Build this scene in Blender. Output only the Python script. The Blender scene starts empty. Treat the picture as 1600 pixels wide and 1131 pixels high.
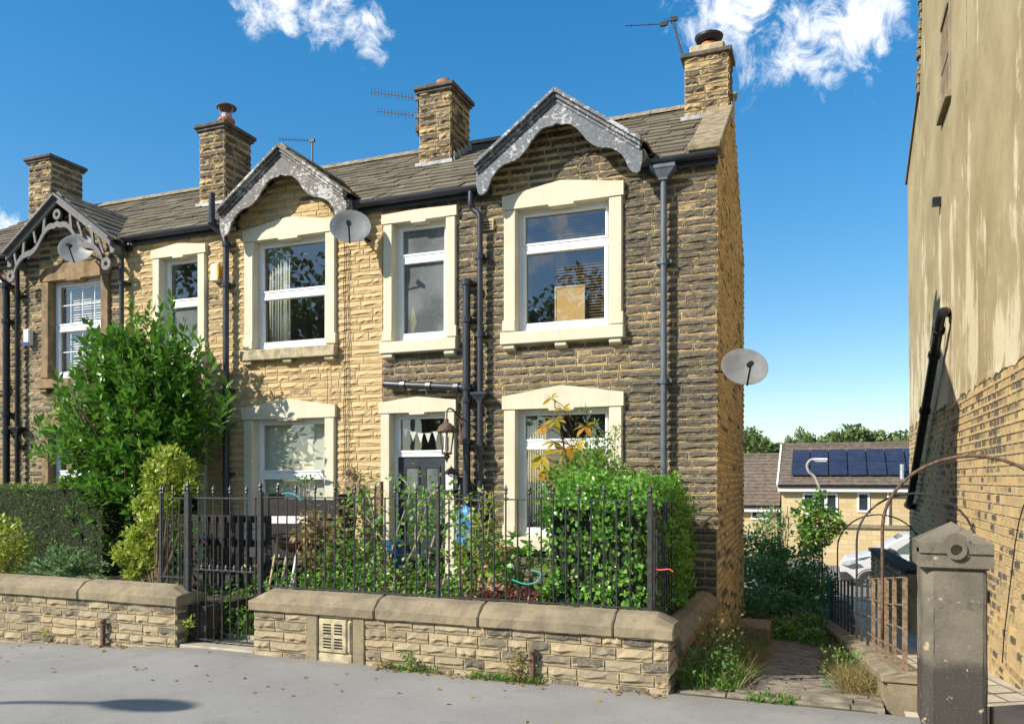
import bpy, bmesh, math, random
import numpy as np
from mathutils import Vector, Matrix, noise

random.seed(11)
NR = np.random.default_rng(5)
SC = bpy.context.scene
COL = SC.collection
R = math.radians

# ---------------------------------------------------------------- camera
CAM_D = 9.5            # metres from the camera to the terrace front (the plane Y = 0)
CAM_H = 1.75
TH = R(21.4)
F_PX, CX, CY_H = 1250.0, 800.0, 748.0
cam = bpy.data.cameras.new('Camera')
cam.sensor_fit = 'HORIZONTAL'; cam.sensor_width = 36.0
cam.lens = F_PX / 1600 * 36
cam.shift_y = (CY_H - 565.5) / 1600
cam.clip_start = 0.05; cam.clip_end = 3000
co = bpy.data.objects.new('Camera', cam); COL.objects.link(co)
co.location = (0, -CAM_D, CAM_H); co.rotation_euler = (R(90), 0, TH)
SC.camera = co

def ray(px, py):
    u = (px - CX) / F_PX; v = (CY_H - py) / F_PX
    return Vector((-math.sin(TH) + u * math.cos(TH), math.cos(TH) + u * math.sin(TH), v))
def at(px, py, Y):
    """point on the plane Y = const seen at a pixel of the photograph"""
    r = ray(px, py); t = (Y + CAM_D) / r.y
    return Vector((r.x * t, Y, CAM_H + r.z * t))
def atx(px, py, X):
    r = ray(px, py); t = X / r.x
    return Vector((X, r.y * t - CAM_D, CAM_H + r.z * t))
def FX(px, Y=0.0):
    return at(px, 748, Y).x
def FZ(px, py, Y=0.0):
    return at(px, py, Y).z

# ---------------------------------------------------------------- sky, sun, exposure
SUN = Vector((.93, 1.0, -.96)).normalized()
world = bpy.data.worlds.new('World'); SC.world = world; world.use_nodes = True
wn = world.node_tree.nodes; wl = world.node_tree.links; wn.clear()
def wnode(t, **k):
    n = wn.new(t)
    for a, b in k.items(): setattr(n, a, b)
    return n
sky = wnode('ShaderNodeTexSky', sky_type='NISHITA', sun_disc=False)
sky.sun_elevation = math.asin(-SUN.z); sky.sun_rotation = math.atan2(-SUN.x, -SUN.y)
sky.air_density = 1.0; sky.dust_density = 0.25; sky.ozone_density = 1.6; sky.altitude = 100
hs = wnode('ShaderNodeHueSaturation'); hs.inputs['Saturation'].default_value = 1.76
hs.inputs['Value'].default_value = 1.10
gam = wnode('ShaderNodeGamma'); gam.inputs[1].default_value = .70; wl.new(sky.outputs[0], gam.inputs[0]); wl.new(gam.outputs[0], hs.inputs['Color'])
tc = wnode('ShaderNodeTexCoord')
nrm = wnode('ShaderNodeVectorMath', operation='NORMALIZE'); wl.new(tc.outputs['Generated'], nrm.inputs[0])
# cloud field: soft blobs of cumulus broken up by noise
blobs = []
for px, py, r in ((400, 18, .030), (435, 2, .022), (448, 36, .016), (508, 28, .032), (530, 8, .02), (552, 38, .018), (580, 32, .018), (578, 66, .022),
                  (1100, 25, .035), (1140, 20, .045), (1190, 15, .06), (1240, 30, .065), (1300, 20, .065), (1350, 15, .05), (1265, 60, .05), (1380, 5, .03), (1250, 75, .035), (1280, 95, .035), (1225, 105, .02), (1300, 120, .018), (1335, 50, .03), (1378, 72, .012), (2, 350, .02)):
    blobs.append((ray(px, py).normalized(), r))
rs = random.Random(4)
for _ in range(24):
    az = rs.uniform(75, 285); el = rs.uniform(8, 65)
    d = Vector((math.sin(R(az)) * math.cos(R(el)), math.cos(R(az)) * math.cos(R(el)), math.sin(R(el))))
    blobs.append((d, rs.uniform(.12, .26)))
acc = None
for d, r in blobs:
    ds = wnode('ShaderNodeVectorMath', operation='DISTANCE'); wl.new(nrm.outputs[0], ds.inputs[0]); ds.inputs[1].default_value = d
    mr = wnode('ShaderNodeMapRange', interpolation_type='SMOOTHSTEP'); wl.new(ds.outputs['Value'], mr.inputs[0])
    mr.inputs[1].default_value = r * 2.1; mr.inputs[2].default_value = r * .2
    if acc is None: acc = mr.outputs[0]
    else:
        mx = wnode('ShaderNodeMath', operation='MAXIMUM'); wl.new(acc, mx.inputs[0]); wl.new(mr.outputs[0], mx.inputs[1]); acc = mx.outputs[0]
cn = wnode('ShaderNodeTexNoise'); cn.inputs['Scale'].default_value = 27; cn.inputs['Detail'].default_value = 12; cn.inputs['Roughness'].default_value = .66
cn.inputs['Distortion'].default_value = .5
wl.new(nrm.outputs[0], cn.inputs['Vector'])
m1 = wnode('ShaderNodeMath', operation='MULTIPLY_ADD'); wl.new(acc, m1.inputs[0]); m1.inputs[1].default_value = .85; 
m2 = wnode('ShaderNodeMath', operation='MULTIPLY'); wl.new(cn.outputs[0], m2.inputs[0]); m2.inputs[1].default_value = 2.5
wl.new(m2.outputs[0], m1.inputs[2])
cr = wnode('ShaderNodeMapRange', interpolation_type='SMOOTHSTEP'); wl.new(m1.outputs[0], cr.inputs[0])
cr.inputs[1].default_value = 1.75; cr.inputs[2].default_value = 2.45
mg = wnode('ShaderNodeMath', operation='MULTIPLY'); wl.new(cr.outputs[0], mg.inputs[0]); wl.new(acc, mg.inputs[1])
mg2 = wnode('ShaderNodeMath', operation='POWER'); wl.new(mg.outputs[0], mg2.inputs[0]); mg2.inputs[1].default_value = .85
cm = wnode('ShaderNodeMixRGB'); wl.new(mg2.outputs[0], cm.inputs[0]); wl.new(hs.outputs[0], cm.inputs[1]); cm.inputs[2].default_value = (4.6, 4.75, 4.95, 1)
bg = wnode('ShaderNodeBackground'); bg.inputs['Strength'].default_value = 0.15
wl.new(cm.outputs[0], bg.inputs['Color'])
wo = wnode('ShaderNodeOutputWorld'); wl.new(bg.outputs[0], wo.inputs['Surface'])

sl = bpy.data.lights.new('Sun', 'SUN'); sl.energy = 4.3; sl.angle = R(.53); sl.color = (1.0, .93, .80)
so = bpy.data.objects.new('Sun', sl); COL.objects.link(so)
so.rotation_euler = SUN.to_track_quat('-Z', 'Y').to_euler(); so.location = (-20, -20, 25)
SC.view_settings.view_transform = 'Standard'; SC.view_settings.look = 'None'
SC.view_settings.gamma = 1.0; SC.view_settings.exposure = 0.74

# ---------------------------------------------------------------- material helpers
class NT:
    def __init__(s, name):
        s.m = bpy.data.materials.new(name); s.m.use_nodes = True
        s.t = s.m.node_tree; s.t.nodes.clear()
        s.out = s.t.nodes.new('ShaderNodeOutputMaterial')
    def n(s, typ, props=None, **ins):
        nd = s.t.nodes.new(typ)
        if props:
            for a, b in props.items(): setattr(nd, a, b)
        for k, v in ins.items():
            key = int(k[1:]) if k[0] == 'i' and k[1:].isdigit() else k.replace('_', ' ')
            s.set(nd.inputs[key], v)
        return nd
    def set(s, inp, v):
        if isinstance(v, bpy.types.NodeSocket): s.t.links.new(v, inp)
        elif isinstance(v, (tuple, list)) and inp.type == 'RGBA' and len(v) == 3: inp.default_value = (*v, 1)
        else: inp.default_value = v
    def pos(s):
        return s.n('ShaderNodeNewGeometry').outputs['Position']
    def noise(s, scale, detail=4, rough=.55, vec=None, dist=0):
        nd = s.n('ShaderNodeTexNoise', None, Scale=scale, Detail=detail, Roughness=rough, Distortion=dist)
        s.t.links.new(vec if vec is not None else s.pos(), nd.inputs['Vector'])
        return nd.outputs[0]
    def ramp(s, fac, lo, hi, a=0., b=1.):
        nd = s.n('ShaderNodeMapRange', {'interpolation_type': 'SMOOTHSTEP'}, i0=fac, i1=lo, i2=hi, i3=a, i4=b)
        return nd.outputs[0]
    def math(s, op, a, b=0., c=0.):
        nd = s.n('ShaderNodeMath', {'operation': op}, i0=a, i1=b, i2=c); return nd.outputs[0]
    def mix(s, f, a, b, mode='MIX'):
        nd = s.n('ShaderNodeMixRGB', {'blend_type': mode}, i0=f, i1=a, i2=b); return nd.outputs[0]
    def scalevec(s, vec, sc):
        nd = s.n('ShaderNodeVectorMath', {'operation': 'MULTIPLY'}, i0=vec, i1=sc); return nd.outputs[0]
    def bump(s, h, strength=.3, dist=.01):
        nd = s.n('ShaderNodeBump', None, Strength=strength, Distance=dist, Height=h); return nd.outputs[0]
    def pbsdf(s, col, rough=.7, normal=None, metal=0., spec=.4, **kw):
        nd = s.n('ShaderNodeBsdfPrincipled')
        s.set(nd.inputs['Base Color'], col); s.set(nd.inputs['Roughness'], rough); s.set(nd.inputs['Metallic'], metal)
        s.set(nd.inputs['Specular IOR Level'], spec)
        if normal is not None: s.set(nd.inputs['Normal'], normal)
        return nd.outputs[0]
    def done(s, sh):
        s.t.links.new(sh, s.out.inputs['Surface']); return s.m

def vary(t, base, var, scale, detail=5):
    a = tuple(max(0, c * (1 - var)) for c in base); b = tuple(min(1, c * (1 + var)) for c in base)
    return t.mix(t.ramp(t.noise(scale, detail), .3, .7), a, b)

def MAT(name, base, rough=.6, var=.15, scale=6, bump=.15, bscale=60, bdist=.004, metal=0., spec=.4):
    t = NT(name)
    c = vary(t, base, var, scale)
    nm = t.bump(t.noise(bscale, 5), bump, bdist) if bump else None
    return t.done(t.pbsdf(c, rough, nm, metal, spec))

def stone_mat(name, attr, clean_a=(.62, .455, .24), clean_b=(.44, .31, .155), grey=(.275, .24, .175), soot=(.064, .057, .05)):
    """squared stone: r of the tint = soot, g = lightness, b = grey"""
    t = NT(name)
    if attr:
        tint = t.n('ShaderNodeAttribute', {'attribute_name': 'tint', 'attribute_type': 'GEOMETRY'}).outputs['Color']
    else:
        tint = t.n('ShaderNodeObjectInfo').outputs['Color']
    sep = t.n('ShaderNodeSeparateColor', None, i0=tint)
    sr, sg, sb = sep.outputs
    uv = t.n('ShaderNodeUVMap', {'uv_map': 'UVMap'}).outputs[0]
    suv = t.n('ShaderNodeSeparateXYZ', None, i0=uv)
    def edge(o):
        a = t.math('ABSOLUTE', t.math('SUBTRACT', o, .5)); return a
    n1 = t.noise(9, 5, .6); n2 = t.noise(45, 4, .65); n3 = t.noise(2.2, 3)
    ex = t.ramp(edge(suv.outputs[0]), .50, .45); ez = t.ramp(t.math('ADD', suv.outputs[1], t.math('MULTIPLY', t.math('SUBTRACT', t.noise(22, 3), .5), .5)), .24, .46)
    em = t.math('MULTIPLY', ex, ez)
    base = t.mix(sg, clean_b, clean_a)
    base = t.mix(t.math('MULTIPLY', sb, .8), base, grey)
    base = t.mix(t.ramp(n1, .3, .75, 0, .35), base, (.66, .52, .31))
    base = t.mix(t.ramp(n2, .52, .75, 0, .45), base, (.22, .145, .06))
    k = t.math('ADD', t.math('MULTIPLY', em, .55), t.math('MULTIPLY', t.math('SUBTRACT', n1, .5), 1.1))
    k = t.math('ADD', k, t.math('MULTIPLY', t.math('SUBTRACT', n3, .5), .5))
    k = t.math('ADD', k, t.math('SUBTRACT', sr, .5))
    sm = t.math('MULTIPLY', t.ramp(k, .10, .48), t.ramp(sr, .05, .45))
    dark = t.mix(t.ramp(n2, .35, .7), soot, (.15, .132, .102))
    col = t.mix(t.math('MULTIPLY', sm, .96), base, dark)
    h = t.math('ADD', t.math('MULTIPLY', n1, .8), t.math('MULTIPLY', n2, .45))
    nm = t.bump(h, .8, .016)
    return t.done(t.pbsdf(col, .88, nm, 0, .2))

M = {}
M['stone'] = stone_mat('sandstone', False)
M['stone_j'] = stone_mat('sandstone_joined', True)
M['brick'] = stone_mat('yellow_brick', False, (.58, .42, .19), (.46, .32, .14), (.34, .26, .15))
M['brick_j'] = stone_mat('yellow_brick_joined', True, (.58, .42, .19), (.46, .32, .14), (.34, .26, .15))
M['mortar'] = MAT('lime_mortar', (.50, .405, .245), .95, .25, 3, .4, 90)
M['mortar_clean'] = MAT('pale_mortar', (.54, .41, .225), .95, .2, 3, .4, 90)
M['mortar_grey'] = MAT('grey_mortar', (.56, .51, .42), .95, .25, 4, .4, 90)
def cream():
    t = NT('cream_masonry_paint')
    z = t.n('ShaderNodeSeparateXYZ', None, i0=t.pos())
    st = t.noise(1.0, 5, .6, t.scalevec(t.pos(), (16, 16, 1.3)))
    c = t.mix(t.ramp(t.noise(3, 4), .3, .7), (.60, .55, .41), (.66, .615, .48))
    c = t.mix(t.ramp(st, .5, .8, 0, .4), c, (.50, .41, .26))
    c = t.mix(t.ramp(t.noise(26, 5, .7), .60, .72, 0, .35), c, (.45, .36, .22))
    c = t.mix(t.ramp(t.noise(5, 7, .72), .62, .70, 0, .55), c, (.40, .33, .22))
    return t.done(t.pbsdf(c, .65, t.bump(t.noise(60, 5), .25, .004), 0, .3))
M['cream'] = cream()
M['dressed'] = MAT('weathered_dressed_stone', (.235, .16, .088), .85, .35, 7, .4, 60, .006)
M['dressed_grey'] = MAT('lichened_stone_sill', (.40, .34, .22), .9, .35, 9, .4, 50, .006)
def coping():
    t = NT('weathered_coping_stone')
    n1 = t.noise(2.6, 6, .65); n2 = t.noise(22, 6, .7)
    c = t.mix(t.ramp(n1, .35, .7), (.29, .238, .152), (.18, .15, .106))
    c = t.mix(t.ramp(n2, .5, .75, 0, .6), c, (.12, .10, .075))
    c = t.mix(t.ramp(t.noise(38, 5, .7), .62, .74, 0, .7), c, (.48, .44, .33))
    return t.done(t.pbsdf(c, .92, t.bump(n2, .6, .01), 0, .2))
M['coping'] = coping()
def slate():
    t = NT('stone_slate')
    oi = t.n('ShaderNodeObjectInfo').outputs['Random']
    n1 = t.noise(5, 6, .65); n2 = t.noise(40, 5, .7)
    c = t.mix(oi, (.12, .103, .078), (.20, .17, .125))
    c = t.mix(t.ramp(n1, .5, .75, 0, .7), c, (.065, .055, .045))
    c = t.mix(t.ramp(n2, .58, .72, 0, .6), c, (.30, .26, .17))
    c = t.mix(t.ramp(t.noise(3, 4), .6, .75, 0, .5), c, (.14, .14, .055))
    return t.done(t.pbsdf(c, .9, t.bump(n2, .5, .01), 0, .25))
M['slate'] = slate()
M['deck'] = MAT('roof_underlay', (.045, .04, .034), .95, .2)
def peeling(name, paint, bare, thr):
    t = NT(name)
    p = t.pos()
    n = t.noise(19, 9, .7, t.scalevec(p, (.8, 1, 1.3)), .25)
    big = t.noise(2.3, 3)
    f = t.ramp(t.math('ADD', n, t.math('MULTIPLY', t.math('SUBTRACT', big, .5), .45)), thr, thr + .045)
    c = t.mix(t.ramp(t.noise(30, 5), .3, .7), tuple(x * .8 for x in paint), tuple(x * 1.25 for x in paint))
    c = t.mix(f, c, bare)
    c = t.mix(t.ramp(t.noise(23, 6, .7), .62, .68, 0, .8), c, (.10, .085, .07))
    return t.done(t.pbsdf(c, .6, t.bump(t.math('SUBTRACT', t.noise(50, 4), t.math('MULTIPLY', f, .8)), .4, .005), 0, .35))
M['barge'] = peeling('peeling_slate_paint', (.125, .135, .155), (.44, .45, .47), .535)
M['barge_bare'] = peeling('bare_peeling_paint', (.12, .11, .105), (.46, .45, .43), .53)
M['barge_grey'] = peeling('faded_grey_paint', (.135, .13, .135), (.30, .29, .28), .60)
M['pipe'] = MAT('slate_blue_pipe', (.032, .038, .052), .38, .2, 5, .08, 80, .002, 0, .5)
M['pipe_grey'] = MAT('grey_pipe_paint', (.10, .125, .16), .45, .15, 5, .08, 80)
M['pipe_black'] = MAT('black_pipe', (.014, .014, .016), .32, .2, 5, .05, 80)
M['upvc'] = MAT('white_upvc', (.80, .81, .82), .35, .03, 5, 0)
M['white'] = MAT('white_paint', (.78, .77, .73), .6, .06, 8, .05)
M['iron'] = MAT('dark_iron_railing', (.032, .033, .037), .5, .35, 25, .25, 120, .002, 0, .5)
M['rust'] = MAT('rusty_iron', (.115, .072, .05), .8, .45, 30, .4, 120, .003)
M['rustpale'] = MAT('pale_rusted_iron', (.20, .135, .085), .8, .4, 30, .4, 120, .003)
M['lead'] = MAT('lead_flashing', (.36, .37, .38), .6, .3, 9, .3, 40)
M['terracotta'] = MAT('terracotta', (.48, .16, .085), .8, .2, 8, .2)
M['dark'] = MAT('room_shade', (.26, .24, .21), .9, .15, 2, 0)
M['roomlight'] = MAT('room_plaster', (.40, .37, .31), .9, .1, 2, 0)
M['wood'] = MAT('weathered_wood', (.20, .13, .075), .85, .4, 18, .4, 60)
M['woodpale'] = MAT('pale_wood', (.45, .34, .21), .8, .25, 18, .3, 60)
M['wooddark'] = MAT('dark_stained_wood', (.022, .019, .018), .75, .35, 18, .3, 60)
M['ridge'] = MAT('ridge_stone', (.24, .20, .13), .9, .35, 8, .4, 50, .006)
M['capstone'] = MAT('sooty_cap_stone', (.105, .092, .078), .9, .35, 8, .4, 50, .006)
M['dish'] = MAT('grey_dish_paint', (.20, .205, .21), .45, .1, 10, .05)
M['black'] = MAT('black_plastic', (.012, .012, .013), .5, .2, 10, 0)
M['door'] = MAT('charcoal_door_paint', (.03, .037, .05), .4, .15, 6, .08, 40)
M['bark'] = MAT('shrub_bark', (.15, .105, .07), .9, .35, 20, .5, 50, .01)
M['barkpale'] = MAT('pale_bark', (.36, .31, .23), .9, .3, 20, .4, 50, .01)
M['soil'] = MAT('garden_soil', (.055, .04, .027), .95, .4, 6, .8, 30, .03)

def glass(name, refl, tintc=(.95, .97, .96)):
    t = NT(name)
    tr = t.n('ShaderNodeBsdfTransparent', None, Color=tintc)
    n = t.bump(t.noise(2.4, 2), .06, .01)
    gl = t.n('ShaderNodeBsdfGlossy', None, Color=(.95, .97, 1.), Roughness=.008, Normal=n)
    g = t.n('ShaderNodeNewGeometry'); dt = t.n('ShaderNodeVectorMath', {'operation': 'DOT_PRODUCT'}, i0=g.outputs['Normal'], i1=g.outputs['Incoming'])
    k = t.math('POWER', t.math('SUBTRACT', 1., t.math('ABSOLUTE', dt.outputs['Value'])), 5.)
    f = t.math('ADD', t.math('MULTIPLY', k, .75), refl)
    mx = t.n('ShaderNodeMixShader', None, i0=f, i1=tr.outputs[0], i2=gl.outputs[0])
    return t.done(mx.outputs[0])
M['glass'] = glass('window_glass', .16)
M['glass_thin'] = glass('lantern_glass', .10)
def frosted():
    t = NT('obscure_glass')
    v = t.n('ShaderNodeTexVoronoi', None, Scale=42.0)
    t.t.links.new(t.pos(), v.inputs['Vector'])
    spk = t.ramp(v.outputs['Distance'], .22, .10)
    n = t.noise(60, 3)
    c = t.mix(t.ramp(t.noise(2.2, 4), .35, .65), (.13, .145, .15), (.25, .27, .28))
    c = t.mix(t.math('MULTIPLY', spk, t.ramp(t.noise(4, 3), .45, .6)), c, (.55, .58, .60))
    p = t.pbsdf(c, .22, t.bump(n, .35, .004), 0, .6)
    tr = t.n('ShaderNodeBsdfTransparent', None, Color=(.8, .85, .85))
    mx = t.n('ShaderNodeMixShader', None, i0=.62, i1=tr.outputs[0], i2=p)
    return t.done(mx.outputs[0])
M['frosted'] = frosted()

def leafmat(name, a, b, rough=.35, trans=.25, third=None, spec=.45):
    """leaf: r of the tint picks between two greens, g adds the third colour"""
    t = NT(name)
    tint = t.n('ShaderNodeAttribute', {'attribute_name': 'tint', 'attribute_type': 'GEOMETRY'}).outputs['Color']
    sep = t.n('ShaderNodeSeparateColor', None, i0=tint)
    c = t.mix(sep.outputs[0], a, b)
    if third: c = t.mix(t.ramp(sep.outputs[1], .80, .95), c, third)
    p = t.pbsdf(c, rough, None, 0, spec)
    tl = t.n('ShaderNodeBsdfTranslucent', None, Color=t.mix(.5, c, tuple(min(1, x * 2.0) for x in b)))
    mx = t.n('ShaderNodeMixShader', None, i0=trans, i1=p, i2=tl.outputs[0])
    return t.done(mx.outputs[0])
M['laurel'] = leafmat('laurel_leaf', (.05, .14, .016), (.14, .30, .038), .27, .2, (.30, .26, .03))
M['golden'] = leafmat('golden_leaf', (.17, .27, .03), (.38, .44, .065), .45, .3, (.40, .20, .03))
M['hedge'] = leafmat('hedge_leaf', (.07, .14, .026), (.15, .25, .055), .45, .2, (.12, .10, .02))
M['juniper'] = leafmat('juniper_needle', (.10, .20, .07), (.24, .38, .15), .55, .2)
M['ivy'] = leafmat('ivy_leaf', (.07, .21, .028), (.20, .40, .06), .30, .25, (.24, .26, .06))
M['rose'] = leafmat('climber_leaf', (.06, .17, .025), (.19, .33, .06), .40, .35, (.22, .16, .03))
M['chestnut'] = leafmat('chestnut_leaf', (.28, .25, .025), (.46, .36, .04), .5, .4, (.42, .19, .03))
M['redleaf'] = leafmat('red_leaf', (.10, .03, .02), (.20, .06, .035), .5, .25, (.10, .16, .03))
M['dry'] = leafmat('dry_grass', (.20, .15, .06), (.34, .27, .12), .7, .3, (.10, .17, .03))
M['grass'] = leafmat('grass_blade', (.05, .14, .018), (.15, .28, .04), .5, .35, (.28, .24, .09))
M['bramble'] = leafmat('bramble_leaf', (.055, .15, .028), (.14, .27, .055), .45, .25, (.14, .11, .035))
M['fartree'] = leafmat('far_tree_leaf', (.08, .135, .035), (.17, .24, .07), .6, .2, (.14, .13, .05))
M['litter'] = leafmat('fallen_leaf', (.16, .08, .03), (.36, .24, .07), .7, .2, (.32, .30, .06))

def tarmac():
    t = NT('worn_tarmac')
    n1 = t.noise(.9, 5, .6); n2 = t.noise(120, 3, .7); n3 = t.noise(6, 5, .6)
    c = t.mix(t.ramp(n1, .25, .75), (.205, .20, .19), (.285, .277, .262))
    yp = t.n('ShaderNodeSeparateXYZ', None, i0=t.pos()).outputs[1]
    c = t.mix(t.ramp(t.math('ADD', yp, t.math('MULTIPLY', t.math('SUBTRACT', n3, .5), .5)), -3.35, -3.0, 0, .45), c, (.15, .135, .11))
    c = t.mix(t.ramp(n3, .5, .75, 0, .35), c, (.19, .185, .175))
    c = t.mix(t.ramp(n2, .35, .7, 0, .5), c, (.36, .35, .335))
    c = t.mix(t.ramp(t.noise(240, 2), .6, .7, 0, .5), c, (.10, .10, .10))
    c = t.mix(t.ramp(t.noise(14, 2, .4), .74, .77, 0, .45), c, (.10, .098, .095))
    c = t.mix(t.ramp(t.noise(2.6, 7, .72), .56, .66, 0, .3), c, (.15, .145, .135))
    return t.done(t.pbsdf(c, .92, t.bump(n2, .45, .006), 0, .25))
M['tarmac'] = tarmac()
M['road'] = MAT('road_asphalt', (.07, .07, .07), .9, .2, 3, .5, 120, .006)
M['kerb'] = MAT('kerb_stone', (.36, .32, .25), .9, .2, 5, .3)
M['concrete'] = MAT('pale_concrete', (.48, .42, .33), .9, .18, 3, .3, 70)
M['yard'] = MAT('car_park_tarmac', (.20, .19, .17), .9, .2, 3, .4, 100)
M['ground'] = MAT('rough_ground', (.09, .085, .045), .95, .4, 2, .6, 20, .03)
def rendered():
    t = NT('stained_render')
    p = t.pos()
    st = t.noise(1.0, 7, .68, t.scalevec(p, (1, 2.2, .30)), .5)
    pt = t.noise(1.0, 7, .62, t.scalevec(p, (1, 1.1, .8)), .4)
    sm = t.noise(5.0, 6, .65)
    z = t.n('ShaderNodeSeparateXYZ', None, i0=p).outputs[2]
    c = t.mix(t.ramp(t.noise(.8, 5, .6), .3, .7), (.30, .24, .13), (.43, .355, .21))
    k = t.math('ADD', t.math('MULTIPLY', st, .55), t.math('MULTIPLY', pt, .6))
    low = t.ramp(z, 7.5, 3.2, -.05, .06)
    c = t.mix(t.ramp(t.math('ADD', k, low), .60, .68, 0, .8), c, (.66, .58, .41))
    c = t.mix(t.ramp(sm, .52, .72, 0, .35), c, (.26, .205, .12))
    c = t.mix(t.ramp(st, .36, .24, 0, .55), c, (.22, .175, .11))
    return t.done(t.pbsdf(c, .95, t.bump(t.math('ADD', t.noise(6, 7, .62), t.math('MULTIPLY', t.noise(60, 4), .5)), .5, .018), 0, .15))
M['render'] = rendered()
M['rubble'] = MAT('rubble_edge', (.20, .16, .10), .95, .5, 16, 1, 18, .06)

# ---------------------------------------------------------------- mesh helpers
WLOC = {}
def wl_of(p):
    return WLOC.get(p.name, Vector((0, 0, 0))) if p is not None else Vector((0, 0, 0))
def tag(o, label=None, cat=None, group=None, kind=None):
    if label: o['label'] = label
    if cat: o['category'] = cat
    if group: o['group'] = group
    if kind: o['kind'] = kind
    return o
def thing(name, loc, label, cat, group=None):
    o = bpy.data.objects.new(name, None); COL.objects.link(o)
    o.empty_display_size = .2
    o.location = loc; WLOC[o.name] = Vector(loc)
    return tag(o, label, cat, group)
def place(o, parent, loc=(0, 0, 0)):
    COL.objects.link(o)
    if parent is not None:
        o.parent = parent
    o.location = Vector(loc) - wl_of(parent)
    WLOC[o.name] = Vector(loc)
    return o
def link_mesh(name, me, mat, parent=None, loc=(0, 0, 0), bevel=0, smooth=False):
    if mat is not None and not me.materials: me.materials.append(mat)
    o = bpy.data.objects.new(name, me)
    place(o, parent, loc)
    if smooth:
        me.polygons.foreach_set('use_smooth', [True] * len(me.polygons))
    if bevel:
        b = o.modifiers.new('edge', 'BEVEL'); b.width = bevel; b.segments = 1; b.limit_method = 'ANGLE'
    return o
class MB:
    def __init__(s): s.v = []; s.f = []
    def add(s, vs, fs):
        k = len(s.v); s.v += [tuple(v) for v in vs]; s.f += [tuple(i + k for i in f) for f in fs]; return s
    def box(s, x0, x1, y0, y1, z0, z1):
        vs = [(x, y, z) for z in (z0, z1) for y in (y0, y1) for x in (x0, x1)]
        return s.add(vs, [(0, 2, 3, 1), (4, 5, 7, 6), (0, 1, 5, 4), (2, 6, 7, 3), (0, 4, 6, 2), (1, 3, 7, 5)])
    def quad(s, a, b, c, d): return s.add([a, b, c, d], [(0, 1, 2, 3)])
    def bar(s, a, b, w, h, up=(0, 0, 1)):
        """box of section w x h from a to b"""
        a = Vector(a); b = Vector(b); d = (b - a).normalized()
        sd = d.cross(Vector(up)); 
        if sd.length < 1e-4: sd = d.cross(Vector((0, 1, 0)))
        sd.normalize(); u = sd.cross(d)
        vs = []
        for p in (a, b):
            for i, j in ((-1, -1), (1, -1), (1, 1), (-1, 1)): vs.append(p + sd * (i * w / 2) + u * (j * h / 2))
        return s.add(vs, [(0, 1, 2, 3), (7, 6, 5, 4), (0, 4, 5, 1), (1, 5, 6, 2), (2, 6, 7, 3), (3, 7, 4, 0)])
    def tube(s, pts, r, n=8, cap=True):
        pts = [Vector(p) for p in pts]
        rr = r if isinstance(r, (list, tuple)) else [r] * len(pts)
        rings = []; ref = None
        for i, p in enumerate(pts):
            d = (pts[min(i + 1, len(pts) - 1)] - pts[max(i - 1, 0)]).normalized()
            if ref is None:
                ref = d.cross(Vector((0, 0, 1)))
                if ref.length < .05: ref = d.cross(Vector((1, 0, 0)))
            ref = (ref - d * ref.dot(d)).normalized(); b2 = d.cross(ref)
            rings.append([p + (ref * math.cos(2 * math.pi * k / n) + b2 * math.sin(2 * math.pi * k / n)) * rr[i] for k in range(n)])
        vs = [v for rg in rings for v in rg]; fs = []
        for i in range(len(pts) - 1):
            for k in range(n):
                fs.append((i * n + k, i * n + (k + 1) % n, (i + 1) * n + (k + 1) % n, (i + 1) * n + k))
        if cap: fs += [tuple(reversed(range(n))), tuple(range((len(pts) - 1) * n, len(pts) * n))]
        return s.add(vs, fs)
    def lathe(s, prof, c=(0, 0, 0), n=16):
        """profile (r, z) turned about the vertical through c"""
        vs = []; fs = []
        for r_, z in prof:
            for k in range(n):
                a = 2 * math.pi * k / n; vs.append((c[0] + r_ * math.cos(a), c[1] + r_ * math.sin(a), c[2] + z))
        for i in range(len(prof) - 1):
            for k in range(n): fs.append((i * n + k, i * n + (k + 1) % n, (i + 1) * n + (k + 1) % n, (i + 1) * n + k))
        fs += [tuple(reversed(range(n))), tuple(range((len(prof) - 1) * n, len(prof) * n))]
        return s.add(vs, fs)
    def prism(s, poly, a, b, axis='y'):
        """polygon (u, z) extruded from a to b along y (or x)"""
        n = len(poly)
        if axis == 'y': vs = [(u, a, z) for u, z in poly] + [(u, b, z) for u, z in poly]
        elif axis == 'x': vs = [(a, u, z) for u, z in poly] + [(b, u, z) for u, z in poly]
        else: vs = [(u, v, a) for u, v in poly] + [(u, v, b) for u, v in poly]
        fs = [tuple(range(n)), tuple(range(2 * n - 1, n - 1, -1))] + [(i, n + i, n + (i + 1) % n, (i + 1) % n) for i in range(n)]
        return s.add(vs, fs)
    def xform(s, M4):
        s.v = [tuple(M4 @ Vector(v)) for v in s.v]; return s
    def mesh(s, name):
        me = bpy.data.meshes.new(name); me.from_pydata(s.v, [], s.f)
        bm = bmesh.new(); bm.from_mesh(me); bmesh.ops.recalc_face_normals(bm, faces=bm.faces); bm.to_mesh(me); bm.free()
        return me
    def build(s, name, mat, parent=None, bevel=0, smooth=False, loc=(0, 0, 0)):
        return link_mesh(name, s.mesh(name), mat, parent, loc, bevel, smooth)
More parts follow.
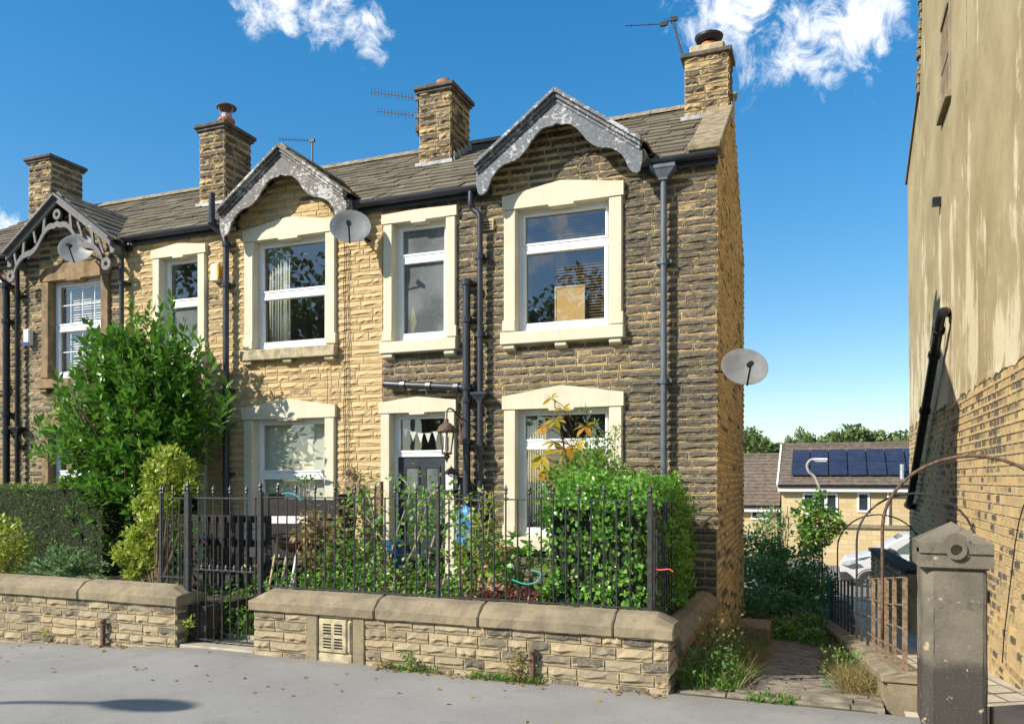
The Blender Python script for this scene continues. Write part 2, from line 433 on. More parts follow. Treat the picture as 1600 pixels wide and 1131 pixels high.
def roughen(o, cuts=3, amp=.006, sc=9.):
    """break up machine-straight edges of a stone"""
    o.modifiers.clear()
    bm = bmesh.new(); bm.from_mesh(o.data)
    bmesh.ops.bevel(bm, geom=[e for e in bm.edges if e.calc_face_angle(0) > .5], offset=.012, segments=1, affect='EDGES')
    bmesh.ops.triangulate(bm, faces=[f for f in bm.faces if len(f.verts) > 4])
    for _ in range(cuts):
        es = [e for e in bm.edges if e.calc_length() > .09]
        if es: bmesh.ops.subdivide_edges(bm, edges=es, cuts=1)
    off = Vector((random.uniform(0, 50), random.uniform(0, 50), 0))
    for v in bm.verts:
        p = v.co * sc + off
        v.co += Vector((noise.noise(p), noise.noise(p + Vector((17, 0, 0))), noise.noise(p + Vector((0, 23, 0))))) * amp + v.normal * noise.noise(p * 3.1) * amp * .5
        c_ = noise.noise(p * .55)
        if c_ > .42: v.co -= v.normal * (c_ - .42) * amp * 7
    bm.to_mesh(o.data); bm.free()
    for p in o.data.polygons: p.use_smooth = False
    return o
def smooth_by_angle(o, deg=40):
    me = o.data
    me.polygons.foreach_set('use_smooth', [True] * len(me.polygons))
    try: me.set_sharp_from_angle(angle=R(deg))
    except Exception: pass
    return o
def bez(pts, n=8):
    """Catmull-Rom through points"""
    P = [Vector(p) for p in pts]; P = [P[0] * 2 - P[1]] + P + [P[-1] * 2 - P[-2]]; out = []
    for i in range(1, len(P) - 2):
        for k in range(n):
            t = k / n
            out.append(.5 * ((2 * P[i]) + (-P[i - 1] + P[i + 1]) * t + (2 * P[i - 1] - 5 * P[i] + 4 * P[i + 1] - P[i + 2]) * t * t + (-P[i - 1] + 3 * P[i] - 3 * P[i + 1] + P[i + 2]) * t ** 3))
    out.append(P[-2]); return out

# ---------------------------------------------------------------- stones
def stone_variant(seed, nx=4, nz=2, bulge=.016, jit=.009, flat=False):
    """pitch-faced stone: the face leans out to an uneven brow and is undercut below it"""
    rg = random.Random(seed); vs = []; fs = []; uv = []
    zr = [0, 1] if flat else [0, .24, .42, 1]
    nz = len(zr) - 1
    off = [rg.uniform(-.10, .14) for _ in range(nx + 1)]
    for j in range(nz + 1):
        for i in range(nx + 1):
            x = i / nx - .5; v = zr[j]; y = 0
            if 0 < i < nx: x += rg.uniform(-.05, .05)
            if not flat and j == 1: v += off[i]; y = -.003 - rg.uniform(0, .004)
            if not flat and j == 2: v += off[i]; y = -bulge - rg.uniform(-jit, jit)
            if j == nz and not flat: y = -.004 - rg.uniform(0, .006); v += rg.uniform(-.04, .02)
            if j == 0: v += rg.uniform(-.02, .04)
            if i in (0, nx): y *= .45
            if flat: y = rg.uniform(-.004, .002)
            vs.append((x, y, v - .5)); uv.append((i / nx, v))
    for j in range(nz):
        for i in range(nx):
            a = j * (nx + 1) + i; fs.append((a, a + 1, a + nx + 2, a + nx + 1))
    ring = [i for i in range(nx + 1)] + [(j + 1) * (nx + 1) - 1 for j in range(1, nz + 1)] + [nz * (nx + 1) + i for i in range(nx - 1, -1, -1)] + [j * (nx + 1) for j in range(nz - 1, 0, -1)]
    k = len(vs); m = len(ring)
    for i in ring: vs.append((vs[i][0], .05, vs[i][2])); uv.append(uv[i])
    for i in range(m): fs.append((ring[i], k + i, k + (i + 1) % m, ring[(i + 1) % m]))
    return vs, fs, uv
def var_mesh(name, v, mat):
    vs, fs, uv = v
    me = bpy.data.meshes.new(name); me.from_pydata(vs, [], fs)
    l = me.uv_layers.new(name='UVMap')
    for p in me.polygons:
        for li in p.loop_indices: l.data[li].uv = uv[me.loops[li].vertex_index]
    me.materials.append(mat)
    return me
SV = [stone_variant(100 + i) for i in range(24)]
BV = [stone_variant(300 + i, 2, flat=True) for i in range(6)]
SM = [var_mesh('stone', v, M['stone']) for v in SV]
BM_ = [var_mesh('brick', v, M['brick']) for v in BV]

def layout(z0, z1, rows, lens, spans, opens, gap, rg, zjit=.12):
    """courses of stones: list of (u0, u1, z0, z1)"""
    out = []; z = z0
    while z < z1 - .03:
        h = rows * rg.uniform(1 - zjit, 1 + zjit)
        if z + h > z1 - .03: h = z1 - z
        za, zb = z, z + h
        segs = []
        for (a, b) in spans((za + zb) / 2):
            pieces = [(a, b, za, zb)]
            for (o0, o1, oz0, oz1) in opens:
                nxt = []
                for (p, q, c, d) in pieces:
                    if o1 <= p or o0 >= q or oz1 <= c + .004 or oz0 >= d - .004: nxt.append((p, q, c, d)); continue
                    if o0 > p: nxt.append((p, o0, c, d))
                    if o1 < q: nxt.append((o1, q, c, d))
                    lo, hi = max(p, o0), min(q, o1)
                    if oz0 - c > .03: nxt.append((lo, hi, c, oz0))
                    if d - oz1 > .03: nxt.append((lo, hi, oz1, d))
                pieces = nxt
            segs += pieces
        for (p, q, c, d) in segs:
            if q - p < .04: continue
            u = p
            while u < q - .01:
                L = rg.uniform(*lens)
                if q - (u + L) < lens[0] * .7: L = q - u
                if L > lens[1] * 1.35: L = (q - u) / 2
                out.append((u + gap / 2, u + L - gap / 2, c + gap / 2, d - gap / 2)); u += L
        z = zb
    return out

def set_stones(parent, items, nmax, meshes, variants, matj, name='stone', depth=1.0):
    """items: (centre, rotz, w, h, tint). The largest in view become single parts, the rest one joined part"""
    cp = Vector((0, -CAM_D, CAM_H))
    items.sort(key=lambda it: -(it[2] * it[3]) / (it[0] - cp).length_squared)
    rg = random.Random(len(items))
    for (c, rz, w, h, tint) in items[:nmax]:
        o = bpy.data.objects.new(name, rg.choice(meshes))
        place(o, parent, c); o.rotation_euler.z = rz
        o.scale = (w * rg.choice((1, -1)), depth, h) if False else (w, depth, h)
        o.color = (*tint, 1)
    rest = items[nmax:]
    if rest:
        vs = []; fs = []; uvs = []; cols = []
        for (c, rz, w, h, tint) in rest:
            v, f, uv = rg.choice(variants); k = len(vs); cs, sn = math.cos(rz), math.sin(rz)
            for x, y, z in v:
                x *= w; z *= h; y *= depth; vs.append((c[0] + x * cs - y * sn, c[1] + x * sn + y * cs, c[2] + z)); cols.append((*tint, 1))
            uvs += uv; fs += [tuple(i + k for i in q) for q in f]
        me = bpy.data.meshes.new('far_' + name + 's'); me.from_pydata(vs, [], fs)
        l = me.uv_layers.new(name='UVMap')
        lv = np.empty(len(me.loops), dtype=np.int32); me.loops.foreach_get('vertex_index', lv)
        l.data.foreach_set('uv', np.array(uvs, dtype=np.float32)[lv].ravel())
        ca = me.color_attributes.new('tint', 'FLOAT_COLOR', 'POINT')
        ca.data.foreach_set('color', np.array(cols, dtype=np.float32).ravel())
        o = link_mesh('far_' + name + 's', me, matj, parent)
        tag(o, kind='stuff')

def field(items, org, rotz, z0, z1, rows, lens, spans, opens, tintf, gap=.014, seed=1):
    rg = random.Random(seed); cs, sn = math.cos(rotz), math.sin(rotz)
    for (a, b, c, d) in layout(z0, z1, rows, lens, spans, opens, gap, rg):
        uc, zc = (a + b) / 2, (c + d) / 2
        p = Vector((org[0] + uc * cs, org[1] + uc * sn, zc))
        items.append((p, rotz, b - a, d - c, tintf(p, rg)))

def wall_sheet(name, mat, parent, x0, x1, z0, z1, opens, y, tri=None):
    """flat mortar bed behind the stones with openings cut out"""
    xs = sorted({x0, x1, *[max(x0, min(x1, v)) for o in opens for v in o[:2]]})
    zs = sorted({z0, z1, *[max(z0, min(z1, v)) for o in opens for v in o[2:]]})
    m = MB()
    for i in range(len(xs) - 1):
        for j in range(len(zs) - 1):
            cx, cz = (xs[i] + xs[i + 1]) / 2, (zs[j] + zs[j + 1]) / 2
            if any(o[0] < cx < o[1] and o[2] < cz < o[3] for o in opens): continue
            m.add([(xs[i], y, zs[j]), (xs[i + 1], y, zs[j]), (xs[i + 1], y, zs[j + 1]), (xs[i], y, zs[j + 1])], [(0, 1, 2, 3)])
    if tri:
        for t in tri: m.add([(p[0], y, p[1]) for p in t], [tuple(range(len(t)))])
    return m.build(name, mat, parent)

# ---------------------------------------------------------------- leaves
def leaves(name, P, D, L, W, mat, parent=None, fold=.25, droop=.15, tint=None, shape='leaf', up=None):
    """many small leaf faces: P base points, D directions, L lengths, W half widths (numpy)"""
    n = len(P)
    D = D / (np.linalg.norm(D, axis=1, keepdims=True) + 1e-9)
    ref = NR.normal(size=(n, 3)) * .55; ref[:, 2] += 1.0
    if up is not None: ref = up + NR.normal(size=(n, 3)) * .25
    S = np.cross(D, ref); S /= (np.linalg.norm(S, axis=1, keepdims=True) + 1e-9)
    U = np.cross(S, D)
    L = np.broadcast_to(np.asarray(L, float), (n,))[:, None]; W = np.broadcast_to(np.asarray(W, float), (n,))[:, None]
    mid = P + D * L * .48
    V = np.stack([P, mid - S * W + U * W * fold, mid, mid + S * W + U * W * fold, P + D * L - U * L * droop], 1).reshape(-1, 3)
    b = (np.arange(n) * 5)[:, None]
    if shape == 'leaf':
        Fc = np.concatenate([b + [[0, 2, 1]], b + [[0, 3, 2]], b + [[1, 2, 4]], b + [[2, 3, 4]]], 1).reshape(-1, 3)
    me = bpy.data.meshes.new(name)
    me.vertices.add(len(V)); me.vertices.foreach_set('co', V.astype(np.float32).ravel())
    me.loops.add(len(Fc) * 3); me.loops.foreach_set('vertex_index', Fc.astype(np.int32).ravel())
    me.polygons.add(len(Fc)); me.polygons.foreach_set('loop_start', np.arange(len(Fc), dtype=np.int32) * 3)
    me.polygons.foreach_set('use_smooth', np.ones(len(Fc), dtype=bool))
    me.update(calc_edges=True); me.validate()
    if tint is None: tint = np.stack([NR.random(n), NR.random(n), NR.random(n)], 1)
    c = np.ones((n, 4), np.float32); c[:, :3] = tint
    ca = me.color_attributes.new('tint', 'FLOAT_COLOR', 'POINT')
    ca.data.foreach_set('color', np.repeat(c, 5, axis=0).ravel())
    return link_mesh(name, me, mat, parent)
def rnd_dir(n, zb=0.):
    d = NR.normal(size=(n, 3)); d[:, 2] += zb; return d / np.linalg.norm(d, axis=1, keepdims=True)
def on_ellipsoids(blobs, n, shell=.35):
    """points through the outer shell of a set of ellipsoids (c, r)"""
    w = np.array([b[1][0] * b[1][2] for b in blobs]); w = w / w.sum()
    idx = NR.choice(len(blobs), n, p=w)
    d = rnd_dir(n); k = 1 - shell * NR.random(n) ** 1.5
    C = np.array([b[0] for b in blobs], float)[idx]; Rr = np.array([b[1] for b in blobs], float)[idx]
    return C + d * Rr * k[:, None], d
# ================================================================ the setting: ground sheets
def gz(x, y):
    """ground height behind the pavement line"""
    if y < -2.7: z = 0.0
    elif y < 5.4: z = -.118 * (y + 2.7)
    elif y < 18: z = -.956 - .05 * (y - 5.4)
    else: z = -1.586 - .035 * (min(y, 70) - 18)
    if x < -6 and y < 3: z -= .05 * min(-6 - x, 6)
    return z
def sheet(name, mat, xs, ys, dz=0., zf=gz):
    m = MB(); nx = len(xs)
    m.v = [(x, y, zf(x, y) + dz) for y in ys for x in xs]
    m.f = [(j * nx + i, j * nx + i + 1, (j + 1) * nx + i + 1, (j + 1) * nx + i) for j in range(len(ys) - 1) for i in range(nx - 1)]
    o = m.build(name, mat); tag(o, kind='structure'); return o
XS = [-900, -300, -100, -60, -40, -30, -25, -20, -16, -12, -10, -8, -6, -4, -2, 0, 2, 4, 6, 10, 14, 20, 30, 60, 100, 300, 900]
sheet('ground', M['ground'], XS, [-900, -300, -100, -40, -20, -13, -9, -5, -2.7, 0, 3, 5.4, 10, 14, 18, 24, 30, 40, 55, 70, 100, 300, 1200], -.03)
sheet('pavement', M['tarmac'], [x for x in XS if -60 <= x <= 60], [-7.2, -6.5, -5, -4, -3.4, -2.96], .004)
m = MB(); m.box(-60, 60, -7.42, -7.2, -.14, .012); tag(m.build('kerb', M['kerb'], bevel=.02), kind='structure')
tag(MB().box(-9.6, -8.55, -4.62, -4.28, -.3, gz(-9, -4.4) + .012).build('paving_patch', M['concrete']), kind='structure')
sheet('road', M['road'], [-60, -30, 0, 30, 60], [-19, -13, -7.42], -.10, lambda x, y: 0)
# garden soil behind the walls
m = MB(); m.box(-5.35, -1.30, -2.75, -.02, -.4, .44); m.box(-6.12, -5.33, -1.6, -.02, -.4, .12)
m.box(-15, -6.1, -2.8, -.02, -.4, .40); tag(m.build('garden_soil', M['soil']), kind='structure')
# driveway beyond the stone post, car park at the back
sheet('driveway', M['concrete'], [.55, 1.1, 1.75], [-2.96, -2.7, -1.5, 0, 3, 5.4, 9, 12], .004)
sheet('forecourt', M['concrete'], [1.12, 1.75, 4, 8], [-4.0, -2.96], .008)
sheet('car_park', M['yard'], [-6, 0, 4, 10, 25], [12, 15, 18, 24, 30], .004)

# ================================================================ terraced houses
EAVE, RIDGE_Y, SLOPE = 5.50, 2.6, .65
RIDGE_Z = EAVE + SLOPE * (RIDGE_Y + .12)
def roof_z(y): return EAVE + SLOPE * (y + .12)
def on_roof(px, py):
    r = ray(px, py); t = (EAVE + SLOPE * (.12 - CAM_D) - CAM_H) / (r.z - SLOPE * r.y)
    return Vector((r.x * t, r.y * t - CAM_D, CAM_H + r.z * t))
HA = thing('terraced_house', (-3.4, 2.5, 0), 'end terrace house with soot-black stone, cream window surrounds and a slate-blue scalloped bargeboard', 'house', 'terrace of stone houses')
HB = thing('terraced_house', (-8.0, 2.5, 0), 'middle house of clean golden stone with cream surrounds and a peeling bargeboard', 'house', 'terrace of stone houses')
HC = thing('terraced_house', (-12.7, 2.5, 0), 'leftmost house with brown stone window surrounds and a pierced fretwork bargeboard', 'house', 'terrace of stone houses')
XA0, XA1 = FX(598), -1.17
XB0 = FX(190); XC0 = -15.6

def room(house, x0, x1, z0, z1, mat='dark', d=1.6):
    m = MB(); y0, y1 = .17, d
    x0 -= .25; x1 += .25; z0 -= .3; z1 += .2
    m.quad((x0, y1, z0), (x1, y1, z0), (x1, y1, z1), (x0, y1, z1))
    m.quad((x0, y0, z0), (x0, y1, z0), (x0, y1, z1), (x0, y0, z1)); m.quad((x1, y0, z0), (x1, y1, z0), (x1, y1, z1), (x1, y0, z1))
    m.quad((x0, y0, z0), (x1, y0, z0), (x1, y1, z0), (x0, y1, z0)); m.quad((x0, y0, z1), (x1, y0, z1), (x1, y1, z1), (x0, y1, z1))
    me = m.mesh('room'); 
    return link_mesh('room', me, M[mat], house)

def window(house, x0, x1, z0, z1, surround='cream', sillmat=None, jw=.163, lintel=.17, peak=.11, sill=True, trans=.3, panes=('glass', 'glass'), roommat='dark', grid=None, corb=3, door=False):
    """window (or doorway) with stone surround; returns the rectangles the wall must leave open"""
    sm = M[surround]; y0, y1 = -.055, .165
    fw = .055
    m = MB()                                        # outer frame
    fy0, fy1 = .085, .15
    a0, a1, b0, b1 = x0 - .01, x1 + .01, z0 + (0 if not door else 0), z1 + .01
    m.box(a0, a0 + fw, fy0, fy1, b0, b1); m.box(a1 - fw, a1, fy0, fy1, b0, b1)
    m.box(a0 + fw, a1 - fw, fy0, fy1, b1 - fw, b1)
    if not door: m.box(a0 + fw, a1 - fw, fy0 - .02, fy1, b0, b0 + fw + .015)
    zt = z1 - (z1 - z0) * trans
    m.box(a0 + fw, a1 - fw, fy0 - .006, fy1, zt - .03, zt + .03)
    w = m.build('doorway' if door else 'window', M['upvc'], house, bevel=.006)
    lights = [(zt + .03, b1 - fw)]
    if not door: lights.append((b0 + fw + .015, zt - .03))
    for k, (c, d) in enumerate(lights):
        s = MB(); sw = .03 if k == 0 else .042
        e0, e1 = a0 + fw + .002, a1 - fw - .002
        s.box(e0, e0 + sw, fy0 - .014, fy1 - .02, c, d); s.box(e1 - sw, e1, fy0 - .014, fy1 - .02, c, d)
        s.box(e0 + sw, e1 - sw, fy0 - .014, fy1 - .02, c, c + sw); s.box(e0 + sw, e1 - sw, fy0 - .014, fy1 - .02, d - sw, d)
        if grid:
            nx, nz = grid
            for i in range(1, nx): xx = e0 + (e1 - e0) * i / nx; s.box(xx - .009, xx + .009, .112, .128, c + sw, d - sw)
            for i in range(1, nz): zz = c + (d - c) * i / nz; s.box(e0 + sw, e1 - sw, .1125, .1275, zz - .009, zz + .009)
        s.build('sash', M['upvc'], w, bevel=.004)
        p = MB(); p.quad((e0 + sw - .004, .12, c + sw - .004), (e1 - sw + .004, .12, c + sw - .004), (e1 - sw + .004, .12, d - sw + .004), (e0 + sw - .004, .12, d - sw + .004))
        p.build('pane', M[panes[k]], w)
    lz = z1 + lintel
    for sx, xx0, xx1 in ((0, x0 - jw, x0), (1, x1, x1 + jw)):
        j = MB(); j.box(xx0, xx1, y0, y1, z0 + .004, z1 - .0)
        j.build('jamb', sm, w, bevel=.012)
        if not door:
            e = .018; b = MB(); b.box(xx0 - (e if sx == 0 else -.006), xx1 + (e if sx else -.006), y0 - .006, .06, z0 + .008, z0 + .15)
            b.build('jamb_block', sm, w, bevel=.008)
    xl, xr = x0 - jw - .02, x1 + jw + .02; xc = (x0 + x1) / 2; wd = x1 - x0
    l = MB()
    prof = [(xl, z1 + .001), (x0 - .0, z1 + .001), (x0, z1), (x0 + wd * .06, z1 + .0), (x0 + wd * .36, z1), (x0 + wd * .37, z1 - .028), (x0 + wd * .63, z1 - .028), (x0 + wd * .64, z1), (x1, z1), (x1, z1 + .001), (xr, z1 + .001), (xr, lz)]
    for k in range(9):
        s = k / 8; f = 1 - abs(2 * s - 1); f = f * f * (3 - 2 * f) * .35 + f * .65
        if 0 < k < 8: prof.append((xr + (xl - xr) * s, lz + peak * f))
    prof.append((xl, lz))
    l.prism(prof, y0 - .012, y1); l.build('lintel', sm, w, bevel=.008)
    opens = [(xl, xr, z1, lz), (x0 - jw, x1 + jw, z0, z1)]
    if peak > .03: opens.append((xl + (xr - xl) * .22, xr - (xr - xl) * .22, lz, lz + peak * .62))
    if sill:
        s = MB(); sx0, sx1 = x0 - jw - .03, x1 + jw + .03
        s.prism([(-.11, z0 - .17), (y1, z0 - .17), (y1, z0 + .002), (.08, z0 + .002), (-.11, z0 - .015)], sx0, sx1, 'x')
        s.build('sill', M[sillmat or surround], w, bevel=.01)
        opens.append((sx0, sx1, z0 - .17, z0))
        cx = [sx0 + .11, xc, sx1 - .11] if corb == 3 else ([sx0 + .11, sx1 - .11] if corb == 2 else [])
        for c in cx:
            k = MB(); k.prism([(-.085, z0 - .171), (.05, z0 - .171), (.05, z0 - .245), (-.05, z0 - .245), (-.085, z0 - .215)], c - .075, c + .075, 'x')
            k.build('corbel', M[sillmat or surround], w, bevel=.006)
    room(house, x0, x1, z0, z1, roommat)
    return w, opens

def wz(pxL, pyTop, pySill): return FZ(pxL, pySill), FZ(pxL, pyTop)
OA = []; OB = []; OC = []
z0, z1 = wz(807, 329, 519)
AUP = (FX(808), FX(953), z0, z1); w, o = window(HA, *AUP, trans=.31); OA += o; wAUP = w
tag(w, label='large upper window with blind and cork board behind the glass')
zl0, zl1 = 1.02, FZ(808, 640)
ALO = (FX(808), FX(953), zl0, zl1); w, o = window(HA, *ALO, trans=.27, corb=0); OA += o; wALO = w
z0, z1 = wz(618, 351, 534)
ANR = (FX(616), FX(699), z0, z1); w, o = window(HA, *ANR, trans=.29, panes=('frosted', 'frosted'), peak=.015, lintel=.13, jw=.142, corb=2, roommat='roomlight'); OA += o
tag(w, label='narrow upper window with speckled obscure glass')
zd1 = FZ(612, 646)
ADR = (FX(612), FX(698), .25, zd1); w, o = window(HA, *ADR, trans=.235, peak=.06, lintel=.15, jw=.142, sill=False, door=True, roommat='roomlight'); OA += o; wDOOR = w
z0, z1 = wz(399, 379, 547)
BUP = (FX(399), FX(511), z0, z1); w, o = window(HB, *BUP, trans=.49, sillmat='dressed_grey'); OB += o
BLO = (FX(398), FX(510), 1.02, FZ(398, 656)); w, o = window(HB, *BLO, trans=.50, corb=0, roommat='roomlight'); OB += o; wBLO = w
z0, z1 = wz(253, 405, 556)
BNR = (FX(253), FX(312), z0, z1); w, o = window(HB, *BNR, trans=.46, panes=('glass', 'frosted'), peak=.06, lintel=.13, jw=.142, corb=2); OB += o
z0, z1 = wz(80, 441, 592)
CUP = (FX(80), FX(161), z0, z1); w, o = window(HC, *CUP, surround='dressed', sillmat='dressed', trans=.47, lintel=.2, peak=.08, grid=(4, 2), roommat='roomlight', corb=2); OC += o
CLO = (CUP[0], CUP[1], 1.02, 2.55); w, o = window(HC, *CLO, surround='dressed', trans=.47, grid=(4, 2), corb=0); OC += o
CNR = (FX(-62), FX(4), z0, z1); w, o = window(HC, *CNR, surround='dressed', trans=.47, lintel=.2, peak=.03, jw=.142, corb=2); OC += o
BDR = (BNR[0], BNR[1], .25, 2.75); w, o = window(HB, *BDR, trans=.235, peak=.06, lintel=.15, jw=.142, sill=False, door=True); OB += o; wBDOOR = w

# doors
def make_door(w, x0, x1, zb, zt, glassy=True):
    a, b = x0 + .048, x1 - .048
    d = MB(); d.box(a, b, .10, .145, zb, zt)
    o = d.build('door', M['door'], w, bevel=.004)
    mid = (a + b) / 2; pw = (b - a)
    for k, (c0, c1) in enumerate(((a + pw * .13, mid - pw * .05), (mid + pw * .05, b - pw * .13))):
        for (p, q, gl) in ((zt - .52, zt - .12, glassy), (zb + .18, zb + .95, False)):
            fr = MB()
            for e in (0, 1):
                fr.box(c0 if e == 0 else c1 - .03, c0 + .03 if e == 0 else c1, .085, .10, p, q)
                fr.box(c0 + .03, c1 - .03, .085, .10, p if e == 0 else q - .03, p + .03 if e == 0 else q)
            f = fr.build('door_moulding', M['door'], w, bevel=.004)
            if gl:
                g = MB(); g.box(c0 + .03, c1 - .03, .094, .0985, p + .03, q - .03); g.build('door_glass', M['frosted'], w)
    kb = MB(); kb.tube([(mid + pw * .36, .10, zb + 1.0), (mid + pw * .36, .04, zb + 1.0)], .022); kb.build('door_knob', M['lead'], w)
zt = ADR[3] - (ADR[3] - ADR[2]) * .235
make_door(wDOOR, ADR[0], ADR[1], .25, zt - .03)
make_door(wBDOOR, BDR[0], BDR[1], .25, BDR[3] - (BDR[3] - BDR[2]) * .235 - .03)

# gables (bays): centre x, peak z, half width, end z at the bargeboard plane
GY = -.30
def gable_of(pk, le, re):
    p = at(*pk, GY); l = at(*le, GY); r = at(*re, GY)
    return dict(c=(l.x + r.x) / 2, zp=p.z, hw=(r.x - l.x) / 2, ze=(l.z + r.z) / 2)
GA = gable_of((869.7, 141), (744.6, 255.5), (1004, 220.5))
GB = gable_of((442.8, 227), (344.5, 325), (542, 302.5))
GC = gable_of((95, 302), (10, 393.7), (175.6, 372.5))

def tri_of(g, base=5.42):
    s = (g['zp'] - g['ze']) / g['hw']; zt = g['zp'] - .10; hw = (zt - base) / s
    return [(g['c'] - hw, base), (g['c'] + hw, base), (g['c'], zt)], s, hw, zt
BASE = 5.42
def house_wall(house, x0, x1, opens, g, rows, tintf, mort, nmax, seed, lens=(.17, .42)):
    tri, s, hw, zt = tri_of(g, BASE)
    op2 = [(a + .004, b - .004, c, d) for (a, b, c, d) in opens if True]
    wall_sheet('front_wall', mort, house, x0, x1, -.6, BASE, [(a + .006, b - .006, c + .004, d - .004) for (a, b, c, d) in opens if d - c > .1], .008, [tri])
    def spans(z):
        if z < BASE: return [(x0, x1)]
        h = (zt - z) / s
        return [(g['c'] - h, g['c'] + h)] if h > .1 else []
    items = []
    field(items, (0, 0, 0), 0, .2, zt, rows, lens, spans, opens, tintf, gap=.012, seed=seed)
    set_stones(house, items, nmax, SM, SV, M['stone_j'], depth=1.0)
def tA(p, rg):
    if p.x < FX(600) + .02: return (rg.uniform(0, .3), rg.random(), .2)
    if p.x < XA0 + .35 and p.z > 3.3: return (rg.uniform(.0, .3), rg.random(), .1)
    s = .82 + .35 * noise.noise(p * .9) + rg.uniform(-.14, .14)
    if rg.random() < .05: s -= .3
    if p.z > 5.35: s -= .25
    if -4.1 < p.x < -2.1 and 2.75 < p.z < 3.5: s -= .28
    if p.x < -4.3 and p.z < 3.35: s -= .25
    s = max(.1, min(1, s))
    return (s, rg.random(), rg.uniform(.2, .6))
def tB(p, rg):
    s = max(0, .10 + .3 * noise.noise(p * .8 + Vector((3, 0, 5))) + rg.uniform(-.1, .1))
    if rg.random() < .02: s = rg.uniform(.3, .45)
    return (s, rg.uniform(.55, 1), rg.uniform(0, .2))
def tC(p, rg): return (rg.uniform(.25, .68), rg.random(), rg.uniform(.3, .9))
house_wall(HA, XA0, XA1, OA, GA, .099, tA, M['mortar'], 300, 21)
house_wall(HB, XB0, XA0, OB, GB, .105, tB, M['mortar_clean'], 300, 22)
house_wall(HC, XC0, XB0, OC, GC, .10, tC, M['mortar'], 260, 23)

# end gable of the end house (turns slightly inwards towards the back)
GD = 5.2; GANG = -.035
def gx(y): return XA1 + GANG * y
m = MB()
prof = [(0.012, -1.6), (GD, -1.6), (GD, EAVE), (RIDGE_Y, RIDGE_Z), (0.012, EAVE + .05)]
m.add([(gx(y) - .012, y, z) for y, z in prof], [(0, 1, 2, 3, 4)])
m.add([(XC0, GD, -1.6), (gx(GD) - .012, GD, -1.6), (gx(GD) - .012, GD, EAVE), (XC0, GD, EAVE)], [(0, 1, 2, 3)])
m.build('gable_wall', M['mortar'], HA)
def gspans(z):
    if z < EAVE: return [(0, GD)]
    k = (z - EAVE) / SLOPE - .12
    return [(max(0, k), min(GD, 2 * RIDGE_Y - k))] if k < RIDGE_Y - .1 else []
items = []
rotg = math.pi / 2 - math.atan(GANG)
def tG(p, rg):
    return (rg.uniform(0, .34) if rg.random() < .88 else .6, rg.uniform(.2, 1), rg.uniform(0, .4))
rotg = math.atan2(1, GANG)
field(items, (XA1, 0, 0), rotg, -1.5, RIDGE_Z - .1, .092, (.2, .45), gspans, [], tG, seed=31)
gm = bpy.data.objects.new('gable_stonework', None)
set_stones(HA, items, 0, SM, SV, M['stone_j'])
# coping of the gable
for k, (ya, yb) in enumerate(((-.12, .85), (.86, 1.85), (2.45, RIDGE_Y + .1))):
    m = MB(); 
    for (xa, xb, za, zb) in ((-.30, .06, .03, .13),):
        vs = []
        for y in (ya, yb):
            zc = roof_z(y)
            for dx, dzz in ((xa, za), (xb, za), (xb, zb), (xa, zb)): vs.append((gx(y) + dx, y, zc + dzz))
        m.add(vs, [(0, 1, 2, 3), (7, 6, 5, 4), (0, 4, 5, 1), (1, 5, 6, 2), (2, 6, 7, 3), (3, 7, 4, 0)])
    m.build('gable_coping', M['ridge'], HA, bevel=.012)
m = MB(); m.prism([(-.18, 5.52), (.20, 5.52), (.20, 5.72), (.0, 5.72), (-.18, 5.60)], XA1 - .31, XA1 + .065, 'x'); m.build('kneeler', M['ridge'], HA, bevel=.012)

